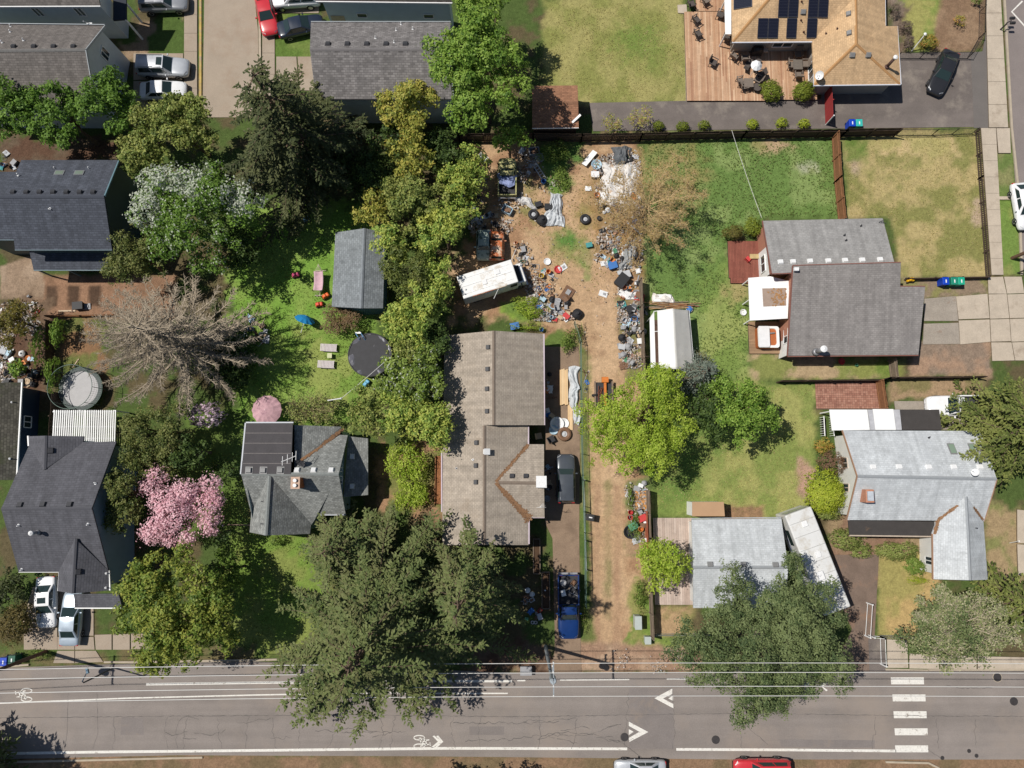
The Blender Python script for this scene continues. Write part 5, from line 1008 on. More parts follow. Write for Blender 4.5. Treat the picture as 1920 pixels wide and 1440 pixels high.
def tree(label, px, py, rx, ry, h, palette, L=.34, w=.2, cov=120, nl=16, seed=1, name='broadleaf_tree', cat='tree', crown_h=None, flat=.85, cs=.22, tl=.55, group=None, spread=.86, lo=.24, hi=.4, bark=None, tint0=None, lobes=None, trans=.35, zc=None, cl=7, sub=True):
    """px,py: where the crown's middle shows; rx, ry: its half sizes in photo pixels; h: height in metres"""
    rng = np.random.default_rng(seed); ch = crown_h or min(h * .75, (rx + ry) / 20 * .9)
    hc = zc or h - ch / 2
    k = ppm(py, hc); Rx, Ry, Rz = rx / k, ry / k, ch / 2
    cxy = P(px, py, hc); base = Vector((cxy.x, cxy.y, 0))
    t = thing(name, label, cat, base, group=group)
    if lobes is None: c, r = lobes_of(rng, Rx, Ry, Rz, nl, lo, hi, spread); c[:, 2] *= 1
    else:
        c = np.array([[(P(a, b, hc) - cxy).x, (P(a, b, hc) - cxy).y, rng.uniform(-.1, .4) * Rz] for a, b, _ in lobes]); r = np.array([q / k for _, _, q in lobes])
    if L > .23: L, w, cov = L * .74, w * .74, cov * 2.2
    if sub and lobes is None:                            # each limb's mass breaks up into smaller bunches of twigs
        sc_, sr_ = [], []
        for a, b in zip(c, r):
            m = int(rng.integers(6, 10)); u = unit(rng.normal(0, 1, (m, 3))); u[:, 2] = np.abs(u[:, 2]) * .9 - .15; sc_.append(a + u * b * rng.uniform(.6, 1.0, (m, 1))); sr_.append(b * rng.uniform(.26, .46, m))
        c, r = np.concatenate(sc_), np.maximum(np.concatenate(sr_), .3); cs = min(cs, .13)
    n = int(cov * math.pi * Rx * Ry)
    q, tint = crown_mesh(rng, c, r, n, L, w, flat, cl, cs, tl, tint0=(lambda p, t: tint0(p, t, rng)) if tint0 else None)
    q[:, :, 2] += hc; q[:, :, 2] = np.maximum(q[:, :, 2], .05)
    o = link('crown', quads_mesh('crown', q, tint), palette, t); o['kind'] = 'stuff'
    mb = trunk_mesh(rng, Vector((0, 0, 0)), Vector((0, 0, hc + Rz * .3)), max(.06, h * .022), [Vector((a[0], a[1], hc + a[2])) for a in c[:10]], r[:10]); mb.build('trunk', bark or BARKM, t)
    return t
def conifer(label, px, py, rpx, h, palette, seed=1, apex=None, nb=11, levels=26, droop=.25, L=.5, w=.13, dens=1.0, name='conifer_tree', z0=.12, power=.75, curl=.35, group=None, wid=.3, ragged=.35, cut=None, bark=None, irr=.0):
    """whorls of boughs that carry twigs of needles; px,py: middle of the crown as seen"""
    rng = np.random.default_rng(seed); hm = h * .45; k = ppm(py, hm); Rm = rpx / k; c0 = P(px, py, hm); base = Vector((c0.x, c0.y, 0))
    t = thing(name, label, 'tree', base, group=group); Q = []; T = []; wood = MB()
    wood.tube([(0, 0, -.1), (0, 0, h * .5), (0, 0, h * .98)], [h * .02, h * .012, .03], 7)
    for lv in range(levels):
        f = (lv + rng.random() * .8) / levels; z = h * (z0 + (1 - z0) * f * .985); Rl = Rm * (1 - f) ** power + .25; nbl = max(4, int(nb * (1 - f * .55)))
        a0 = rng.random() * 6.28
        for b in range(nbl):
            a = a0 + 6.283 * b / nbl + rng.normal(0, .2); Lb = Rl * rng.uniform(1 - ragged, 1.08)
            if irr: Lb *= 1 + irr * math.sin(a * 3 + seed) + irr * math.sin(a * 2 + seed * 2.7)
            zz = z + rng.normal(0, .4); dh = np.array([math.cos(a), math.sin(a), 0.]); sd = np.array([-dh[1], dh[0], 0.])
            nt = max(3, int(Lb * 3.2 * dens)); s = np.sort(rng.uniform(.12, 1, nt) ** .8)
            def bough(s): return np.outer(s * Lb, dh) + np.outer(np.ones_like(s), [0, 0, zz]) + np.outer(-droop * Lb * s ** 1.4 + curl * Lb * np.maximum(0, s - .55) ** 2, [0, 0, 1]) + np.outer(np.sin(s * 3 + b) * .06 * Lb, sd)
            P0 = bough(s)
            sg = np.where(np.arange(nt) % 2 == 0, 1, -1); ta = R(48) + rng.normal(0, .2, nt); tl = wid * Lb * (1.08 - s) * rng.uniform(.6, 1.2, nt) + .22
            td = unit(np.outer(np.cos(ta), dh) + sd[None] * (np.sin(ta) * sg)[:, None] + np.array([0, 0, -.18]))
            td[-1] = unit(dh + np.array([0, 0, -.05])); nn_ = np.maximum(2, (tl / .12).astype(int)); rep = np.repeat(np.arange(nt), nn_)
            fr = np.concatenate([(np.arange(m) + .5) / m for m in nn_]); pos = P0[rep] + td[rep] * (fr * tl[rep])[:, None] + rng.normal(0, .07, (len(rep), 3))
            pos[:, 2] -= (fr ** 2) * tl[rep] * .18
            sa = rng.normal(0, .4, len(rep)); sx = unit(np.cross(td[rep], [0, 0, 1.])); d = unit(td[rep] * np.cos(sa)[:, None] + sx * np.sin(sa)[:, None] + rng.normal(0, .15, (len(rep), 3)))
            nrm = unit(np.array([0, 0, 1.]) + rng.normal(0, .32, (len(rep), 3))); Q.append(diamonds(pos, d, nrm, L * rng.uniform(.7, 1.3, len(rep)), w * rng.uniform(.7, 1.4, len(rep))))
            T.append(np.clip(rng.random() * .45 + rng.random(nt)[rep] * .25 + rng.random(len(rep)) * .2 + (fr > .75) * .12, 0, 1))
            if lv % 2 == 0 or Lb > Rm * .6: sp = bough(np.array([0, .35, .7, .95])); sp[0, :2] = 0; wood.tube([Vector(x) for x in sp], [.05 + Lb * .006, .04, .025, .012], 4, False)
    q = np.concatenate(Q); q[:, :, 2] = np.maximum(q[:, :, 2], .1)
    o = link('crown', quads_mesh('crown', q, np.concatenate(T)), palette, t); o['kind'] = 'stuff'; wood.build('trunk', bark or BARKM, t); return t
def shrub(label, px, py, rx, ry, h, palette, L=.16, w=.1, cov=420, seed=1, name='shrub', nl=7, group=None, core=None, flat=1.0, lo=.35, hi=.55, cs=.09, cat='shrub', spread=.5, tint0=None, grow=1.2):
    rng = np.random.default_rng(seed); k = ppm(py, h / 2) / grow; Rx, Ry = rx / k, ry / k; p = P(px, py, h / 2); t = thing(name, label, cat, (p.x, p.y, 0), group=group)
    c, r = lobes_of(rng, Rx, Ry, h * .45, nl, lo, hi, spread); c[:, 0] *= 1.0; sc = np.array([Rx / max(Rx, Ry), Ry / max(Rx, Ry), 1]); r = r * max(Rx, Ry) / (Rx * Ry) ** .5
    n = int(cov * math.pi * Rx * Ry); q, tint = crown_mesh(rng, c / sc, r, n, L, w, min(1, h * .5 / max(r.max(), .1)) * flat, 5, cs, .3, .06, tint0=(lambda p_, t_: tint0(p_, t_, rng)) if tint0 else None)
    q *= sc; q[:, :, 2] += h * .5; q[:, :, 2] = np.maximum(q[:, :, 2], .03); o = link('foliage', quads_mesh('foliage', q, tint), palette, t); o['kind'] = 'stuff'
    mb = MB()
    for i in range(5): a = rng.random() * 6.28; mb.tube([(0, 0, -.05), (math.cos(a) * Rx * .25, math.sin(a) * Ry * .25, h * .35), (math.cos(a) * Rx * .5, math.sin(a) * Ry * .5, h * .65)], [.04, .03, .012], 4)
    mb.build('stems', BARKM, t); return t
def bare(label, px, py, rx, ry, h, m, seed=1, nlimb=14, name='bare_tree', twig=5, thick=1.0, zb=.3, leaf=None, lcov=0, L=.2, w=.1, curl=.2, group=None, cat='tree', spruce=False, up=.5, jit=.06):
    """leafless limbs dividing into twigs"""
    rng = np.random.default_rng(seed); hm = h * .55; k = ppm(py, hm); Rx, Ry = rx / k, ry / k; p = P(px, py, hm); t = thing(name, label, cat, (p.x, p.y, 0), group=group); mb = MB(); tw = MB(); tips = []
    mb.tube([(0, 0, -.1), (0, 0, h * .5), (0, 0, h * (.97 if spruce else .7))], [h * .02 * thick, h * .013 * thick, .03], 6)
    for i in range(nlimb):
        a = 6.283 * (i * .618 % 1) + rng.normal(0, .15); f = i / nlimb
        if spruce: z = h * (.15 + .82 * f); rr = (1 - f) ** .6 + .1
        else: z = h * (zb + (.65 - zb) * f); rr = rng.uniform(.6, 1.05)
        d = Vector((math.cos(a) * Rx * rr, math.sin(a) * Ry * rr, 0)); Lb = d.length; pts = []
        for s in (0, .25, .5, .75, 1):
            dz = (-.12 * s * Lb + curl * Lb * s ** 2.5) if spruce else (up * h * .5 * s ** .8 * rng.uniform(.7, 1.1))
            pts.append(Vector((d.x * s, d.y * s, z + dz)) + Vector((rng.normal(0, jit), rng.normal(0, jit), 0)) * Lb * .5 * s)
        r0 = (.02 + .010 * Lb) * thick; mb.tube(pts, [r0, r0 * .8, r0 * .6, r0 * .4, r0 * .15], 4, False)
        for j in range(int(twig * Lb)):
            s = rng.uniform(.12, 1) ** .8; i0 = min(3, int(s * 4)); q0 = pts[i0].lerp(pts[i0 + 1], s * 4 - i0); a2 = a + rng.choice([-1, 1]) * rng.uniform(.4, 1.1); l2 = rng.uniform(.25, .6) * (1.2 - s) * min(Lb, 3.2) * .6 + .25
            e = q0 + Vector((math.cos(a2), math.sin(a2), rng.uniform(-.35, .45) if spruce else rng.uniform(0, .9))).normalized() * l2; mid = q0.lerp(e, .5) + Vector((rng.normal(0, .05), rng.normal(0, .05), rng.normal(0, .05))) * l2
            tw.tube([q0, mid, e], [.022 * thick, .015 * thick, .006], 3, False); tips.append(q0.lerp(e, .6)); tips.append(e)
            for _ in range(2 if spruce else 3):
                e2 = mid + Vector((rng.normal(0, 1), rng.normal(0, 1), rng.normal(.1, .6))).normalized() * l2 * .45; tw.tube([mid, e2], [.012 * thick, .006], 3, False); tips.append(e2)
    mb.build('trunk', m, t); tw.build('twigs', m, t, kind='stuff')
    if leaf is not None and lcov:
        tp = np.array([tuple(x) for x in tips]); n = int(lcov * math.pi * Rx * Ry); c = tp[rng.integers(0, len(tp), n)] + rng.normal(0, .16, (n, 3)); tt = rng.random(n)
        o = link('crown', quads_mesh('crown', leaves(rng, c, np.tile([0, 0, 1.], (n, 1)), L, w, tt), tt), leaf, t); o['kind'] = 'stuff'
    return t
# palettes (leaf colours themselves)
def G(*a, k=.98, s=.84):
    out = []
    for c in a: m = sum(c) / 3; out.append(S(*[m + (x - m) * s for x in c], k=k))
    return out
PAL_MAPLE = leafmat('leaf_rich_green', G((62, 96, 30), (96, 136, 42), (130, 168, 60), (80, 118, 38)))
PAL_TOPG = leafmat('leaf_bright_green', G((76, 112, 34), (114, 154, 48), (158, 188, 72), (98, 136, 42)))
PAL_GOLD = leafmat('leaf_gold', G((92, 110, 40), (146, 156, 58), (180, 180, 72), (202, 184, 78), (124, 144, 54)))
PAL_YG = leafmat('leaf_yellowgreen', G((84, 118, 44), (130, 160, 60), (170, 190, 80), (194, 196, 84), (108, 142, 54), k=1.05))
PAL_OLIVE = leafmat('leaf_olive', G((80, 102, 42), (128, 146, 62), (174, 178, 88), (108, 126, 54), k=1.02))
PAL_LAUREL = leafmat('leaf_laurel', G((66, 84, 38), (104, 120, 52), (150, 152, 82), (86, 104, 44)))
PAL_WILLOW = leafmat('leaf_lime', G((120, 150, 36), (162, 188, 56), (192, 208, 84), (140, 168, 46), s=.92), .4)
PAL_WHITE = leafmat('leaf_white_bloom', G((80, 118, 36), (106, 144, 46), (130, 164, 62)) + [S(214, 222, 196, k=.7), S(232, 236, 222, k=.75)])
PAL_GREENW = leafmat('leaf_green_flecked', G((100, 132, 48), (140, 164, 64), (160, 178, 86)) + [S(226, 232, 214, k=.7)])
PAL_PINK = leafmat('blossom_pink', [S(206, 152, 164, k=.95), S(232, 182, 192, k=1), S(242, 206, 212, k=1), S(216, 164, 176, k=.95)], .3)
PAL_RHODO = leafmat('blossom_pale', [S(64, 76, 50, k=.6), S(216, 190, 204, k=1), S(240, 224, 232, k=1)], .3)
PAL_HEM = leafmat('needle_dark', G((44, 56, 28), (70, 80, 44), (108, 112, 70), (58, 68, 38), k=.74, s=1), .1, .7)
PAL_FIR = leafmat('needle_fir', G((62, 82, 40), (92, 108, 56), (124, 134, 78), (110, 110, 68), (78, 96, 52), k=.76, s=.95), .1, .7)
PAL_CEDAR = leafmat('needle_cedar', G((66, 84, 50), (94, 110, 68), (128, 140, 92), (108, 120, 74), k=.85, s=1), .12, .7)
PAL_YCON = leafmat('needle_yellowgreen', G((68, 84, 34), (104, 118, 48), (142, 148, 70), (88, 102, 42), k=.85), .14, .7)
PAL_BLUE = leafmat('needle_blue', G((84, 98, 84), (116, 128, 112), (140, 150, 134), k=.8), .12, .7)
PAL_SPARSE = leafmat('needle_grey_sparse', G((88, 104, 54), (118, 130, 72), (146, 150, 96), (178, 170, 136)), .14, .7)
PAL_RUSSET = leafmat('leaf_russet', G((158, 134, 72), (186, 154, 88), (206, 178, 116), (170, 146, 90)), .45)
PAL_TOP = leafmat('leaf_boxwood', G((88, 104, 26), (126, 142, 34), (150, 160, 52)), .25)
PAL_TOPY = leafmat('leaf_box_yellow', G((120, 140, 24), (164, 180, 36), (188, 196, 60)), .25)
PAL_CYP = leafmat('leaf_cypress', G((70, 84, 34), (100, 114, 46), (136, 142, 66)), .2)
PAL_BROWN = leafmat('leaf_brown', G((112, 88, 62), (142, 114, 80), (120, 104, 64)), .3)
PAL_RED = leafmat('leaf_red_brown', G((110, 82, 62), (140, 100, 78), (124, 112, 70)), .25)
PAL_ORG = leafmat('leaf_orange_green', G((110, 122, 40), (170, 160, 60), (206, 140, 66)), .3)
PAL_RHG = leafmat('leaf_sage', G((96, 116, 46), (140, 154, 70), (164, 170, 92)), .25)
PAL_WEED = leafmat('leaf_weed', G((84, 116, 38), (124, 152, 56), (150, 168, 74)), .35)
DEADW = mat('dead_wood', S(172, 158, 138), .95, .2, 2.0)
TWIGW = mat('twig_wood', S(178, 146, 108), .95, .2, 2.0)
PALEW = mat('pale_wood', S(184, 172, 148), .95, .15, 2.0)

# --- top left
gA = 'row of bright green maples behind the slate house'
tree('bright green maple leaning over the grey gable roof at the picture edge', 28, 210, 56, 66, 8.5, PAL_MAPLE, seed=11, group=gA, cov=130)
tree('bright green maple in the middle of the row of three', 112, 214, 54, 60, 8.5, PAL_MAPLE, seed=12, group=gA, cov=130)
tree('bright green maple of the row next to the parked white car', 206, 198, 58, 68, 9.0, PAL_MAPLE, seed=13, group=gA, cov=130)
tree('gold-olive broadleaf tree over the alley end beside the dark hemlock', 340, 236, 98, 72, 9.5, PAL_OLIVE, seed=14, nl=22, lo=.2, hi=.36, cov=130)
tree('yellowish broadleaf tree between the gold-olive tree and the white blossom', 272, 300, 46, 56, 8, PAL_OLIVE, seed=15, lo=.25, hi=.4)
conifer('large dark hemlock with drooping boughs above the shaded lawn', 552, 258, 172, 19, PAL_HEM, seed=21, nb=9, levels=22, L=.34, w=.15, ragged=.5, irr=.12, droop=.24, dens=2.2, power=.66, wid=.25)
def white_side(p, t, rng):
    k = (p[:, 1] > .6 - p[:, 0] * .3) & (p[:, 0] < 1.0) | (p[:, 0] > 3.0) & (p[:, 1] > -.5) | (p[:, 0] < -2.6) & (p[:, 1] > -1.5)
    return np.where(k & (rng.random(len(t)) < .72), .75 + .25 * rng.random(len(t)), np.where(rng.random(len(t)) < .12, .8, t * .5))
tree('broadleaf tree half covered with white blossom', 372, 402, 112, 100, 10.5, PAL_WHITE, seed=31, nl=38, lo=.24, hi=.38, tint0=white_side, cov=170, L=.3, flat=.9)
tree('olive evergreen at the corner of the slate house', 256, 480, 48, 76, 7.5, PAL_LAUREL, seed=32, lo=.25, hi=.4, cov=150, L=.26, w=.16)
bare('large dead grey conifer with upswept bare branches', 308, 634, 172, 140, 13, DEADW, seed=41, nlimb=100, twig=8, spruce=True, thick=1.4, curl=.34, name='dead_tree')
shrub('dark green shrub mass at the foot of the dead conifer', 440, 650, 48, 50, 2.4, leafmat('leaf_deep', G((48, 74, 34), (76, 108, 48), (98, 124, 60))), seed=42, L=.24, w=.15, cov=200)
tree('brown-green bush tree over the cluttered yard', 30, 602, 46, 54, 4.2, leafmat('leaf_bronze', G((84, 84, 30), (124, 116, 42), (152, 134, 54), (92, 98, 40))), seed=43, lo=.25, hi=.4, L=.26, w=.16)
gV = 'leafy hedges on the garden fence of the cluttered yard'
for i, (x, y, rx, ry, lab) in enumerate(((78, 652, 9, 40, 'narrow leafy hedge along the wall of the cluttered yard'), (111, 625, 13, 28, 'leafy hedge at the upper end of the garden strip'), (106, 702, 12, 40, 'leafy hedge beside the trampoline'), (36, 690, 15, 16, 'small green bush in the middle of the cluttered yard'))): shrub(lab, x, y, rx, ry, 2.7, PAL_TOPG, seed=50 + i, L=.26, w=.17, cov=260, name='hedge', cat='hedge', group=gV, cs=.14)
gL = 'olive evergreens between the charcoal house and the cottage'
tree('olive evergreen below the dead conifer, next to the pergola', 285, 806, 70, 66, 7.5, PAL_LAUREL, seed=61, lo=.22, hi=.38, cov=160, L=.26, w=.16, group=gL, nl=20)
tree('olive evergreen against the charcoal house wall, left of the pink tree', 238, 922, 40, 84, 7.0, PAL_LAUREL, seed=62, lo=.25, hi=.4, cov=160, L=.26, w=.16, group=gL)
tree('olive evergreen in the shade above the pink tree', 292, 868, 46, 42, 5.5, PAL_LAUREL, seed=63, lo=.25, hi=.4, cov=160, L=.26, w=.16, group=gL)
shrub('round pale pink rhododendron in the shade', 391, 779, 38, 30, 4.2, PAL_RHODO, seed=64, L=.22, w=.18, cov=240, cs=.05)
tree('pink blossoming tree between the charcoal house and the cottage', 340, 952, 74, 76, 7.0, PAL_PINK, L=.17, w=.13, cov=250, seed=65, cs=.17, lobes=[(292, 895, 20), (283, 915, 16), (318, 940, 30), (350, 925, 26), (338, 965, 32), (300, 990, 22), (285, 1000, 18), (392, 910, 20), (400, 935, 18), (385, 955, 28), (320, 1010, 14), (345, 1020, 14), (365, 1005, 12), (395, 985, 16)], bark=BARKM)
tree('large yellow-green broadleaf tree overhanging the road kerb', 334, 1146, 116, 128, 10, leafmat('leaf_moss', G((74, 104, 36), (112, 140, 48), (148, 164, 62), (166, 168, 64), (94, 124, 42))), seed=66, nl=34, lo=.2, hi=.32, cov=140)
tree('small leafy tree on the lawn edge right of the yellow-green tree', 432, 1070, 34, 40, 5, leafmat('leaf_fresh', G((70, 104, 32), (108, 140, 46), (128, 156, 60))), seed=67)
shrub('leggy bronze bush in front of the white sedan', 30, 1170, 40, 44, 3.0, leafmat('leaf_bronze2', G((76, 74, 34), (112, 100, 50), (134, 116, 62))), seed=68, L=.22, w=.12, cov=240, cs=.16)
tree('dark bush in place of a woodpile by the charcoal house at the picture edge', 16, 1108, 34, 44, 3, leafmat('leaf_dark_bush', G((50, 62, 34), (78, 90, 48), (104, 110, 62))), seed=166); shrub('low roadside bush beside the driveway apron', 72, 1228, 26, 10, .7, PAL_WEED, seed=69, cov=300)  # first bush is added where a woodpile and trellis belong
# --- middle
tree('bright green tree top centre behind the grey twin houses', 908, 134, 108, 116, 14, PAL_TOPG, seed=71, nl=26, lo=.22, hi=.36, cov=140)
tree('bright green tree cut by the picture top above the brown shed', 900, 10, 64, 54, 10, PAL_TOPG, seed=72, cov=140)
tree('golden maple in front of the grey roof with seven vents', 760, 212, 84, 50, 9, PAL_GOLD, seed=73, lo=.24, hi=.4, cov=130)
gM = 'trees along the left side of the cleared yard'
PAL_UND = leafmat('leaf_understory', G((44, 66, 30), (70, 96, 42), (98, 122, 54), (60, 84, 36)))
for i, (x, y, rx, ry, h_, pal, lab) in enumerate(((690, 322, 44, 58, 6.5, PAL_UND, 'dark understory tree between the hemlock and the golden tree'), (838, 284, 62, 36, 6, PAL_UND, 'dark green tree in the shaded upper corner of the yard'), (735, 350, 36, 46, 6, PAL_UND, 'dark green tree above the yellow-green shed tree'), (735, 455, 34, 44, 6.5, PAL_YG, 'leafy tree beside the clipped cypress'), (806, 566, 34, 38, 5.5, PAL_YG, 'small yellow-green tree below the left end of the step van'), (762, 652, 34, 44, 6.5, PAL_OLIVE, 'olive tree beside the pool'), (820, 652, 30, 44, 6, PAL_UND, 'dark leafy tree against the top eave of the taupe house'), (742, 762, 36, 40, 6.5, PAL_YG, 'leafy tree between the pool and the taupe house'), (884, 298, 30, 30, 5, PAL_YG, 'small bright tree overhanging the camouflage truck'), (956, 262, 46, 20, 6, PAL_TOPG, 'bright green branches hanging over the yard from the top tree'), (640, 300, 34, 40, 5, PAL_UND, 'low dark tree at the foot of the hemlock'), (452, 470, 34, 50, 5, PAL_UND, 'dark tree in the shade right of the blossom tree'), (432, 700, 44, 36, 2.8, PAL_UND, 'dark shrub tree below the dead conifer'), (356, 846, 36, 40, 6, PAL_UND, 'dark tree added to shade the lawn above the pink tree'), (404, 1000, 30, 26, 4.5, PAL_UND, 'dark leafy bush tree below the pink tree'), (428, 880, 26, 34, 3, PAL_UND, 'dark bush added to darken the lawn left of the cottage'), (1326, 770, 44, 56, 6, PAL_UND, 'dark tree joining the willow and the fresh green maple'), (886, 338, 28, 34, 5, PAL_YG, 'small leafy tree at the junk side of the yard border'), (724, 268, 34, 24, 7, PAL_UND, 'dark tree at the upper left corner of the cleared yard'), (872, 392, 28, 30, 5, PAL_YG, 'leafy tree above the pale green derelict car'))): tree(lab, x, y, rx, ry, h_, pal, seed=300 + i, cov=130, group=gM)  # tree over the pink one and cottage bush added to deepen shade
tree('golden tree below the golden maple, at the corner of the cleared yard', 768, 296, 52, 56, 8, PAL_GOLD, seed=74, lo=.22, hi=.34, cov=100, group=gM)
tree('leafy green tree beside the camouflage truck', 858, 346, 44, 52, 6, PAL_YG, seed=75, lo=.24, hi=.4, group=gM)
tree('yellow-green tree over the top of the grey garden shed', 698, 395, 38, 40, 7, PAL_GOLD, seed=76, lo=.25, hi=.4, group=gM)
tree('dark green tree in the middle of the yard border', 780, 390, 66, 70, 8, PAL_OLIVE, seed=77, lo=.24, hi=.38, group=gM, cov=140)
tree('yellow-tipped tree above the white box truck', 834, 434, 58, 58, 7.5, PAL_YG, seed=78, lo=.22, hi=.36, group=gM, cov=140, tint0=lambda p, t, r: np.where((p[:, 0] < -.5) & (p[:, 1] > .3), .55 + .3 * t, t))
tree('clipped dark cypress clump with rounded tops', 762, 512, 52, 66, 7.5, PAL_CYP, seed=79, lo=.16, hi=.24, nl=26, L=.18, w=.1, cov=330, cs=.1, group=gM)
tree('yellow-green tree at the left end of the white box truck', 816, 522, 34, 50, 6, PAL_YG, seed=80, lo=.24, hi=.4, group=gM)
tree('broad yellow-green tree beside the top corner of the taupe house', 772, 606, 68, 72, 8, PAL_YG, seed=81, nl=20, lo=.22, hi=.36, group=gM, cov=140)
tree('green tree flecked with white flowers against the taupe house', 776, 708, 68, 62, 8, PAL_GREENW, seed=82, nl=20, lo=.22, hi=.36, group=gM, cov=150, tint0=lambda p, t, r: np.where(r.random(len(t)) < .07, 1, t * .66))
tree('yellowish tree spilling over the taupe roof edge', 800, 796, 78, 46, 7.5, PAL_YG, seed=83, nl=20, lo=.24, hi=.38, group=gM, cov=140)
tree('yellow-olive tree right of the cottage, beside the pool', 686, 772, 38, 52, 7, PAL_OLIVE, seed=84, lo=.24, hi=.4, group=gM)
shrub('bright leafy bush beside the raised planter boxes', 764, 868, 34, 40, 2.4, PAL_WILLOW, seed=85, L=.2, w=.12, cov=230, cs=.18, nl=16, spread=.85, lo=.18, hi=.34); shrub('second bright bush at the foot of the fir', 774, 918, 30, 36, 2.0, PAL_WILLOW, seed=87, L=.2, w=.12, cov=220, cs=.18, nl=14, spread=.85, lo=.18, hi=.34)
shrub('yellow-green shrub row along the planter wall', 760, 845, 18, 14, 1.8, PAL_YG, seed=86, cov=240, L=.22, w=.14)
conifer('huge fir spreading over road and yards with ragged boughs', 708, 1188, 270, 22, PAL_FIR, seed=91, nb=11, levels=22, L=.32, w=.14, ragged=.55, droop=.18, dens=2.2, power=.62, irr=.1, wid=.2)
conifer('second fir beside the taupe house front corner', 874, 1104, 116, 22, PAL_FIR, seed=92, nb=8, levels=19, L=.32, w=.14, dens=2.2, wid=.24, ragged=.5, droop=.22, power=.7, irr=.1)
conifer('slim fir in front of the cottage porch', 640, 1022, 104, 12, PAL_FIR, seed=93, nb=8, levels=16, L=.32, w=.14, dens=2.2, wid=.24, ragged=.5, power=.65)
bare('tangled bare bush with sparse leaves behind the cottage', 585, 768, 52, 30, 2.6, mat('twig_olive', S(146, 134, 98), .95, .2), seed=94, nlimb=26, twig=10, thick=.7, leaf=PAL_OLIVE, lcov=120, L=.16, w=.1, name='bare_bush', cat='shrub', up=.6)
bare('brown twiggy bush at the corner of the grey garden shed', 638, 597, 34, 28, 2.2, mat('twig_brown', S(140, 112, 80), .95, .2), seed=95, nlimb=24, twig=11, thick=.7, leaf=PAL_BROWN, lcov=160, L=.14, w=.1, name='bare_bush', cat='shrub', up=.6)
shrub('dark low shrubs along the shed wall', 668, 622, 22, 12, .9, PAL_WEED, seed=96, cov=260)
shrub('small flowering bush on the lawn in front of the cottage', 520, 1012, 16, 12, 1.0, PAL_WEED, seed=97, cov=260)
# --- right of the middle
bare('russet half-leafed tree over the junk along the yard fence', 1214, 388, 104, 100, 8, mat('twig_straw', S(204, 176, 132), .95, .15), seed=101, nlimb=44, twig=9, thick=.5, jit=.34, leaf=PAL_RUSSET, lcov=40, L=.16, w=.1, name='russet_tree', up=.55, zb=.15)
tree('lime green willow spreading across the dirt lane', 1204, 796, 116, 124, 9.0, PAL_WILLOW, L=.18, w=.1, cov=420, seed=102, nl=40, lo=.16, hi=.28, cs=.24, name='willow_tree', cl=8, trans=.4)
tree('small lime green tree over the plank walk', 1238, 1056, 64, 54, 6, PAL_WILLOW, L=.22, w=.12, cov=280, seed=103, nl=18, lo=.24, hi=.4, cs=.18, name='willow_tree')
conifer('small blue-grey conifer beside the canopy shelter', 1310, 702, 46, 6.5, PAL_BLUE, seed=104, nb=10, levels=20, L=.26, w=.11, dens=1.6, power=.8)
tree('fresh green maple on the lawn right of the willow', 1398, 766, 78, 72, 7.5, PAL_TOPG, seed=105, nl=24, lo=.2, hi=.34, cov=140, L=.28, w=.18)
bare('straggly bare grey bush against the canopy shelter', 1302, 672, 26, 20, 2.2, mat('twig_olive', (0, 0, 0, 1)), seed=106, nlimb=14, twig=8, thick=.7, leaf=PAL_BLUE, lcov=60, L=.14, w=.08, name='bare_bush', cat='shrub')
tree('broad grey-green cedar in front of the pale garage', 1450, 1204, 178, 152, 10, PAL_CEDAR, seed=111, nl=56, lo=.15, hi=.25, L=.25, w=.13, cov=260, spread=.95, flat=.7, name='cedar_tree', crown_h=5, bark=BARKG, cl=9)
conifer('yellowish conifer at the right picture edge over the pale roof', 1916, 806, 122, 12, PAL_YCON, seed=112, nb=10, levels=18, L=.3, w=.14, wid=.26, ragged=.4, droop=.2, dens=2.1, power=.6)
bare('sparse grey lichen-covered tree over the pavement', 1790, 1168, 100, 84, 7.5, PALEW, seed=113, nlimb=44, twig=8, thick=.8, leaf=PAL_SPARSE, lcov=170, L=.18, w=.12, name='sparse_tree', up=.5)
tree('leafy cedar crown mixed into the sparse tree', 1766, 1180, 92, 72, 7, PAL_CEDAR, seed=114, L=.24, w=.14, cov=70, lo=.16, hi=.26, nl=26)
conifer('dark green conifer at the lower right picture edge', 1918, 1130, 62, 10, PAL_YCON, seed=115, nb=11, levels=22, L=.38, w=.15, ragged=.4)
# trees just outside the picture whose shade falls on the road
conifer('fir standing outside the picture, its shade on the road', -120, 1462, 84, 14, PAL_FIR, seed=116, nb=10, levels=20, L=.5, w=.17)
tree('broadleaf tree south of the road, just outside the picture', 800, 1500, 60, 50, 8, PAL_YG, seed=117); tree('broadleaf tree south of the road beside the parked silver car', 920, 1505, 50, 50, 7, PAL_YG, seed=118)
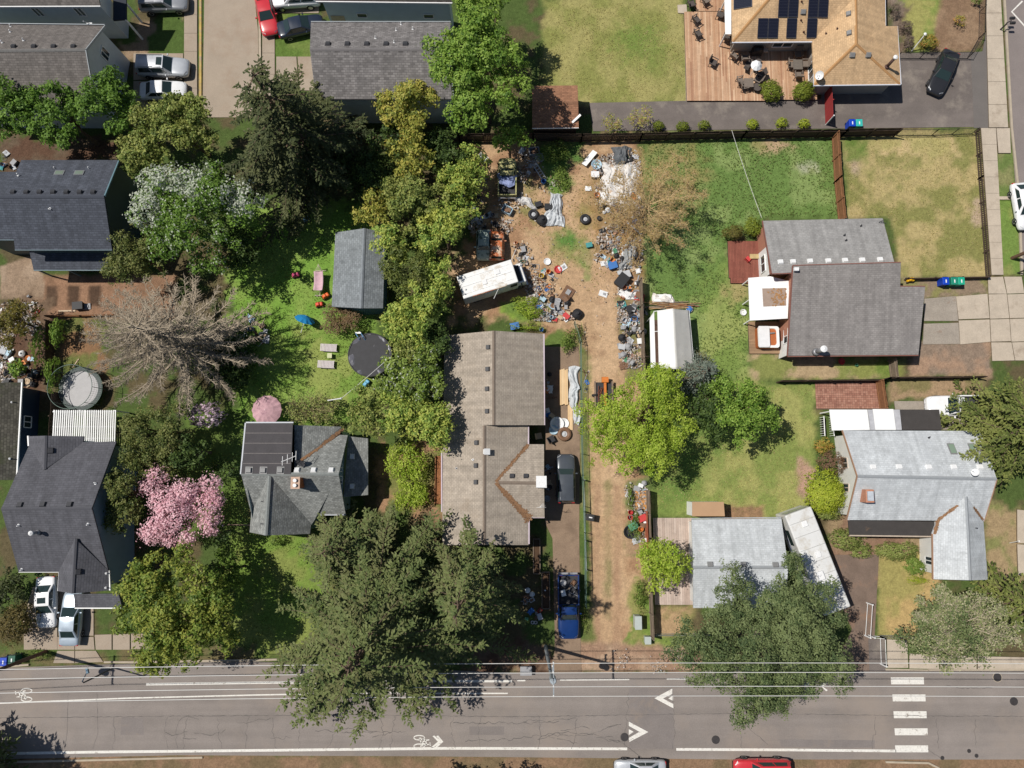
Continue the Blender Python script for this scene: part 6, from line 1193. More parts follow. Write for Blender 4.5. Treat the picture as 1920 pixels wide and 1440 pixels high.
# --- shrubs on the right
gT = 'clipped box balls along the asphalt drive'
for i, (x, y, lab) in enumerate(((1235, 237, 'clipped box ball nearest the golden bare bush'), (1280, 237, 'clipped box ball, second along the asphalt drive from the shed'), (1320, 235, 'clipped box ball, third along the asphalt drive from the shed'), (1411, 233.5, 'clipped box ball, fourth along the asphalt drive from the shed'), (1466, 231, 'clipped box ball, second from the red gate'), (1508, 231, 'clipped box ball next to the red gate'))): shrub(lab, x, y, 12, 9.5, .9, PAL_TOPY if i > 2 else PAL_TOP, seed=120 + i, L=.1, w=.07, cov=1100, nl=3, cs=.04, group=gT, name='box_ball', spread=.15, lo=.6, hi=.8)
shrub('square clipped bush left of a pair below the deck', 1446, 172, 20, 18, 1.7, PAL_TOP, seed=127, L=.12, w=.08, cov=1500, cs=.05, nl=5, spread=.3, lo=.55, hi=.7); shrub('wide clipped bush right of a pair below the deck, next to the red gate', 1503, 173, 26, 18, 1.7, PAL_TOP, seed=128, L=.12, w=.08, cov=1500, cs=.05, nl=6, spread=.35, lo=.5, hi=.65)
bare('thin golden-leafed sapling by the fence corner', 1198, 224, 26, 18, 2.6, TWIGW, seed=129, nlimb=12, twig=8, thick=.6, leaf=PAL_GOLD, lcov=70, L=.16, w=.1, name='sapling'); bare('thin golden-leafed sapling beside the brown shed', 1148, 232, 16, 14, 2.2, TWIGW, seed=130, nlimb=10, twig=8, thick=.6, leaf=PAL_GOLD, lcov=110, L=.16, w=.1, name='sapling')
shrub('orange-tipped bush beside the black car', 1738, 83, 22, 16, 1.4, PAL_ORG, seed=131, L=.16, w=.1, cov=420); shrub('tiny orange-flowered bush at the front lawn', 1798, 38, 12, 12, 1.2, PAL_ORG, seed=132, L=.16, w=.1, cov=160); shrub('small dark shrub at the front fence corner', 1832, 4, 9, 6, .9, PAL_WEED, seed=133)
gB = 'dry grey bushes against the tan house'
for i, (x, y, rx, ry, lab) in enumerate(((1675, 18, 13, 18, 'dry grey-brown bush nearest the entrance step of the tan house'), (1697, 52, 14, 14, 'dry grey-brown bush in the middle of three'), (1702, 80, 13, 14, 'dry grey-brown bush next to the leaning white post'))): shrub(lab, x, y, rx, ry, 1.0, leafmat('leaf_heather', G((110, 92, 82), (134, 114, 102), (120, 104, 90))), seed=134 + i, L=.1, w=.06, cov=600, cs=.06, group=gB)
shrub('mounded bronze-green conifer shrub beside the red deck, left half', 1378, 434, 23, 18, 1.5, leafmat('leaf_box_olive', G((92, 92, 34), (122, 118, 46), (140, 128, 66))), seed=137, L=.12, w=.08, cov=700, cs=.06, nl=9, lo=.3, hi=.45); shrub('mounded green conifer shrub beside the red deck, right half', 1412, 427, 23, 19, 1.6, PAL_TOP, seed=138, L=.12, w=.08, cov=700, cs=.06, nl=9, lo=.3, hi=.45)
shrub('big round bright yellow-green bush by the chimney', 1545, 922, 38, 36, 2.4, PAL_TOPY, seed=139, L=.14, w=.09, cov=1000, cs=.07, nl=8, spread=.35, lo=.5, hi=.7); shrub('sage green round bush below the bright one', 1552, 958, 27, 20, 1.5, PAL_RHG, seed=140, L=.14, w=.09, cov=600, cs=.07)
shrub('red-brown rounded bush by the white gable wall', 1561, 870, 29, 21, 1.9, PAL_RED, seed=141, L=.12, w=.08, cov=600, cs=.06, spread=.35, lo=.5, hi=.7); shrub('green and bronze bush next to the porch steps', 1543, 836, 19, 15, 1.2, PAL_ORG, seed=142, L=.14, w=.09, cov=500, cs=.07)
t = shrub('long layered yellow-green juniper beside the trailer', 1586, 1012, 38, 20, 1.3, PAL_RHG, seed=143, L=.18, w=.11, cov=420, nl=9); shrub('layered yellow-green juniper tip by the black lean-to', 1614, 1032, 24, 14, .9, PAL_RHG, seed=144, L=.18, w=.11, cov=420)
shrub('rounded green bush against the pale house wing, upper of two', 1690, 1034, 42, 24, 1.5, PAL_RHG, seed=145, L=.14, w=.09, cov=560, cs=.07); shrub('rounded green bush against the pale house wing, lower of two', 1715, 1058, 20, 22, 1.5, PAL_WEED, seed=146, L=.14, w=.09, cov=560, cs=.07); shrub('bright low bush at the foot of the pale wing', 1722, 1088, 24, 9, .8, PAL_TOPY, seed=147, L=.14, w=.09, cov=500)
# weeds inside the cleared yard
gW = 'weed clumps in the cleared yard'
for i, (x, y, rx, ry, h_, lab) in enumerate(((985, 578, 42, 20, .9, 'tall weed clump between the truck and the taupe house'), (990, 613, 30, 10, .8, 'weeds against the taupe roof edge'), (1040, 285, 36, 20, .9, 'weed clump behind the leaning white panel'), (1050, 335, 18, 26, .6, 'weed patch in the middle of the dirt'), (1087, 625, 7, 26, .8, 'weeds along the wire fence bend'), (1190, 985, 12, 30, .6, 'weeds among the red buckets'), (1200, 1120, 14, 32, .9, 'leafy weeds beside the utility boxes'), (1182, 930, 9, 20, .7, 'weeds beside the orange plank bed'), (1095, 1150, 7, 30, .6, 'weeds at the foot of the wire fence'), (1065, 640, 16, 26, .9, 'weeds beside the eave of the taupe house'))): shrub(lab, x, y, rx, ry, h_, PAL_WEED if i not in (0, 1) else PAL_WILLOW, seed=150 + i, L=.2, w=.1, cov=210, cs=.16, name='weeds', cat='weeds', group=gW, nl=9, spread=.8, lo=.2, hi=.4)
# --- grass blades: real tufts over the turf areas
def grass(name, label, pts, dens, hgt, palette, seed, w=.05):
    rng = np.random.default_rng(seed); poly = [tuple(p)[:2] for p in W(pts)]; pa = np.array(poly); lo, hi = pa.min(0), pa.max(0); n = int(dens * (hi - lo).prod())
    xy = rng.uniform(lo, hi, (n, 2)); m = sdf(poly, xy[:, 0], xy[:, 1]) > .1; g = fbm(xy[:, 0] * .5, xy[:, 1] * .5, seed + 5, 4); m &= (g + rng.normal(0, .08, n)) > .38; xy = xy[m]; g = g[m]; n = len(xy)
    a = rng.random(n) * 6.28; lean = rng.uniform(.3, 1.2, n); hh = hgt * rng.uniform(.5, 1.4, n) * (.5 + g); d = np.stack([np.cos(a) * lean, np.sin(a) * lean, np.ones(n)], 1); d = unit(d) * hh[:, None]; s = np.stack([-np.sin(a), np.cos(a), np.zeros(n)], 1) * w
    b = np.concatenate([xy, np.full((n, 1), -.02)], 1); q = np.stack([b - s, b + s, b + d + s * .25, b + d - s * .25], 1)
    o = link(name, quads_mesh(name, q, rng.random(n) * .6 + (g - .3) * .8), palette); return tag(o, label, 'grass', kind='stuff')
PG1 = leafmat('blade_lush', G((104, 128, 56), (134, 154, 78), (164, 176, 108)), .5); PG2 = leafmat('blade_dry', G((154, 156, 84), (192, 182, 112), (226, 206, 150)), .5); PG3 = leafmat('blade_lawn', G((114, 138, 54), (142, 160, 72), (166, 174, 94)), .5)
grass('meadow_grass', 'tall rough grass filling the weedy lot', [(1212, 258), (1568, 252), (1585, 406), (1430, 410), (1362, 455), (1362, 535), (1400, 540), (1405, 715), (1310, 715), (1300, 580), (1216, 570)], 34, .16, PG1, 201, .05)
grass('dry_grass', 'dry tufted lawn inside the picket fence', [(1584, 250), (1832, 246), (1850, 512), (1700, 515), (1672, 412), (1592, 404)], 30, .08, PG2, 202, .045)
grass('lawn_grass', 'patchy lawn left of the cedar deck', [(1030, 5), (1282, 3), (1285, 188), (1095, 190), (1086, 160), (1030, 150)], 30, .08, PG2, 203, .045)
grass('lawn_grass', 'lawn between the willow and the pale house', [(1230, 720), (1526, 722), (1522, 860), (1490, 960), (1365, 962), (1230, 965)], 30, .08, PG2, 204, .045)
grass('lawn_grass', 'green back lawn with the loungers and pool', [(440, 420), (620, 420), (620, 590), (706, 620), (700, 740), (480, 740), (440, 640)], 30, .1, PG3, 205, .045)
grass('lawn_grass', 'bright lawn strip in front of the cottage', [(440, 1005), (600, 1008), (560, 1100), (520, 1200), (450, 1230)], 30, .1, PG3, 206, .045)
grass('yard_grass', 'sparse grass tufts on the cleared dirt yard', [(900, 330), (1120, 300), (1180, 480), (1130, 560), (1040, 520), (960, 430)], 9, .14, PG2, 207, .05)
# ------------------------------------------------------------------ vehicles
TYRE = mat('tyre_rubber', (.02, .02, .021, 1), .8, .2, 20); RIM = mat('rim_alloy', (.5, .5, .52, 1), .35, .1, metal=.7); CGLASS = glassy('car_glass', (.02, .035, .035, 1), .05); LAMP = glassy('lamp_clear', (.75, .77, .8, 1), .15); TAIL = glassy('lamp_red', (.45, .02, .02, 1), .2); TRIM = mat('black_trim', (.025, .025, .027, 1), .5)
def wheel(t, x, y, r=.33, wd=.22):
    ax = Matrix.Rotation(R(90), 3, 'X'); mb = MB(); mb.lathe((x, y, r), [(r * .62, -wd / 2), (r * .94, -wd / 2), (r, -wd * .3), (r, wd * .3), (r * .94, wd / 2), (r * .62, wd / 2)], 18, ax=ax); o = mb.build('wheel', TYRE, t, smooth=False)
    mb = MB(); mb.lathe((x, y, r), [(r * .6, -wd * .52), (r * .63, -wd * .46), (r * .63, wd * .46), (r * .6, wd * .52), (.05, wd * .44)], 14, ax=ax); mb.build('rim', RIM, o)
def loft(st, prof):
    """st: stations (x, halfwidth, z_low, z_belt); prof: (fraction of half width, height fraction) from sill over the top to sill"""
    mb = MB(); n = len(prof) * 2 - 1; vs = []
    for x, hw, zl, zb, cr in st:
        ring = []
        for f, z in prof: ring.append((x, -hw * f, zl + (zb - zl) * z + (cr if f == 0 else cr * (1 - f * f))))
        for f, z in prof[-2::-1]: ring.append((x, hw * f, zl + (zb - zl) * z + cr * (1 - f * f)))
        vs += ring
    k = len(st); fs = [(i * n + j, i * n + j + 1, (i + 1) * n + j + 1, (i + 1) * n + j) for i in range(k - 1) for j in range(n - 1)]
    fs += [tuple(range(n - 1, -1, -1)), tuple((k - 1) * n + j for j in range(n))]; fs += [(i * n, (i + 1) * n, (i + 1) * n + n - 1, i * n + n - 1) for i in range(k - 1)]
    mb.add(vs, fs); return mb
PROF = [(.93, 0), (1.0, .35), (1.0, .68), (.95, .9), (.82, 1.0), (.45, 1.0), (0, 1.0)]
def quad_on(t, name, m, q, n, off=.012, shrink=.0):
    c = sum((Vector(p) for p in q), Vector()) / 4; n = Vector(n).normalized(); mb = MB(); mb.add([c + (Vector(p) - c) * (1 - shrink) + n * off for p in q], [(0, 1, 2, 3)]); return mb.build(name, m, t)
def car(label, px, py, az, L, Wd, H, kind, colm, group='cars parked on the drives', name='car', cat='car', roofbox=None, sunroof=False, rails=False, shift=(0, 0), zp=.9):
    """az: heading of the nose in the picture plane; built nose along +x"""
    p = P(px, py, zp); t = thing(name, label, cat, (p.x, p.y, .02), az, group=group); hw = Wd / 2; h = L / 2; belt = {'sedan': .92, 'suv': 1.08, 'pickup': 1.12, 'hatch': .96}[kind] ; hood = belt - (.1 if kind != 'pickup' else .06)
    back = {'sedan': belt + .02, 'suv': belt, 'hatch': belt, 'pickup': belt}[kind]; xe = -h
    if kind == 'pickup': xe = -h * .06
    st = [(xe, hw * (.86 if kind != 'pickup' else .98), .34 if kind != 'pickup' else .3, back - .16 if kind != 'pickup' else back, .0), (xe + .1, hw * .95, .26, back - .05 if kind != 'pickup' else back, .02), (xe + .45, hw * .99, .22, back, .03), (-.1 * L if kind != 'pickup' else .02 * L, hw, .2, belt, .03), (.12 * L, hw, .2, belt, .03), (.24 * L, hw * .99, .2, belt - .03, .04), (.34 * L, hw * .98, .22, hood, .05), (.44 * L, hw * .93, .25, hood - .09, .05), (.485 * L, hw * .82, .3, hood - .2, .03), (h, hw * .62, .36, hood - .32, .0)]
    body = loft(st, PROF).build('body', colm, t, smooth=True)
    sm = body.modifiers.new('sub', 'SUBSURF'); sm.levels = 1; sm.render_levels = 1
    xr0, xf0, xr1, xf1 = {'sedan': (-.37 * L, .22 * L, -.2 * L, .04 * L), 'suv': (-.485 * L, .21 * L, -.44 * L, .075 * L), 'hatch': (-.47 * L, .22 * L, -.3 * L, .05 * L), 'pickup': (-.05 * L, .2 * L, -.02 * L, .085 * L)}[kind]
    zb = belt - .03; b = hw * .88; r = hw * .70; zt = H - .05
    B = [(xr0, -b), (xf0, -b), (xf0, b), (xr0, b)]; T_ = [(xr1, -r), (xf1, -r * .96), (xf1, r * .96), (xr1, r)]
    mb = MB(); vs = [(x, y, zb) for x, y in B] + [(x, y, zt) for x, y in T_]; mb.add(vs, [(0, 1, 5, 4), (1, 2, 6, 5), (2, 3, 7, 6), (3, 0, 4, 7), (4, 5, 6, 7)]); cab = bevel(mb.build('cabin', colm, t), .07, 3)
    mb = MB(); nu, nv = 6, 5; vs = []; xm0, xm1 = xr1 - .02, xf1 + .02
    for i in range(nu + 1):
        for j in range(nv + 1):
            u, v = i / nu, j / nv * 2 - 1; vs.append((xm0 + (xm1 - xm0) * u, v * r * 1.0, zt - .005 + .05 * (1 - v * v) * (1 - (2 * u - 1) ** 4)))
    wv = nv + 1; mb.add(vs, [(i * wv + j, (i + 1) * wv + j, (i + 1) * wv + j + 1, i * wv + j + 1) for i in range(nu) for j in range(nv)]); roof = mb.build('roof_panel', colm, t, smooth=True)
    def face(name, i, s0, s1, u0, u1, m=CGLASS):
        A, Bq, C, D = Vector(vs0[i]), Vector(vs0[(i + 1) % 4]), Vector(vs0[4 + (i + 1) % 4]), Vector(vs0[4 + i]); f = lambda s, u: A.lerp(Bq, s).lerp(D.lerp(C, s), u); q = [f(s0, u0), f(s1, u0), f(s1, u1), f(s0, u1)]; n = (q[1] - q[0]).cross(q[3] - q[0]); quad_on(t, name, m, q, n, .018)
    vs0 = [(x, y, zb) for x, y in B] + [(x, y, zt) for x, y in T_]
    face('windshield', 1, .06, .94, .12, .95); face('rear_window', 3, .1, .9, .22, .92)
    for sd in (0, 2):
        if kind == 'pickup': face('side_window', sd, .12, .86, .2, .88)
        else: face('side_window', sd, .1, .46, .2, .88); face('side_window', sd, .5, .88, .2, .88)
        if kind == 'suv': pass
    for s in (-1, 1):
        for wx in (.29 * L, -.29 * L): wheel(t, wx, s * (hw - .1), .33 if kind in ('sedan', 'hatch') else .38)
        quad_on(t, 'headlight', LAMP, [(h * .96, s * hw * .5, hood - .22), (h * .87, s * hw * .86, hood - .2), (h * .85, s * hw * .82, hood - .06), (h * .93, s * hw * .5, hood - .08)][::s], (.8, .2 * s, .8), .02)
        mb = MB(); mb.box((xf0 - .12 * L * .9, s * (hw + .09), belt + .04), (.12, .2, .14)); bevel(mb.build('mirror', colm, t), .03)
        if kind == 'pickup': tb = (-h + .01, s * (hw - .1))
        mb = MB(); mb.box((-h + .06 if kind != 'sedan' else -h + .08, s * hw * .72, back - .2), (.12, .28, .14)); mb.build('tail_light', TAIL, t)
        if rails: mb = MB(); mb.tube([(xr1 + .1, s * r * .92, zt + .06), (xf1 - .1, s * r * .92, zt + .06)], .025, 6); mb.build('roof_rail', RIM, t)
    mb = MB(); mb.box((h - .04, 0, .42), (.1, Wd * .7, .16)); mb.build('bumper', TRIM if kind != 'pickup' else RIM, t)
    if sunroof: mb = MB(); x = xf1 - .35 if kind != 'sedan' else (xr1 + xf1) / 2 + .1; mb.box((x, 0, zt + .045), (.5, r * 1.15, .012)); mb.build('sunroof', CGLASS, roof)
    if kind == 'suv':
        mb = MB()
        for k in range(-4, 5): mb.box(((xr1 + xf1) / 2 - .35, k * r * .2, zt + .04), (abs(xf1 - xr1) * .55, .025, .012))
        mb.build('roof_rib', colm, roof)
    if kind == 'pickup':
        x0, x1 = -h, -.06 * h; mb = MB(); mb.box(((x0 + x1) / 2, 0, .62), (x1 - x0, Wd * .94, .1)); bed = mb.build('bed_floor', mat('bed_dark', (.04, .04, .045, 1), .8), t)
        for s in (-1, 1): mb = MB(); mb.box(((x0 + x1) / 2, s * (hw - .06), .78), (x1 - x0, .12, .66)); bevel(mb.build('bed_side', colm, t), .03)
        mb = MB(); mb.box((x0 + .05, 0, .78), (.1, Wd * .86, .6)); bevel(mb.build('tailgate', colm, t), .03); mb = MB(); mb.box((x0 - .06, 0, .5), (.14, Wd * .9, .16)); mb.build('bumper', RIM, t)
    return t
C_SILVER = paint('paint_silver', (.52, .54, .57, 1), .3, .3); C_WHITE = paint('paint_white', (.78, .78, .79, 1)); C_RED = paint('paint_red', (.52, .03, .04, 1)); C_NAVY = paint('paint_navy', (.018, .026, .045, 1)); C_BLACK = paint('paint_black', (.022, .022, .025, 1)); C_GREY = paint('paint_grey', (.07, .08, .095, 1), .3, .2); C_BLUE = paint('paint_blue', (.006, .03, .13, 1)); C_PALEB = paint('paint_ice_blue', (.4, .47, .54, 1), .3, .3); C_DKSIL = paint('paint_dark_silver', (.3, .31, .33, 1), .3, .3)
UP, DN, RT, LF = R(90), R(-90), 0.0, R(180)
car('silver SUV with sunroof parked by the grey gable house', 305, 124, ang(250, 124, 352, 126), 5.0, 1.95, 1.8, 'suv', C_SILVER, sunroof=True, rails=True)
car('white car half hidden under the gold-olive tree', 304, 167, R(2), 4.5, 1.8, 1.45, 'sedan', C_WHITE); car('dark silver wagon at the top of the alley', 306, 3, R(2), 4.7, 1.85, 1.7, 'suv', C_DKSIL, rails=True)
car('red coupe at the alley kerb, nose toward the hemlock', 498, 22, ang(490, -20, 505, 55), 4.6, 1.8, 1.4, 'sedan', C_RED); car('navy blue sedan angled on the lawn beside the grey roof', 562, 46, ang(520, 56, 605, 36), 4.5, 1.8, 1.45, 'sedan', C_NAVY); car('white van cut by the picture top above the navy sedan', 552, -6, R(184), 4.9, 1.9, 1.7, 'suv', C_WHITE)
car('black sedan parked askew on the asphalt drive', 1771, 133, ang(1788, 95, 1755, 172), 4.75, 1.8, 1.4, 'sedan', C_BLACK); car('white pickup truck under the yellowish conifer', 1796, 761, R(180), 5.6, 1.95, 1.8, 'pickup', C_WHITE, name='pickup_truck', cat='pickup truck'); car('white car at the side street kerb', 1922, 385, R(-85), 4.6, 1.8, 1.45, 'hatch', C_WHITE)
car('dark grey SUV parked nose up beside the taupe house', 1061, 897, UP, 4.4, 1.76, 1.65, 'suv', C_GREY)
t2 = car('deep blue pickup truck with junk in its bed', 1066, 1138, DN, 5.6, 1.9, 1.8, 'pickup', C_BLUE, name='pickup_truck', cat='pickup truck')
car('white sedan with sunroof by the charcoal house', 84, 1130, R(-86), 4.5, 1.8, 1.42, 'sedan', C_WHITE, sunroof=True); car('ice blue sedan on the drive under the porch roof', 131, 1160, UP, 4.75, 1.82, 1.42, 'sedan', C_PALEB)
gS = 'vehicles parked along the south kerb'
car('silver car at the lower kerb below the white chevron', 1201, 1447, R(180), 4.5, 1.8, 1.45, 'sedan', C_SILVER, group=gS); car('bright red SUV at the lower kerb beside the crosswalk', 1430, 1446, R(180), 4.9, 1.9, 1.7, 'suv', C_RED, group=gS)
# box truck, trailer, derelict trucks
TRW = mat('truck_white', (.74, .74, .73, 1), .5, .06, 1.0, stain=S(196, 176, 150), sscale=1.1, slo=.52, shi=.72); RUSTY = mat('rust_orange', S(196, 110, 66), .9, .25, 2.5, stain=S(226, 204, 180), sscale=1.1, slo=.46, shi=.56)
az = ang(872, 536, 980, 502)
p = P(925, 522, 2.6); t = thing('box_truck', 'old white step van with rusty roof edge in the cleared yard', 'truck', (p.x, p.y, .02), az)
bx = MB(); bx.box((-.55, 0, 1.85), (5.2, 2.2, 2.3)); b = bevel(bx.build('box_body', TRW, t), .08, 3)
mb = MB(); mb.box((-.6, 0, 3.02), (4.6, .06, .04)); mb.box((-.6, .7, 3.01), (4.6, .04, .04)); mb.box((-.6, -.7, 3.01), (4.6, .04, .04)); mb.build('roof_rib', TRW, b)
for x, y in ((-.9, -.2), (.5, .35)): mb = MB(); mb.box((x, y, 3.03), (.42, .42, .07)); mb.build('roof_hatch', V_WHITE, b)
mb = MB(); mb.box((-.7, -1.1, 2.92), (3.2, .05, .1)); mb.build('rust_edge', RUSTY, b); mb = MB(); mb.box((-.2, -1.115, 1.9), (1.9, .03, .9)); mb.build('side_panel', WHITE, b)
mb = MB(); mb.box((2.45, 0, 1.05), (.95, 1.95, 1.1), taper=.94); bevel(mb.build('nose', TRW, t), .08); quad_on(t, 'windshield', CGLASS, [(2.12, -.95, 1.75), (2.12, .95, 1.75), (2.05, .92, 2.75), (2.05, -.92, 2.75)], (1, 0, .1), .03)
mb = MB(); mb.box((2.3, 0, 1.64), (.6, 1.5, .06)); mb.build('engine_bay', TRIM, t); mb = MB(); mb.box((2.98, 0, .6), (.16, 2.1, .22)); mb.build('bumper', RIM, t)
for s in (-1, 1):
    for x in (2.2, -1.9): wheel(t, x, s * .9, .42, .26)
    mb = MB(); mb.box((2.35, s * 1.2, 2.0), (.1, .2, .35)); mb.build('mirror', TRIM, t)
    quad_on(t, 'side_window', CGLASS, [(1.3, s * 1.1, 1.8), (1.95, s * 1.1, 1.8), (1.95, s * 1.1, 2.6), (1.3, s * 1.1, 2.6)][::s if s < 0 else 1], (0, s, 0), .02)
az = ang(1490, 958, 1565, 1148)
p = P(1528, 1050, 2.4); t = thing('travel_trailer', 'long white trailer parked askew beside the pale garage', 'trailer', (p.x, p.y, .02), az)
mb = MB(); mb.box((0, 0, 1.75), (9.0, 2.45, 2.5)); b = bevel(mb.build('body', mat('trailer_white', (.62, .62, .61, 1), .5, .06, .6, stain=S(196, 188, 174), sscale=1.0, slo=.5, shi=.72), t), .12, 3)
for k, (x, l) in enumerate(((-2.4, 1.4), (.2, 1.8), (2.6, 1.2))): quad_on(t, 'side_window', CGLASS, [(x - l / 2, -1.225, 1.6), (x + l / 2, -1.225, 1.6), (x + l / 2, -1.225, 2.4), (x - l / 2, -1.225, 2.4)], (0, -1, 0), .02)
for z, h_ in ((1.2, .12), (1.42, .05)): mb = MB(); mb.box((0, -1.235, z), (8.6, .02, h_)); mb.build('stripe', mat('stripe_blue', S(70, 84, 120), .5), b)
for x, y in ((-3.3, .1), (-.5, .2), (2.0, -.2)): mb = MB(); mb.box((x, y, 3.05), (.5, .5, .12)); bevel(mb.build('roof_vent', V_WHITE, b), .04)
mb = MB(); mb.box((3.0, .3, 3.08), (1.0, .06, .1)); mb.build('awning_arm', WHITE, b)
for k in range(7): mb = MB(); mb.box((-3.6 + 1.2 * k, 0, 3.0), (.05, 2.3, .03)); mb.build('roof_seam', mat('seam_pale', S(190, 190, 188), .6), b)
mb = MB(); mb.box((1.2, -.3, 3.14), (.75, .6, .26)); bevel(mb.build('air_conditioner', V_WHITE, b), .06)
quad_on(t, 'end_window', glassy('pale_glass', (.3, .36, .4, 1), .1), [(-4.5, 1.0, 1.6), (-4.5, -1.0, 1.6), (-4.5, -1.0, 2.6), (-4.5, 1.0, 2.6)], (-1, 0, 0), .03)
for x in (-.5, .5):
    for s in (-1, 1): wheel(t, x, s * 1.05, .36)
mb = MB(); mb.bar((4.5, -.8, .55), (5.6, 0, .5), .1, .12); mb.bar((4.5, .8, .55), (5.6, 0, .5), .1, .12); mb.build('drawbar', TRIM, t)
t = car('camouflage painted pickup with striped cloth on its bed', 951, 331, UP, 3.8, 1.8, 1.5, 'pickup', mat('camouflage', S(190, 184, 130), .8, .1, 1.5, stain=S(84, 98, 60), sscale=2.0, slo=.52, shi=.56), name='pickup_truck', cat='pickup truck', group='derelict vehicles in the cleared yard')
car('pale derelict car with rusted orange roof behind the step van', 931, 459, UP, 2.9, 1.5, 1.5, 'suv', RUSTY, group='derelict vehicles in the cleared yard'); car('tarnished pale green derelict car under the yellow-tipped tree', 907, 459, DN, 2.9, 1.45, 1.4, 'suv', mat('tarnished', S(170, 184, 176), .8, .2, 2, stain=S(92, 110, 104), sscale=2, slo=.5, shi=.6), group='derelict vehicles in the cleared yard')
# ------------------------------------------------------------------ fences
WGREY = mat('fence_weathered', S(140, 124, 108), .9, .2, 2.0); WDARK = mat('fence_dark', S(84, 70, 60), .9, .25, 2.0); WBRN = mat('fence_brown', S(150, 106, 74), .9, .2, 2.0); WRED = mat('gate_red', S(164, 60, 60), .7, .1, 2.0); WIRE = mat('galvanised', S(168, 172, 170), .5, .1, metal=.6); WGREEN = mat('wire_green', S(112, 140, 124), .6, .1); BLACKW = mat('wire_black', (.03, .03, .032, 1), .5)
def fence(label, pts, h, m, style='board', bw=.14, gap=.012, post=2.4, pm=None, name='fence', lean=0.0, rail_m=None):
    q = [Vector((p.x, p.y, 0)) for p in W(pts, h)]; t = thing(name, label, 'fence', q[0]); bd = MB()  # the points trace the fence's top edge 
    for a, b in zip(q, q[1:]):
        d = b - a; L = d.length; u = d / L; nrm = Vector((-u.y, u.x, 0)); n = max(1, round(L / post))
        for i in range(n + 1):
            c = a + d * (i / n); mb = MB(); mb.bar((c.x, c.y, -.2), (c.x, c.y, h + .08), .1 if style != 'wire' else .05, .1 if style != 'wire' else .05); mb.build('post', pm or m, t, True)
        if style in ('board', 'picket'):
            k = int(L / (bw + gap))
            for i in range(k):
                c = a + u * (i + .5) * L / k + nrm * .06; bd.box((c.x, c.y, h / 2 + (.03 * math.sin(i * 7.3))), (L / k - gap, .02, h), math.atan2(u.y, u.x))
            for z in (h * .2, h * .8): mb = MB(); mb.bar(a + Vector((0, 0, z)), b + Vector((0, 0, z)), .05, .09); mb.build('rail', rail_m or m, t, True)
        elif style == 'wire':
            for z in (.05, h): mb = MB(); mb.tube([a + Vector((0, 0, z)), b + Vector((0, 0, z))], .022, 5); mb.build('rail', m, t, True)
            s = .16; k = int(L / s)
            for i in range(k):
                c = a + u * i * s; e = a + u * min(L, i * s + h * .55); bd.bar((c.x, c.y, .05), (e.x, e.y, h), .008, .008); e2 = a + u * max(0, i * s - h * .55); bd.bar((c.x, c.y, .05), (e2.x, e2.y, h), .008, .008)
        elif style == 'rail':
            for z in (h * .2, h): mb = MB(); mb.tube([a + Vector((0, 0, z)), b + Vector((0, 0, z))], .022, 5); mb.build('rail', m, t, True)
    if bd.v: bd.build({'board': 'boards', 'picket': 'pickets', 'wire': 'mesh'}[style], m, t, True, kind='stuff')
    return t
fence('dark board fence between the asphalt drive and the weedy lot', [(1092, 252), (1205, 250), (1400, 246), (1590, 243), (1692, 241)], 1.7, WDARK); fence('black wire fence above the dry lawn', [(1692, 243), (1760, 243), (1836, 240)], 1.2, BLACKW, 'wire')
fence('brown board fence between the weedy lot and the dry lawn', [(1573, 246), (1578, 330), (1586, 408)], 1.7, WBRN, rail_m=WBRN); fence('dark picket fence along the side street pavement', [(1837, 242), (1843, 330), (1857, 517)], .75, WDARK, 'picket', .08, .11, pm=WDARK); fence('dark picket fence above the coloured bins', [(1857, 518), (1704, 521)], .75, WDARK, 'picket', .09, .05)
fence('dark scalloped board fence below the grey house', [(1466, 714), (1660, 712), (1670, 708), (1850, 706)], 1.3, WDARK, bw=.18, gap=.03); fence('short grey fence gate beside the grey house eave', [(1680, 672), (1684, 706)], 1.5, WGREY); fence('brown fence panel beside the brick patio', [(1656, 712), (1664, 765)], 1.6, WBRN)
fence('weathered board fence between dirt lane and weedy lot', [(1203, 520), (1206, 620), (1210, 720), (1214, 820)], 1.7, WGREY); fence('weathered board fence at the lower end of the dirt lane', [(1217, 920), (1220, 1010), (1222, 1110), (1226, 1200)], 1.7, WGREY); fence('russet board fence panel behind the red buckets', [(1213, 960), (1215, 1035)], 1.2, mat('fence_russet', S(170, 100, 74), .9, .15))
fence('green wire fence along the dirt lane', [(1078, 602), (1090, 640), (1092, 800), (1094, 900), (1098, 1000), (1100, 1140)], 1.2, WGREEN, 'wire'); fence('grey pipe rail on top of the wire fence by the grey SUV', [(1096, 900), (1097, 960), (1100, 1070)], 1.0, WIRE, 'rail'); fence('low pale rail fence in front of the cedar', [(1230, 1192), (1330, 1191)], .8, WIRE, 'rail'); fence('white metal swing gate open beside the gravel drive', [(1632, 1196), (1636, 1134)], 1.1, WHITE, 'rail', name='gate'); fence('white metal rail gate at the corner of the pavement', [(1640, 1196), (1660, 1198), (1662, 1250)], 1.1, WHITE, 'rail', name='gate'); fence('pale wire fence under the sparse grey tree', [(1662, 1196), (1700, 1197), (1780, 1205)], 1.1, WIRE, 'wire')
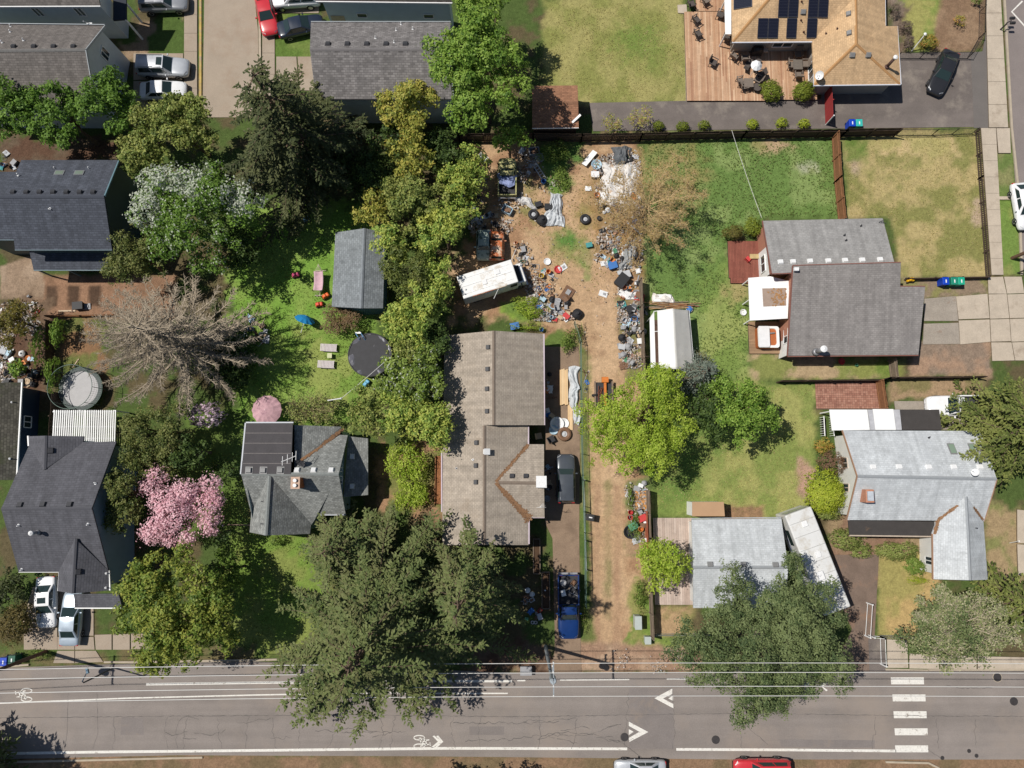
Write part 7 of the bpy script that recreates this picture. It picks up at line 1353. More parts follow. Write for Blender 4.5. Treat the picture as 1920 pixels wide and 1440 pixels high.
fence('broad dark plank fence beside the blue wall', [(96, 735), (88, 825)], 1.8, WDARK, bw=.3, gap=.02); fence('garden edge board below the raised beds', [(84, 592), (150, 592), (212, 590)], .5, WBRN); fence('ivy covered fence of the cluttered yard', [(84, 600), (82, 720)], 1.4, WDARK); fence('thin rail from the cottage to the pink tree', [(400, 984), (468, 985)], 1.0, mat('rail_tan', S(190, 160, 140), .8), 'rail'); fence('black wire fence around the front garden', [(1690, 98), (1826, 98), (1848, 60), (1851, -40)], 1.1, BLACKW, 'wire'); fence('wooden yard fence behind the overgrown border', [(716, 252), (860, 252), (1000, 250), (1092, 252)], 1.7, WDARK)
t = thing('gate', 'red board gate across the asphalt drive', 'gate', P(1540, 205)); mb = MB()
a, b = P(1545, 176), P(1547, 234); d = (b - a)
for i in range(14): c = a + d * (i + .5) / 14; mb.box((c.x, c.y, .95), (.03, d.length / 14 - .012, 1.7))
mb.build('boards', WRED, t, True, kind='stuff')
for k in (0, .5, 1): c = a + d * k; mb = MB(); mb.bar((c.x + .05, c.y, 0), (c.x + .05, c.y, 1.9), .1, .1); mb.build('post', WRED if k == .5 else WHITE, t, True)
for z in (.4, 1.5): mb = MB(); mb.bar((a.x + .04, a.y, z), (b.x + .04, b.y, z), .05, .1); mb.build('rail', WRED, t, True)
# planter boxes and retaining edge by the taupe house
for (x0, y0, x1, y1, lab) in ((1000, 1010, 1012, 1075, 'narrow planter box in front of the taupe house'), (1016, 1072, 1030, 1140, 'timber planter box by the blue pickup')):
    a, b = P(x0, y1), P(x1, y0); t = thing('planter_box', lab, 'planter', (a + b) / 2); w_, l_ = b.x - a.x, b.y - a.y; mb = MB()
    for s in (-1, 1): mb.box((s * w_ / 2, 0, .2), (.06, l_, .4)); mb.box((0, s * l_ / 2, .2), (w_, .06, .4))
    mb.build('frame', WGREY, t); mb = MB(); mb.box((0, 0, .15), (w_ - .08, l_ - .08, .28)); mb.build('soil', mat('soil_dark', S(84, 64, 48), .95), t)
a, b = P(816, 945), P(829, 855); t = thing('raised_bed', 'brown bark raised bed along the taupe house', 'planter', (a + b) / 2); mb = MB(); mb.box((0, 0, .12), (b.x - a.x, b.y - a.y, .2)); mb.build('bark_fill', mat('bark_mulch', S(150, 100, 66), .95, .3, 4, .3, 20, bump=.5), t); mb = MB(); mb.box((-(b.x - a.x) / 2, 0, .2), (.08, b.y - a.y, .4)); mb.build('edge_board', WBRN, t)
sheet('patio', [(1528, 712), (1654, 712), (1660, 768), (1531, 768)], .03, mat('paver_joint', S(110, 90, 76), .95)); mb = MB(); rng = random.Random(9); pv = bpy.data.objects['patio'] if 'patio' in bpy.data.objects else None
PAVM = boardmat('brick_paver', [S(160, 112, 96), S(184, 138, 120), S(172, 124, 106), S(150, 104, 90)], .2); cm = []
a, b = P(1530, 766), P(1655, 713); nx_, ny_ = 30, 13
for i in range(nx_):
    for j in range(ny_):
        mb.box((a.x + (i + .5) * (b.x - a.x) / nx_, a.y + (j + .5) * (b.y - a.y) / ny_, .045 + rng.uniform(-.004, .004)), ((b.x - a.x) / nx_ - .02, (b.y - a.y) / ny_ - .02, .03)); cm.append(rng.random())
me = mb.mesh('pavers'); at = me.attributes.new('tint', 'FLOAT', 'FACE'); at.data.foreach_set('value', np.repeat(np.array(cm, np.float32), 6)); o = link('pavers', me, PAVM, pv, False); o['kind'] = 'stuff'
# ------------------------------------------------------------------ utility poles and lines
POLEW = mat('pole_wood', S(118, 92, 74), .9, .2, 3); POLEP = mat('pole_pale', S(150, 156, 160), .9, .15, 3)
def pole(label, bx, by, h, m, arms=((.96, 1.2),), lean=(0, 0), transformer=False, armdir=Vector((0, 1, 0))):
    p = P(bx, by); t = thing('utility_pole', label, 'utility pole', p, group='utility poles along the streets'); mb = MB(); top = Vector((lean[0], lean[1], h)); mb.tube([(0, 0, -.2), top * .5, top], [.17, .14, .11], 10); mb.build('pole', m, t); tips = []
    for f, hl in arms:
        c = top * f; mb = MB(); mb.bar(c - armdir * hl + Vector((.12, 0, 0)), c + armdir * hl + Vector((.12, 0, 0)), .1, .12); am = mb.build('crossarm', m, t)
        mb = MB(); mb.bar(c - armdir * hl * .6 + Vector((.13, 0, 0)), c - Vector((-.13, 0, .7)), .03, .03); mb.bar(c + armdir * hl * .6 + Vector((.13, 0, 0)), c - Vector((-.13, 0, .7)), .03, .03); mb.build('brace', WIRE, am)
        for k in (-.95, -.4, .4, .95): q = c + armdir * hl * k + Vector((.12, 0, .06)); mb = MB(); mb.lathe(q, [(.04, 0), (.07, .06), (.04, .1), (.06, .16), (.02, .2)], 8); mb.build('insulator', V_WHITE, am); tips.append(p + q + Vector((0, 0, .2)))
    if transformer: mb = MB(); mb.lathe(top * .84 + Vector((.15, -.42, -.5)), [(.24, 0), (.26, .05), (.26, .85), (.2, .95)], 14); mb.build('transformer', mat('transformer_grey', S(170, 180, 188), .5), t)
    return t, tips, p + top
t1, tips1, top1 = pole('pale utility pole with crossarms standing by the shaded drive', 1023, 1212, 10.6, POLEP, ((.97, 1.25), (.86, .7)), transformer=True); t0, tips0, top0 = pole('dark utility pole leaving the picture beside the driveway apron', 86, 1222, 10.8, POLEW, ((.97, 1.25),), transformer=True); t3, tips3, top3 = pole('brown utility pole leaning out of the picture at the side street', 1898, 484, 9.5, POLEW, ((.97, 1.0),), armdir=Vector((1, 0, 0)))
t4, tips4, top4 = pole('utility pole beyond the right picture edge carrying the road lines', 2080, 1215, 10.6, POLEW, ((.97, 1.25),))
WIREM = mat('cable_pale', S(226, 224, 220), .5, .05)
def cable(label, a, b, sag=.35, r=.026, n=24):
    a, b = Vector(a), Vector(b); pts = [a.lerp(b, i / n) - Vector((0, 0, sag * 4 * (i / n) * (1 - i / n))) for i in range(n + 1)]; t = thing('power_line', label, 'cable', a, group='overhead lines'); mb = MB(); mb.tube(pts, r, 5); mb.build('conductor', WIREM, t, True)
names = ['conductor nearest the road middle', 'second conductor from the road middle', 'third conductor from the road middle', 'conductor nearest the gardens']
for i in range(4):
    cable('overhead line above the road, ' + names[i] + ', west span', tips0[i], tips1[i]); cable('overhead line above the road, ' + names[i] + ', east span', tips1[i], tips4[i])
    q = tips0[i] + Vector((-30, -1.6, 0)); cable('overhead line running west from the dark pole, ' + names[i], q, tips0[i], .3)
cable('thin service cable over the weedy lot to the grey house', P(1372, 244, 3.4), P(1428, 408, 3.0), .15, .018); cable('service cable from the cottage mast over the lawn', P(640, 747, 4.6), P(722, 678, 6.0), .1, .02); cable('service cable crossing over the step van to the yard', P(968, 466, 3.2), P(926, 560, 3.0), .2, .03)
t = thing('service_mast', 'pale service mast behind the cottage roof', 'mast', P(628, 756)); p = P(640, 747, 4.6); q = P(628, 756); mb = MB(); mb.tube([(0, 0, 0), (0, 0, 2.6), (p.x - q.x, p.y - q.y, 4.6)], .05, 6); mb.build('pipe', V_WHITE, t); mb = MB(); mb.lathe((p.x - q.x, p.y - q.y, 4.55), [(.06, 0), (.1, .08), (.03, .2)], 8); mb.build('weatherhead', V_WHITE, t)
t = thing('street_lamp', 'curved street lamp arm at the roadside below the yellow-green tree', 'street lamp', P(214, 1252)); mb = MB(); mb.tube([(0, 0, 0), (0, 0, 4.6), (.1, .2, 5.0), (.5, .9, 5.2)], [.08, .06, .05, .04], 7); mb.build('post', mat('lamp_post_dark', S(70, 80, 90), .5), t); mb = MB(); mb.box((.55, 1.1, 5.2), (.22, .5, .12), .3, taper=.8); mb.build('lamp_head', mat('lamp_head_blue', S(100, 130, 150), .4), t)
t = thing('mailbox_post', 'double black mailbox on a post at the side street', 'mailbox', P(1874, 57)); mb = MB(); mb.bar((0, 0, 0), (0, 0, 1.1), .1, .1); mb.bar((0, .1, 1.05), (.5, .35, 1.05), .08, .08); mb.build('post', TRIM, t)
for dx, dy in ((.5, .5), (.5, 0)): mb = MB(); mb.box((dx, dy, 1.2), (.5, .24, .22)); bevel(mb.build('mailbox', TRIM, t), .05)
t = thing('mailbox_post', 'pair of dark mailboxes beside the brown pole', 'mailbox', P(1908, 512)); mb = MB(); mb.bar((0, 0, 0), (0, 0, 1.0), .1, .1); mb.build('post', TRIM, t)
for dy in (.2, -.2): mb = MB(); mb.box((.3, dy, 1.1), (.6, .22, .22)); bevel(mb.build('mailbox', TRIM, t), .05)
# ------------------------------------------------------------------ bins, boxes and garden things
def wbin(label, px, py, m, rz=0.0, lid=None, group='wheeled bins in the picture'):
    p = P(px, py, .9); t = thing('wheeled_bin', label, 'bin', (p.x, p.y, .02), rz, group=group); mb = MB(); mb.box((0, 0, .5), (.52, .6, .95), taper=1.12); mb.build('body', m, t); mb = MB(); mb.box((0, -.02, 1.01), (.62, .72, .07)); bevel(mb.build('lid', lid or m, t), .03)
    mb = MB(); mb.box((0, -.05, 1.055), (.1, .3, .012)); mb.build('lid_mark', V_WHITE, t); mb = MB(); mb.tube([(-.25, .38, .95), (.25, .38, .95)], .025, 6); mb.build('handle', TRIM, t)
    for s in (-1, 1): mb = MB(); mb.lathe((s * .24, .3, .12), [(.11, -.03), (.12, 0), (.11, .03)], 10, ax=Matrix.Rotation(R(90), 3, 'Y')); mb.build('wheel', TYRE, t)
B_BLUE = mat('bin_blue', S(20, 70, 190), .45, .08); B_TEAL = mat('bin_teal', S(36, 140, 116), .45, .08); B_GRN = mat('bin_green', S(40, 172, 140), .45, .08); B_AQ = mat('bin_aqua', S(60, 190, 180), .45, .08)
wbin('royal blue wheeled bin below the picket fence', 1772, 527, B_BLUE); wbin('dark teal wheeled bin between the blue and the green one', 1788, 527, B_TEAL); wbin('bright green wheeled bin beside the dark teal one', 1801, 527, B_GRN); wbin('blue wheeled bin on the asphalt drive near the red gate', 1597, 231, B_BLUE); wbin('aqua wheeled bin on the asphalt drive near the red gate', 1610, 231, B_AQ); wbin('blue wheeled bin in the shade of the dark pole', 8, 1240, B_BLUE); wbin('dark green wheeled bin in the shade of the dark pole', 24, 1236, mat('bin_dkgreen', S(30, 90, 70), .5)); wbin('black wheeled bin by the wire fence of the lane', 1106, 970, mat('bin_black', (.03, .03, .03, 1), .5), R(80))
for x, y, w_, l_, h_, lab in ((1197, 1168, .55, 1.1, 1.1, 'tall grey utility cabinet at the end of the dirt lane'), (1215, 1201, .5, .6, .7, 'small grey utility cabinet beside the lane mouth')):
    p = P(x, y, h_); t = thing('utility_cabinet', lab, 'cabinet', (p.x, p.y, 0)); mb = MB(); mb.box((0, 0, h_ / 2), (w_, l_, h_)); bevel(mb.build('body', mat('cabinet_grey', S(186, 194, 190), .5, .06), t), .03); mb = MB(); mb.box((0, 0, h_ + .03), (w_ + .06, l_ + .06, .06)); bevel(mb.build('lid', mat('cabinet_grey', (0, 0, 0, 1)), t), .02)
def umbrella(label, px, py, r, m, tilt=0.0, az=0.0, n=10, ph=2.3, pole_m=WHITE, lying=False):
    p = P(px, py, 0 if lying else ph * .5); t = thing('parasol', label, 'parasol', (p.x, p.y, 0), az); ax = Matrix.Rotation(tilt, 3, 'Y'); o = Vector((0, 0, .95 if lying else ph)); mb = MB(); vs = [o + ax @ Vector((0, 0, .42))]; 
    for ring, (k, z) in enumerate(((.5, .26), (1.0, 0))):
        for j in range(n * 2): a = math.pi * j / n; kk = k * (1 if j % 2 == 0 else .955); vs.append(o + ax @ Vector((r * kk * math.cos(a), r * kk * math.sin(a), z - (.05 if j % 2 and ring else 0))))
    m2 = n * 2; mb.add(vs, [(0, 1 + j, 1 + (j + 1) % m2) for j in range(m2)] + [(1 + j, 1 + m2 + j, 1 + m2 + (j + 1) % m2, 1 + (j + 1) % m2) for j in range(m2)]); mb.build('canopy', m, t); mb = MB()
    for j in range(n): a = 2 * math.pi * j / n; mb.tube([o + ax @ Vector((0, 0, .4)), o + ax @ Vector((r * .96 * math.cos(a), r * .96 * math.sin(a), -.02))], .012, 4)
    mb.build('ribs', V_GREY, t); mb = MB(); mb.tube([o + ax @ Vector((0, 0, .45)), o + ax @ Vector((0, 0, -(1.4 if lying else ph - .05)))], .025, 6); mb.build('pole', pole_m, t); mb = MB()
    if not lying: mb.lathe((0, 0, 0), [(.3, 0), (.3, .06), (.06, .12)], 12); mb.build('foot', TRIM, t)
    return t
umbrella('faded pink fringed parasol behind the cottage', 508, 771, 1.35, mat('canvas_pink', S(200, 160, 166), .8, .25, 1.2, stain=S(150, 112, 126), sscale=1.8, slo=.52, shi=.7), n=14); umbrella('bright blue parasol lying tipped on the lawn', 577, 603, .95, mat('canvas_blue', S(40, 140, 200), .7, .08), R(62), R(65), lying=True); umbrella('white round table parasol on the cedar deck', 1411, 135, .55, mat('canvas_white', (.78, .79, .8, 1), .7), n=8)
# above-ground pool with black cover
t = thing('pool', 'round above-ground pool under a wrinkled black cover', 'pool', P(697, 668)); rr = 2.0; mb = MB(); mb.lathe((0, 0, 0), [(rr, 0), (rr, .85), (rr - .04, .85)], 36); mb.build('wall', mat('pool_wall', (.03, .03, .035, 1), .6), t); mb = MB(); mb.torus((0, 0, .86), rr, .06, 36, 6); mb.build('rim', TRIM, t); mb = MB(); vs = [(0, 0, .7)]; nr, na = 14, 48
for i in range(1, nr + 1):
    for j in range(na): a = 2 * math.pi * j / na; q = rr * i / nr * .985; x, y = q * math.cos(a), q * math.sin(a); vs.append((x, y, .68 + .16 * (i / nr) ** 3 + .22 * mnoise.noise(Vector((x * 1.6, y * 1.2, 4))) + .05 * abs(mnoise.noise(Vector((x * 4, y * 2, 9))))))
mb.add(vs, [(0, 1 + j, 1 + (j + 1) % na) for j in range(na)] + [(1 + (i - 1) * na + j, 1 + i * na + j, 1 + i * na + (j + 1) % na, 1 + (i - 1) * na + (j + 1) % na) for i in range(1, nr) for j in range(na)]); mb.build('cover', mat('cover_black', S(112, 112, 120), .3, .3, .8), t)
t2 = thing('pool_ladder', 'blue and white pool ladder at the pool rim', 'ladder', P(679, 632)); mb = MB()
for s in (-.25, .25): mb.tube([(s - .4, .5, 0), (s - .1, .1, 1.2), (s + .1, -.2, 1.2), (s + .3, -.6, .6)], .035, 6)
mb.build('rails', mat('ladder_blue', S(90, 150, 200), .5), t2); mb = MB()
for k in range(4): mb.box((-.4 + .08 * k, .5 - .1 * k, .25 + .25 * k), (.5, .14, .04))
mb.build('steps', WHITE, t2)
# trampoline with net
t = thing('trampoline', 'round trampoline with safety net above the pergola', 'trampoline', P(161, 731)); rr = 2.0; mb = MB(); mb.torus((0, 0, .85), rr, .04, 36, 6); mb.torus((0, 0, 2.5), rr, .03, 36, 6)
for k in range(8): a = k * math.pi / 4; mb.tube([(rr * math.cos(a), rr * math.sin(a), 0), (rr * math.cos(a), rr * math.sin(a), 2.5)], .03, 6)
mb.build('frame', mat('net_frame', S(100, 120, 110), .6), t); mb = MB(); mb.lathe((0, 0, .82), [(1.64, -.02), (1.64, .02), (.02, .0)], 24); mb.build('bed', mat('tramp_bed', S(186, 184, 184), .7, .06), t); mb = MB(); mb.lathe((0, 0, .85), [(1.62, 0), (1.66, .04), (1.95, .04), (1.98, 0)], 36, cap=False); mb.build('spring_pad', mat('pad_grey', S(96, 104, 102), .7), t); mb = MB()
for k in range(64): a = k * math.pi / 32; b_ = a + .3; mb.tube([(rr * math.cos(a), rr * math.sin(a), .9), (rr * math.cos(a), rr * math.sin(a), 2.5)], .006, 3, False)
for z in (1.3, 1.7, 2.1): mb.torus((0, 0, z), rr, .006, 36, 3)
mb.build('net', BLACKW, t, kind='stuff'); t.location.z = 0
# loungers, hammock, toys
for x, y, lab in ((619, 653, 'white slatted sun lounger, upper of the pair on the lawn'), (614, 684, 'white slatted sun lounger, lower of the pair on the lawn')):
    t = thing('sun_lounger', lab, 'lounger', P(x, y), R(-2), group='sun loungers on the lawn'); LM = mat('lounger_pale', S(214, 204, 204), .7, .1, 3)
    for k in range(12): mb = MB(); mb.box((-.75 + k * .125, 0, .32 + (.03 * (4 - k) if k < 4 else 0)), (.105, .68, .03)); mb.build('slat', LM, t)
    for s in (-1, 1): mb = MB(); mb.box((0, s * .33, .27), (1.5, .05, .08)); mb.build('frame_rail', LM, t)
    for sx in (-.6, .6):
        for sy in (-.3, .3): mb = MB(); mb.box((sx, sy, .13), (.06, .06, .26)); mb.build('leg', LM, t)
t = thing('side_table', 'small pale square table between the loungers', 'table', P(620, 668)); mb = MB(); mb.box((0, 0, .42), (.42, .46, .04)); mb.build('table_top', mat('table_lime', S(214, 216, 170), .6), t)
for sx in (-.16, .16):
    for sy in (-.18, .18): mb = MB(); mb.box((sx, sy, .2), (.04, .04, .4)); mb.build('leg', WHITE, t)
t = thing('hammock', 'faded pink hammock on a stand beside the shed', 'hammock', P(601, 531)); mb = MB(); vs = []; nu, nv = 6, 16
for i in range(nu + 1):
    for j in range(nv + 1): u, v = i / nu * 2 - 1, j / nv * 2 - 1; vs.append((u * .42, v * .9, .55 + .25 * v * v + .15 * u * u + .05 * mnoise.noise(Vector((u * 3, v * 4, 2)))))
w_ = nv + 1; mb.add(vs, [(i * w_ + j, (i + 1) * w_ + j, (i + 1) * w_ + j + 1, i * w_ + j + 1) for i in range(nu) for j in range(nv)]); o = mb.build('cloth', mat('hammock_pink', S(216, 180, 190), .8, .14, 3), t, smooth=True); o.modifiers.new('s', 'SOLIDIFY').thickness = .02
mb = MB(); mb.tube([(0, -1.55, 1.0), (0, -1.3, .1), (0, 1.3, .1), (0, 1.55, 1.0)], .04, 6); mb.bar((-.5, -1.2, .05), (.5, -1.2, .05), .06, .06); mb.bar((-.5, 1.2, .05), (.5, 1.2, .05), .06, .06)
for s in (-1, 1):
    for k in range(7): mb.tube([(-.4 + .133 * k, s * .9, .8), (0, s * 1.55, 1.0)], .01, 3)
mb.build('stand', mat('stand_tan', S(190, 176, 160), .6), t)
def toycar(label, x, y, m, rz): 
    t = thing('toy_car', label, 'toy', P(x, y), rz, group='ride-on toys on the lawn'); mb = MB(); mb.box((0, 0, .3), (.75, .42, .3), taper=.85); bevel(mb.build('body', m, t), .08, 3); mb = MB(); mb.box((-.1, 0, .5), (.34, .36, .18), taper=.8); bevel(mb.build('seat_hood', m, t), .05)
    for sx in (-.25, .25):
        for s in (-1, 1): mb = MB(); mb.lathe((sx, s * .22, .12), [(.1, -.04), (.12, 0), (.1, .04)], 10, ax=Matrix.Rotation(R(90), 3, 'X')); mb.build('wheel', TRIM, t)
T_OR = mat('toy_orange', S(240, 110, 50), .5, .1); T_PK = mat('toy_pink', S(210, 70, 120), .5); toycar('orange ride-on toy beside the hammock', 612, 556, T_OR, .6); toycar('small red-orange toy on the lawn below the hammock', 600, 572, mat('toy_red', S(232, 84, 60), .5), .2); toycar('pink plastic toy on the shaded lawn edge', 556, 517, T_PK, .2); toycar('yellow toy truck at the corner of the grey house', 1704, 526, mat('toy_yellow', S(236, 180, 30), .5), .1); toycar('pale blue toy under the hemlock', 575, 413, mat('toy_paleblue', S(110, 160, 200), .5), .5); toycar('light blue toy near the pool', 688, 719, mat('toy_sky', S(120, 190, 225), .5), .9)
# deck furniture
CH = mat('chair_taupe', S(128, 116, 106), .7, .1, 4); CHD = mat('chair_dark', S(92, 84, 80), .7, .1, 4)
def chair(label, x, y, rz, m=CH, z=.24, low=False, group='garden chairs on the cedar deck'):
    p = P(x, y, .6); t = thing('garden_chair', label, 'chair', (p.x, p.y, z), rz, group=group); sh = .4; t.scale = (1.3, 1.3, 1.15)
    mb = MB(); mb.box((0, 0, sh), (.5, .5, .05)); bevel(mb.build('seat', m, t), .02); mb = MB(); mb.box((-.28, 0, sh + .3), (.06, .5, .55), 0, 0, R(-14)); bevel(mb.build('backrest', m, t), .02)
    for s in (-1, 1):
        mb = MB(); mb.box((0, s * .28, sh + .2), (.52, .06, .04)); mb.build('armrest', m, t)
        for sx in (-.22, .22): mb = MB(); mb.bar((sx, s * .26, 0), (sx, s * .26, sh + (.2 if sx > 0 else 0)), .04, .04); mb.build('leg', m, t)
for i, (x, y, rz, m, lab) in enumerate(((1305, 38, .6, CHD, 'upper chair of the pair along the left deck edge'), (1308, 64, .4, CHD, 'lower chair of the pair along the left deck edge'), (1337, 118, -.5, CHD, 'single lounge chair alone in the middle of the deck'), (1376, 106, .9, CH, 'chair at the house corner beside the grill'), (1396, 110, 1.6, CH, 'chair facing the loungers beside the shade'), (1388, 153, .3, CH, 'dark chair below the white parasol, left one'), (1395, 162, .2, CH, 'dark chair at the deck front, lower one'), (1420, 150, 2.6, CH, 'chair right of the white parasol foot'), (1425, 141, 3.4, CHD, 'small dark chair tucked under the white parasol'), (1496, 102, -1.57, CH, 'chair at the head of the dining table by the house wall'), (1483, 122, 0, CH, 'chair left of the dining table'), (1509, 121, 3.14, CH, 'chair right of the dining table'), (1496, 142, 1.57, CH, 'chair at the lower end of the dining table'), (1296, 8, .3, CHD, 'black folding chair by the grill pad'), (1350, 28, 2.8, CHD, 'chair against the white patio cover'), (1322, 2, .5, CH, 'chair cut by the picture top on the raised deck'), (1362, 72, 1.2, CHD, 'chair beside the patio post'))): chair(lab, x, y, rz, m)
for x, y, rz, lab in ((1402, 122, R(62), 'taupe folding lounger, left of the pair above the parasol'), (1418, 122, R(58), 'taupe folding lounger, right of the pair above the parasol')):
    p = P(x, y, .5); t = thing('sun_lounger', lab, 'lounger', (p.x, p.y, .24), rz, group='folding loungers on the deck'); mb = MB(); mb.box((.2, 0, .3), (1.0, .5, .05)); mb.build('seat', CHD, t); mb = MB(); mb.box((-.5, 0, .5), (.6, .5, .05), 0, 0, R(35)); mb.build('backrest', CHD, t)
    for sx in (-.2, .6):
        for s in (-1, 1): mb = MB(); mb.bar((sx, s * .22, 0), (sx, s * .22, .3), .04, .04); mb.build('leg', TRIM, t)
def table(label, x, y, w_, l_, h_, m, z=.24, rnd=False, cat='table'):
    p = P(x, y, h_ + z); t = thing('garden_table', label, cat, (p.x, p.y, z)); mb = MB()
    if rnd: mb.lathe((0, 0, h_), [(w_ / 2, -.02), (w_ / 2, .02)], 20)
    else: mb.box((0, 0, h_), (w_, l_, .05))
    mb.build('table_top', m, t)
    for sx in (-.38, .38):
        for s in (-.38, .38): mb = MB(); mb.bar((sx * w_ * .9, s * l_ * .9, 0), (sx * w_ * .9, s * l_ * .9, h_), .05, .05); mb.build('leg', m, t)
table('small dark square table under the white parasol', 1404, 155, .9, .9, .7, CH); table('glass dining table beside the house wall on the deck', 1496, 121, .9, 1.0, .72, mat('glass_table', S(120, 112, 104), .2)); table('dark round fire table at the deck front', 1420, 163, .8, .8, .5, CHD, rnd=True)
p = P(1420, 95, .9); t = thing('barbecue', 'black gas barbecue in the shade of the tan house', 'barbecue', (p.x, p.y, .24)); mb = MB(); mb.box((0, 0, .5), (1.0, .5, .7)); mb.build('cabinet', TRIM, t); mb = MB(); mb.tube([(-.45, 0, .95), (.45, 0, .95)], .26, 12); mb.build('hood', TRIM, t, smooth=True); mb = MB(); mb.box((.75, 0, .8), (.45, .45, .04)); mb.build('side_shelf', RIM, t)
t = thing('leaning_post', 'leaning white post beside the orange-tipped bush', 'post', P(1709, 96)); mb = MB(); mb.tube([(0, 0, 0), (.35, .6, 1.8)], .05, 6); mb.build('post', WHITE, t); mb = MB(); mb.lathe((.37, .63, 1.85), [(.05, -.1), (.16, 0), (.05, .12)], 10); mb.build('finial', WHITE, t)
for x, y, lab in ((1893, 1018, 'slim white stake on the verge beside the pale house'),): t = thing('marker_post', lab, 'post', P(x, y)); mb = MB(); mb.tube([(0, 0, 0), (-.1, .3, 1.4)], .035, 6); mb.build('post', WHITE, t); mb = MB(); mb.box((-.1, .3, 1.4), (.1, .1, .1)); mb.build('cap', WHITE, t)
# small deck things at the grey house
t = thing('garden_bench', 'tan bench against the white wall panel', 'bench', P(1413, 483)); mb = MB(); mb.box((0, 0, .4), (1.0, .45, .06)); mb.build('seat', mat('bench_tan', S(196, 172, 124), .7), t)
for s in (-.4, .4): mb = MB(); mb.box((s, 0, .2), (.06, .4, .4)); mb.build('leg', WBRN, t)
t = thing('porch_steps', 'white railed steps at the corner of the pale house', 'steps', P(1548, 800)); mb = MB()
for k in range(4): mb.box((-.2, 0, .1 + .0 * k), (.3, 1.6, .2))
mb.build('tread', WGREY, t)
for s in (-.5, .35):
    mb = MB(); mb.bar((s, -.9, .9), (s, .9, .9), .07, .06)
    mb.build('handrail', WHITE, t)
    for k in range(9): mb = MB(); mb.bar((s, -.85 + k * .21, 0), (s, -.85 + k * .21, .9), .04, .04); mb.build('baluster', WHITE, t)
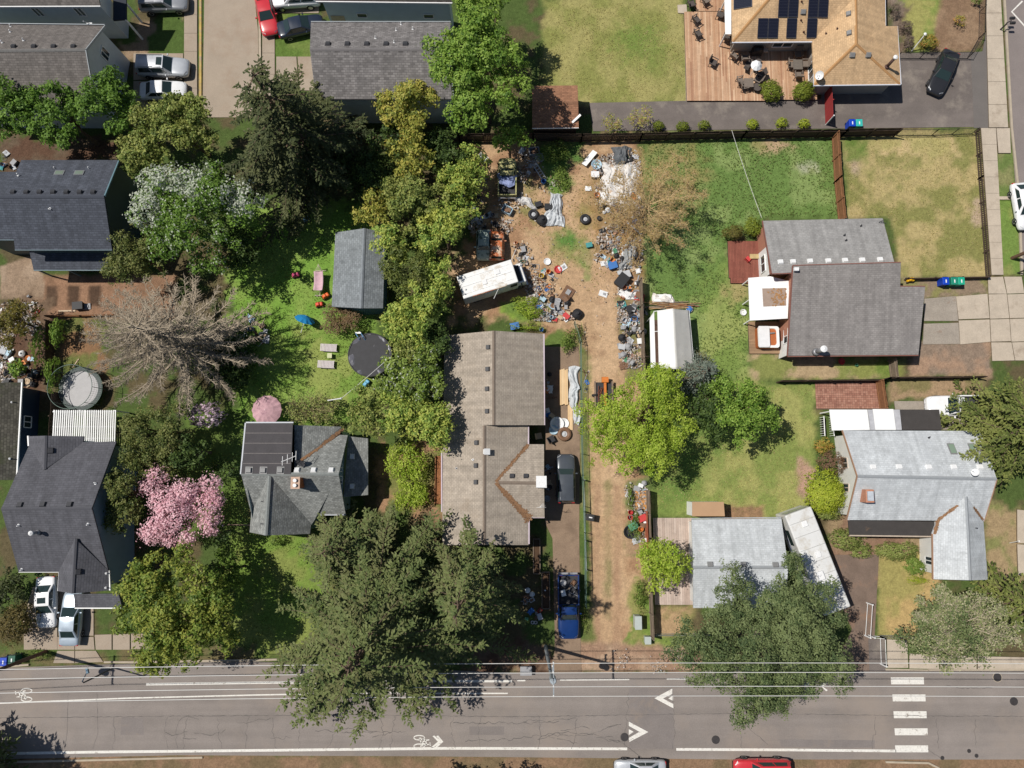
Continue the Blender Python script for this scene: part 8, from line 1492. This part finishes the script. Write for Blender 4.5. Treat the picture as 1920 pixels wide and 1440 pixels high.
# ------------------------------------------------------------------ junk of the cleared yard and small clutter
JC = {'white': (.72, .72, .72, 1), 'grey': (.3, .3, .31, 1), 'black': (.025, .025, .028, 1), 'blue': (.05, .16, .42, 1), 'red': (.5, .05, .05, 1), 'orange': (.6, .2, .05, 1), 'tan': (.48, .36, .24, 1), 'green': (.08, .24, .14, 1), 'yellow': (.62, .42, .05, 1), 'pale blue': (.4, .54, .64, 1), 'brown': (.18, .1, .06, 1), 'teal': (.06, .26, .26, 1), 'silver': (.45, .46, .48, 1)}
def jm(c): return mat('junk_' + c.replace(' ', '_'), JC[c], .6, .14, 5, stain=mul(JC[c], .6), sscale=4, slo=.58, shi=.68)
JMESH = {}
def proto(kind):
    if kind in JMESH: return JMESH[kind]
    out = []; mb = MB()
    if kind == 'storage tote':
        mb.box((0, 0, .16), (.5, .36, .32), taper=1.12); out.append(('body', mb.mesh(), None)); mb = MB(); mb.box((0, 0, .335), (.6, .45, .03)); out.append(('lid', mb.mesh(), None))
    elif kind == 'open crate':
        for s in (-1, 1): mb.box((s * .24, 0, .14), (.03, .36, .28)); mb.box((0, s * .17, .14), (.5, .03, .28))
        mb.box((0, 0, .02), (.48, .34, .03)); out.append(('walls', mb.mesh(), None)); mb = MB(); mb.box((.03, 0, .12), (.3, .2, .16), .4); out.append(('contents', mb.mesh(), 'brown'))
    elif kind == 'plastic bucket':
        mb.lathe((0, 0, 0), [(.12, 0), (.16, .34), (.175, .34), (.175, .36), (.15, .36), (.11, .04)], 14); out.append(('pail', mb.mesh(), None)); mb = MB(); mb.tube([(.16 * math.cos(a), .16 * math.sin(a) * .3 + .1, .36 + .02) for a in [math.pi * k / 8 for k in range(9)]], .006, 4); out.append(('handle', mb.mesh(), 'grey'))
    elif kind == 'rubbish bag':
        n = 12; prof = [(.02, 0), (.2, .02), (.27, .1), (.28, .2), (.22, .3), (.1, .38), (.035, .42), (.07, .48)]; mb.lathe((0, 0, 0), prof, n); mb.v = [(x * (1 + .22 * mnoise.noise(Vector((x * 5, y * 5, z * 5)))), y * (1 + .22 * mnoise.noise(Vector((y * 5, z * 5, x * 5 + 3)))), z) for x, y, z in mb.v]; out.append(('sack', mb.mesh(), None)); mb = MB(); mb.torus((0, 0, .42), .04, .012, 8, 5); out.append(('tie', mb.mesh(), 'grey'))
    elif kind == 'plank':
        mb.box((0, 0, .03), (1.6, .14, .045)); out.append(('board', mb.mesh(), None)); mb = MB(); mb.box((.5, 0, .075), (.1, .3, .04)); out.append(('cleat', mb.mesh(), 'brown'))
    elif kind == 'plastic chair':
        mb.box((0, 0, .36), (.42, .42, .04)); out.append(('seat', mb.mesh(), None)); mb = MB(); mb.box((-.22, 0, .6), (.04, .42, .46), 0, 0, R(-12)); out.append(('backrest', mb.mesh(), None))
        for sx in (-.18, .18):
            for sy in (-.18, .18): mb = MB(); mb.bar((sx * 1.15, sy * 1.15, 0), (sx, sy, .36), .04, .04); out.append(('leg', mb.mesh(), None))
    elif kind == 'appliance panel':
        mb.box((0, 0, .05), (.75, .5, .06), 0, R(6), R(4)); out.append(('panel', mb.mesh(), None)); mb = MB(); mb.box((.1, 0, .1), (.25, .2, .03)); out.append(('plate', mb.mesh(), 'grey'))
    elif kind == 'crumpled cloth':
        N_ = 9; vs = []
        for i in range(N_):
            for j in range(N_): x, y = (i / (N_ - 1) - .5), (j / (N_ - 1) - .5); q = Vector((x * 4, y * 4, 1.3)); vs.append((x * .8 + .1 * mnoise.noise(q), y * .6 + .1 * mnoise.noise(q + Vector((5, 0, 0))), .08 + .14 * abs(mnoise.noise(q * 1.4)) * (1 - abs(x) * 1.2)))
        mb.add(vs, [(i * N_ + j, (i + 1) * N_ + j, (i + 1) * N_ + j + 1, i * N_ + j + 1) for i in range(N_ - 1) for j in range(N_ - 1)]); out.append(('cloth', mb.mesh(), None))
    elif kind == 'round basin':
        mb.lathe((0, 0, 0), [(.2, 0), (.3, .14), (.34, .15), (.28, .13), (.18, .04), (.02, .035)], 16); out.append(('bowl', mb.mesh(), None)); mb = MB(); mb.torus((0, 0, .15), .33, .015, 16, 5); out.append(('rim', mb.mesh(), None))
    elif kind == 'metal frame':
        for a, b in (((-.5, -.3, .05), (.5, -.3, .05)), ((-.5, .3, .05), (.5, .3, .3)), ((-.5, -.3, .05), (-.5, .3, .05)), ((.5, -.3, .05), (.5, .3, .3)), ((0, -.3, .05), (0, .3, .18))): mb.tube([a, b], .022, 5)
        out.append(('tubing', mb.mesh(), None)); mb = MB(); mb.box((.1, -.1, .12), (.4, .3, .05), .2); out.append(('seat_pad', mb.mesh(), 'black'))
    elif kind == 'fuel can':
        mb.box((0, 0, .17), (.3, .2, .34)); out.append(('body', mb.mesh(), None)); mb = MB(); mb.tube([(-.1, 0, .34), (-.1, 0, .4), (.1, 0, .4), (.1, 0, .34)], .02, 5); mb.tube([(.13, 0, .3), (.24, 0, .42)], .025, 6); out.append(('spout', mb.mesh(), 'black'))
    elif kind == 'tyre':
        mb.torus((0, 0, .11), .24, .11, 20, 8); out.append(('tread', mb.mesh(), None)); mb = MB(); mb.lathe((0, 0, .05), [(.17, 0), (.18, .08), (.1, .06), (.04, .1)], 14); out.append(('rim', mb.mesh(), 'silver'))
    JMESH[kind] = out; return out
JCAT = {'storage tote': 'tote', 'open crate': 'crate', 'plastic bucket': 'bucket', 'rubbish bag': 'bag', 'plank': 'plank', 'plastic chair': 'chair', 'appliance panel': 'panel', 'crumpled cloth': 'cloth', 'round basin': 'basin', 'metal frame': 'scrap', 'fuel can': 'can', 'tyre': 'tyre'}
def junk(kind, colr, px, py, where, rz=0.0, sc=1.0, z=0.0, label=None, group=None, tilt=0.0):
    t = thing(kind.replace(' ', '_'), label or f'{colr} {kind} {where}', JCAT[kind], P(px, py, z), rz, group=group or ('junk ' + where)); t.scale = (sc, sc, sc); t.rotation_euler = (tilt, 0, rz)
    for nm, me, c in proto(kind):
        o = bpy.data.objects.new(nm, me); col.objects.link(o); o.parent = t
        if not me.materials: me.materials.append(None)
        o.material_slots[0].link = 'OBJECT'; o.material_slots[0].material = jm(c or colr)
    return t
KW = [('storage tote', 3), ('open crate', 3), ('plastic bucket', 4), ('rubbish bag', 4), ('plank', 3), ('plastic chair', 1), ('appliance panel', 3), ('crumpled cloth', 4), ('round basin', 2), ('metal frame', 2), ('fuel can', 1.5)]
CW = [('white', 8), ('grey', 6), ('black', 5), ('blue', 2.5), ('red', 1.5), ('orange', 1.5), ('tan', 4), ('green', 1.5), ('pale blue', 2), ('brown', 3), ('silver', 4), ('teal', 1)]
def heap(where, pts, n, seed, sc=(.6, 1.1)):
    rng = random.Random(seed); done = []; xs_ = [p[0] for p in pts]; ys_ = [p[1] for p in pts]; c = 0
    while c < n:
        x, y = rng.uniform(min(xs_), max(xs_)), rng.uniform(min(ys_), max(ys_)); ins = False
        for i in range(len(pts)):
            (ax, ay), (bx, by) = pts[i], pts[(i + 1) % len(pts)]
            if (ay > y) != (by > y) and x < (bx - ax) * (y - ay) / (by - ay) + ax: ins = not ins
        if not ins: continue
        k = rng.choices([a for a, _ in KW], [b for _, b in KW])[0]; cl_ = rng.choices([a for a, _ in CW], [b for _, b in CW])[0]
        if k == 'plank': cl_ = rng.choice(['tan', 'brown', 'grey'])
        if k == 'rubbish bag': cl_ = rng.choice(['black', 'black', 'white', 'grey', 'black'])
        if k == 'metal frame': cl_ = rng.choice(['black', 'silver', 'grey'])
        rz, s_ = rng.uniform(0, 6.28), rng.uniform(*sc) * (.9 if k != 'plank' else rng.uniform(.5, 1.1)); c += 1
        done.append((x, y, k, cl_, s_, junk(k, cl_, x, y, where, rz, s_, 0, tilt=rng.uniform(-.12, .12))))
    mid = (sc[0] + sc[1]) * .45
    for x, y, k, cl_, s_, t in done:                    # tell look-alikes apart by size and by what lies next to them
        if len(done) > 1: q = min((d for d in done if d[5] is not t), key=lambda d: (d[0] - x) ** 2 + (d[1] - y) ** 2); t['label'] = f"{'small' if s_ < mid else 'large'} {cl_} {k} by a {q[3]} {q[2].split()[-1]} {where}"
DEB = leafmat('litter_mix', [S(240, 238, 234), S(120, 112, 106), S(200, 180, 150), S(120, 84, 60), S(226, 226, 228), S(176, 150, 120), S(170, 166, 160), S(176, 130, 100), S(214, 206, 196), S(206, 204, 202), S(150, 120, 90), S(244, 240, 236)], .1)
def debris(label, pts, n, seed, size=.1):              # scraps too small to tell apart, lying among the things
    rng = np.random.default_rng(seed); poly = [tuple(p)[:2] for p in W(pts)]; pa = np.array(poly); xy = rng.uniform(pa.min(0), pa.max(0), (n * 3, 2)); cl_ = rng.uniform(pa.min(0), pa.max(0), (max(3, n // 60), 2)); xy[: n * 2] = cl_[rng.integers(0, len(cl_), n * 2)] + rng.normal(0, .4, (n * 2, 2)); xy = xy[sdf(poly, xy[:, 0], xy[:, 1]) > 0][:n]; m = len(xy)
    nn = unit(rng.normal(0, .5, (m, 3)) + np.array([0, 0, 1.])); u = unit(np.cross(nn, rng.normal(0, 1, (m, 3)))); v = np.cross(nn, u); a = size * rng.uniform(.35, 1.6, (m, 1)); b = size * rng.uniform(.3, 1.1, (m, 1)); c = np.concatenate([xy, rng.uniform(.02, .3, (m, 1))], 1)
    o = link('litter', quads_mesh('litter', np.stack([c - u * a - v * b, c + u * a - v * b, c + u * a * .9 + v * b, c - u * a + v * b * .8], 1), rng.random(m)), DEB); tag(o, label, 'litter', kind='stuff')
debris('small scraps and rubbish along the lane fence', [(1158, 535), (1205, 530), (1210, 692), (1166, 690), (1156, 600)], 900, 1, .08); debris('pale shredded rubbish under the russet tree', [(1108, 296), (1200, 280), (1208, 420), (1204, 540), (1150, 510), (1112, 490), (1118, 400)], 1900, 2, .085); debris('rubbish scraps in the lower yard heap', [(994, 500), (1050, 548), (1078, 600), (1000, 602), (985, 560), (960, 455), (990, 460)], 950, 3, .08); debris('scraps in the shade around the derelict vehicles', [(868, 280), (1020, 278), (1024, 340), (960, 440), (880, 440)], 700, 4); debris('crumbs of rubbish across the bare dirt', [(960, 340), (1120, 320), (1170, 560), (1100, 720), (1080, 590), (990, 470)], 260, 5, .06); debris('scraps in the garden corner by the lane', [(1168, 900), (1216, 900), (1218, 1040), (1180, 1035)], 400, 6, .08); debris('rubbish scraps of the cluttered side yard', [(0, 560), (76, 560), (78, 724), (0, 724)], 900, 7); debris('dry leaves along the roadside', [(1080, 1215), (1330, 1218), (1330, 1262), (1080, 1262)], 240, 8, .05)
heap('in the lane fence heap', [(1162, 540), (1203, 540), (1208, 690), (1168, 686), (1160, 600)], 84, 1, (.7, 1.5)); heap('under the russet tree', [(1115, 300), (1195, 290), (1205, 400), (1200, 470), (1130, 480), (1118, 400)], 60, 2, (.6, 1.2)); heap('in the russet tree pile', [(1116, 462), (1165, 462), (1200, 500), (1198, 540), (1150, 505), (1118, 490)], 40, 3); heap('in the lower yard heap', [(998, 556), (1028, 552), (1062, 560), (1074, 595), (1030, 602), (1008, 585)], 60, 4, (.6, 1.3)); heap('by the step van nose', [(962, 454), (985, 462), (1000, 488), (985, 498), (966, 480)], 18, 5); heap('before the step van', [(998, 500), (1040, 498), (1042, 545), (1000, 552)], 16, 6, (.6, 1.0)); heap('above the rusted car', [(884, 402), (930, 404), (950, 432), (900, 440)], 18, 7); heap('near the camouflage truck', [(975, 280), (1010, 284), (1018, 330), (985, 335)], 14, 8); heap('left of camouflage truck', [(868, 360), (905, 372), (900, 400), (870, 400)], 10, 9); heap('in the red bucket corner', [(1176, 905), (1214, 905), (1216, 1025), (1192, 1030), (1180, 990)], 26, 10, (.7, 1.2)); heap('in the cluttered side yard', [(0, 655), (72, 660), (76, 722), (2, 722), (0, 700)], 40, 11, (.8, 1.4)); heap('under the bronze bush', [(30, 555), (80, 552), (70, 600), (30, 590)], 9, 12); heap('behind the slate house', [(0, 285), (30, 285), (34, 318), (0, 320)], 9, 13); heap('at the taupe house eave', [(1020, 690), (1036, 690), (1036, 790), (1024, 790)], 10, 14, (.7, 1.1)); heap('by the grey SUV wall', [(1022, 870), (1032, 870), (1032, 940), (1023, 940)], 9, 25, (.7, 1.1)); heap('near the pale pole', [(985, 1105), (1025, 1105), (1020, 1160), (985, 1160)], 14, 17, (.6, 1.1)); heap('on the lane edge', [(1092, 690), (1104, 690), (1102, 740), (1096, 740)], 6, 18, (.5, .8)); heap('in the lawn rubble', [(444, 592), (505, 600), (505, 645), (450, 630)], 16, 19, (.8, 1.3))
# tools and cloth carried in pickup beds
for i, (x, y, c, k, lab, z) in enumerate(((1056, 1092, 'grey', 'tyre', 'tyre in the bed of the deep blue pickup', .7), (1075, 1092, 'brown', 'open crate', 'brown crate in the bed of the deep blue pickup', .7), (1056, 1111, 'white', 'storage tote', 'white tote in the bed of the deep blue pickup', .7), (1077, 1108, 'silver', 'metal frame', 'metal frame in the bed of the deep blue pickup', .7), (1066, 1104, 'tan', 'plank', 'short plank in the bed of the deep blue pickup', .72))): junk(k, c, x, y, '', i * .9, .9 if k != 'plank' else .7, z, lab, 'loads in pickup beds')
SC_ = 'scattered single things in the cleared yard'
for kind, c, x, y, rz, sc, lab in (('tyre', 'black', 1000, 403, 0, 1.5, 'tyre with white rim lying by the crumpled tarp'), ('tyre', 'black', 1097, 412, 0, 1.5, 'black tyre alone on bare dirt below the russet tree'), ('storage tote', 'white', 955, 363, .4, 1.0, 'white box behind the tailgate of the camouflage truck'), ('open crate', 'pale blue', 951, 396, -.5, 1.9, 'large open pale crate on the dirt left of the tarp'), ('plastic bucket', 'orange', 1118, 369, 0, 1.6, 'orange tub at the edge of the russet tree'), ('plastic bucket', 'orange', 1028, 511, 0, 1.3, 'orange bucket on bare dirt by the step van nose'), ('plastic bucket', 'yellow', 1015, 519, 0, 1.4, 'yellow bucket on bare dirt by the step van nose'), ('round basin', 'white', 1026, 491, 0, 1.0, 'white round basin on the dirt'), ('round basin', 'red', 1046, 506, 0, 1.1, 'red bowl beside the white panel on the dirt'), ('appliance panel', 'white', 1055, 502, .6, 1.1, 'white panel beside the red bowl'), ('appliance panel', 'white', 1131, 551, -.3, 1.1, 'white sheet lying in the dirt lane'), ('crumpled cloth', 'white', 1103, 354, 0, .8, 'white rag on the dirt below the white panel'), ('plastic bucket', 'blue', 1019, 343, 0, 1.4, 'blue drum at the ladder foot'), ('storage tote', 'teal', 1104, 461, .2, 1.0, 'grey-teal box at the edge of the pile'), ('storage tote', 'blue', 1148, 500, .3, 1.4, 'bright blue tote at the lower end of the pile'), ('storage tote', 'black', 1164, 529, .9, 2.2, 'long black case against the lane fence'), ('storage tote', 'silver', 1172, 517, .3, 1.5, 'silver case above the long black case'), ('storage tote', 'white', 1115, 330, 0, 1.3, 'white cooler near the torn sheet'), ('round basin', 'pale blue', 1118, 310, 0, 1.5, 'pale blue pan near the torn sheet'), ('storage tote', 'white', 905, 300, -.7, 1.6, 'white box in the dark under the trees'), ('round basin', 'silver', 1012, 297, 0, 1.4, 'metal tub behind the ladder'), ('open crate', 'grey', 1001, 287, .1, 2.0, 'grey wire crate behind the ladder'), ('plastic bucket', 'red', 1181, 960, 0, 1.3, 'round red bucket, upper of two by the weeds'), ('plastic bucket', 'red', 1180, 970, 0, 1.4, 'round red bucket, lower of two by the weeds'), ('storage tote', 'red', 1203, 971, .4, 1.3, 'red and white cooler in the garden corner'), ('round basin', 'black', 1181, 997, 0, 1.8, 'black round lid in the garden corner'), ('storage tote', 'green', 1186, 986, .5, 1.4, 'dark green box in the garden corner'), ('plastic bucket', 'orange', 1200, 991, 0, 1.4, 'orange bucket in the garden corner'), ('round basin', 'white', 1044, 795, 0, 1.9, 'large white round table top by the taupe house'), ('round basin', 'white', 1057, 794, 0, 1.4, 'smaller white round basin by the taupe house'), ('round basin', 'pale blue', 1038, 806, 0, 1.3, 'pale blue stool top by the taupe house'), ('tyre', 'brown', 1058, 814, 0, 1.9, 'round brick fire ring on the drive'), ('plastic chair', 'black', 1033, 824, .5, 1.4, 'dark slatted chair by the porch of the taupe house'), ('plastic chair', 'tan', 1010, 818, .2, 1.3, 'tan chair in the porch corner of the taupe house'), ('storage tote', 'black', 151, 575, .1, 1.6, 'dark box on the raised garden beds'), ('appliance panel', 'grey', 162, 575, .1, 1.1, 'grey lid beside the box on the garden beds'), ('plank', 'tan', 126, 583, .02, 1.0, 'pale plank at the foot of the garden beds'), ('plank', 'tan', 142, 681, 1.0, .6, 'short pale board above the trampoline'), ('round basin', 'red', 1577, 678, 0, .9, 'red pot against the grey house wall'), ('plastic bucket', 'green', 1604, 685, 0, .8, 'small green pot below the grey house'), ('round basin', 'white', 1393, 586, 0, .9, 'white round light globe by the patio cover'), ('round basin', 'black', 1396, 500, 0, 1.0, 'black pan on the red deck'), ('plastic chair', 'red', 1400, 488, .8, 1.1, 'red folding chair on the red deck'), ('plastic bucket', 'blue', 1015, 619, 0, 1.2, 'blue bucket against the taupe roof edge'), ('storage tote', 'blue', 965, 613, .2, 1.4, 'dark blue tote behind the taupe house'), ('rubbish bag', 'black', 1082, 590, .2, 1.8, 'large black bag at the bend of the lane fence'), ('rubbish bag', 'black', 1016, 415, 0, 1.9, 'black sack under the silver tarp'), ('storage tote', 'black', 1009, 385, .3, 1.1, 'black box on the crumpled white tarp'), ('storage tote', 'black', 1028, 390, 0, 1.3, 'dark crate at the top of the silver tarp'), ('storage tote', 'grey', 986, 1255, 0, 1.7, 'black trough at the shaded roadside'), ('metal frame', 'black', 1014, 582, .3, 1.0, 'bent black frame at the lower heap'), ('appliance panel', 'brown', 1063, 552, 1.0, 2.0, 'rotten brown board at the edge of the lower heap')): junk(kind, c, x, y, '', rz, sc, 0, lab, SC_)
# tarps
def tarp(label, pts, m, hgt=.5, seed=0, n=26, group='tarps and sheets in the cleared yard', name='tarp', fold=7):
    q = W(pts); c = sum(q, Vector()) / 4; t = thing(name, label, 'tarp', (c.x, c.y, 0), group=group); mb = MB(); vs = []
    for i in range(n + 1):
        for j in range(n + 1):
            u, v = i / n, j / n; p = q[0].lerp(q[1], u).lerp(q[3].lerp(q[2], u), v); s = Vector((p.x * .8, p.y * .8, seed)); edge = min(u, 1 - u, v, 1 - v); p.x += .55 * mnoise.noise(s * 1.3 + Vector((9, 0, 0))); p.y += .55 * mnoise.noise(s * 1.3 + Vector((0, 9, 0)))
            z = hgt * min(1, edge * 5) * (.45 + .55 * abs(mnoise.noise(s))) + .16 * abs(math.sin(u * fold + 2.2 * mnoise.noise(s))) * min(1, edge * 8 + .15) + .2 * abs(mnoise.noise(s * 4)) + .1 * abs(mnoise.noise(s * 8)); vs.append((p.x - c.x, p.y - c.y, .02 + z))
    w_ = n + 1; mb.add(vs, [(i * w_ + j, (i + 1) * w_ + j, (i + 1) * w_ + j + 1, i * w_ + j + 1) for i in range(n) for j in range(n)]); o = mb.build('sheet', m, t); o.modifiers.new('s', 'SOLIDIFY').thickness = .01
    mb = MB()
    for k in ((0, 0), (1, 0), (1, 1), (0, 1)): p = vs[int(k[0] * n) * w_ + int(k[1] * n)]; mb.torus((p[0], p[1], p[2] + .01), .05, .012, 8, 4)
    mb.build('grommet', RIM, t); return t
TP_S = mat('tarp_silver', S(206, 210, 214), .45, .14, 1.5); TP_W = mat('tarp_white', S(226, 224, 222), .55, .1, 1.5); TP_G = mat('tarp_charcoal', S(104, 108, 112), .6, .15, 1.5, stain=S(150, 140, 130), sscale=1.2); TP_P = mat('tarp_pale_tan', S(226, 222, 218), .6, .12, 1.5, stain=S(186, 156, 124), sscale=1.6, slo=.56, shi=.66); TP_STR = mat('cloth_striped_blue', S(150, 162, 204), .7, .14, 2)
tarp('long crumpled silver tarp in the middle of the yard', [(1030, 362), (1056, 362), (1054, 424), (1018, 420)], TP_S, .45, 1, fold=16); tarp('crumpled white tarp beside the silver one', [(969, 371), (992, 368), (1008, 392), (982, 384)], TP_W, .4, 2, 18); tarp('large torn white sheet under the russet tree', [(1134, 306), (1192, 302), (1190, 384), (1120, 384)], TP_P, .5, 3, fold=14); tarp('charcoal tarp tied over poles at the fence corner', [(1147, 276), (1182, 282), (1176, 314), (1152, 308)], TP_G, .8, 4, 18); tarp('grey sheet over scrap along the lane fence', [(1168, 468), (1192, 460), (1184, 508), (1160, 512)], mat('tarp_grey', S(170, 172, 172), .6, .18, 1.5), .6, 5, fold=10)
o = tarp('striped blue cloth thrown over the camouflage truck bed', [(936, 334), (967, 332), (968, 355), (935, 356)], TP_STR, .2, 6, 18); o.location.z = .95
tarp('silver insulation sheet along the wire fence', [(1067, 690), (1083, 692), (1086, 800), (1072, 800)], TP_S, .25, 8, 26, fold=5); tarp('patterned blanket spread on the upturned hull', [(1222, 552), (1258, 549), (1260, 566), (1222, 568)], mat('hull_white', S(234, 228, 222), .5, .05, 1, stain=S(170, 90, 90), sscale=2.0, slo=.6, shi=.64), .25, 7, 14)
# leaning white panel, ladder, lumber stack, trailer with lumber, stick pile
p = P(1106, 294, .6); t = thing('door_panel', 'flat white door leaning at the edge of the weeds', 'panel', (p.x, p.y, 0), ang(1096, 306, 1116, 282)); mb = MB(); mb.box((0, 0, .3), (1.75, .55, .07), 0, R(-14)); mb.build('panel', WHITE, t); mb = MB(); mb.box((-.7, -.1, .34), (.08, .05, .09), 0, R(-14)); mb.build('handle', RIM, t)
p = P(1010, 321); t = thing('ladder', 'aluminium ladder lying in the shade beside the camouflage truck', 'ladder', (p.x, p.y, .1), ang(1003, 312, 1018, 335)); AL = mat('aluminium', (.6, .6, .6, 1), .4, .1, metal=.4)
for s in (-.2, .2): mb = MB(); mb.box((0, s, .05), (1.9, .05, .08)); mb.build('rail', AL, t)
for k in range(6): mb = MB(); mb.box((-.75 + k * .3, 0, .05), (.04, .4, .04)); mb.build('rung', AL, t)
t = thing('lumber_stack', 'stack of pale new boards beside the taupe house', 'lumber', P(1057, 727)); LUM = boardmat('lumber_new', [S(232, 196, 150), S(240, 210, 168), S(222, 184, 136)], .1)
for k in range(3):
    for i in range(5): mb = MB(); mb.box((-.3 + i * .15, .05 * ((i * 7 + k * 3) % 3), .06 + k * .09), (.14, 3.3, .08)); me = mb.mesh(); at = me.attributes.new('tint', 'FLOAT', 'FACE'); at.data.foreach_set('value', np.full(6, ((i * 5 + k * 3) % 7) / 7, np.float32)); link('board', me, LUM, t)
p = P(1069, 780); t = thing('lumber_stack', 'second shorter lumber stack along the drive edge', 'lumber', p)
for i in range(3): mb = MB(); mb.box((-.15 + i * .15, 0, .06), (.14, 2.6, .08)); me = mb.mesh(); at = me.attributes.new('tint', 'FLOAT', 'FACE'); at.data.foreach_set('value', np.full(6, i / 3, np.float32)); link('board', me, LUM, t)
p = P(1131, 742); t = thing('utility_trailer', 'low trailer frame with orange machine half under the willow', 'trailer', (p.x, p.y, 0)); FR = mat('trailer_rust', S(140, 120, 104), .8, .2)
for s in (-.8, .8): mb = MB(); mb.box((s, 0, .5), (.14, 2.6, .14)); mb.build('side_beam', FR, t); wheel(t, s * 1.0, 0, .3, .2)
mb = MB(); mb.box((0, 0, .42), (1.5, 2.4, .04)); mb.build('floor', mat('bed_dark', (0, 0, 0, 1)), t); OM = mat('machine_orange', S(214, 124, 54), .6, .15); mb = MB(); mb.box((.1, .3, .65), (.22, 2.6, .2)); mb.box((.1, 1.4, .7), (.6, .5, .35)); mb.build('machine_boom', OM, t); mb = MB(); rng = random.Random(4)
for k in range(14): mb.bar((rng.uniform(-.6, -.2), rng.uniform(-1, 1), .5), (rng.uniform(-.6, -.1), rng.uniform(-1, 1), .6), .06, .05)
mb.build('scrap_wood', mat('scrap_dark', S(120, 76, 60), .9, .3), t)
t = thing('brush_pile', 'pile of long sticks and boards above the canopy shelter', 'brush pile', P(1255, 574)); rng = random.Random(8)
for k in range(34): mb = MB(); x, y = rng.uniform(-1.6, 1.6), rng.uniform(-.35, .35); a = rng.uniform(-.18, .18); l = rng.uniform(.6, 1.5); mb.bar((x - l * math.cos(a), y - l * math.sin(a), rng.uniform(.05, .35)), (x + l * math.cos(a), y + l * math.sin(a), rng.uniform(.05, .4)), .06, .05); mb.build('stick', rng.choice([WBRN, WGREY, TWIGW]), t)
t = thing('boat_hull', 'upturned white hull with blanket above the brush pile', 'boat', P(1241, 560)); mb = MB(); mb.prism([(x, y) for x, y in rrect(1.7, .75, .2)], 0, .3); bevel(mb.build('hull', WHITE, t), .08); mb = MB(); mb.box((0, 0, .3), (1.6, .05, .06)); mb.build('keel', WHITE, t)
t = thing('blue_drum_pair', 'blue tarp bundle at the end of the brush pile', 'bundle', P(1292, 580)); t.name = 'tarp_bundle'; mb = MB(); mb.lathe((0, 0, 0), [(.2, 0), (.3, .15), (.2, .35), (.04, .4)], 9); mb.v = [(x * (1 + .4 * mnoise.noise(Vector((x * 4, y * 4, z * 4)))), y * 1.3, z) for x, y, z in mb.v]; mb.build('bundle', jm('blue'), t); mb = MB(); mb.torus((0, 0, .2), .32, .02, 12, 4); mb.build('cord', WIREM, t)
for i, (x, y, s) in enumerate(((1168, 905, 1.0),)): pass
t = thing('plank_bed', 'orange plank garden bed against the lane fence', 'planter', P(1202, 938))
for k in range(4): mb = MB(); mb.box((-.45 + k * .28, 0, .12), (.26, 1.7, .05)); mb.build('board', mat('plank_orange', S(206, 150, 90), .8, .12), t)
t = thing('house_sign', 'pale house number plate on the shaded lawn', 'sign', P(1001, 1167)); mb = MB()
mb.torus((-.12, 0, .04), .13, .025, 14, 5); mb.torus((.16, 0, .04), .13, .025, 14, 5); mb.build('ring', WHITE, t); mb = MB(); mb.box((.02, 0, .015), (.7, .34, .02)); mb.build('plate', mat('plate_dark', (.05, .06, .05, 1), .8), t)
t = thing('sandbox', 'tree stump seat under the cedar', 'stump', P(1493, 1172)); t.name = 'tree_stump'; mb = MB(); mb.lathe((0, 0, 0), [(.4, 0), (.34, .3), (.34, .45), (.3, .46)], 14); mb.build('stump', BARKG, t); mb = MB(); mb.lathe((0, 0, .46), [(.29, 0), (.29, .01)], 14); mb.build('cut_face', LUM, t)
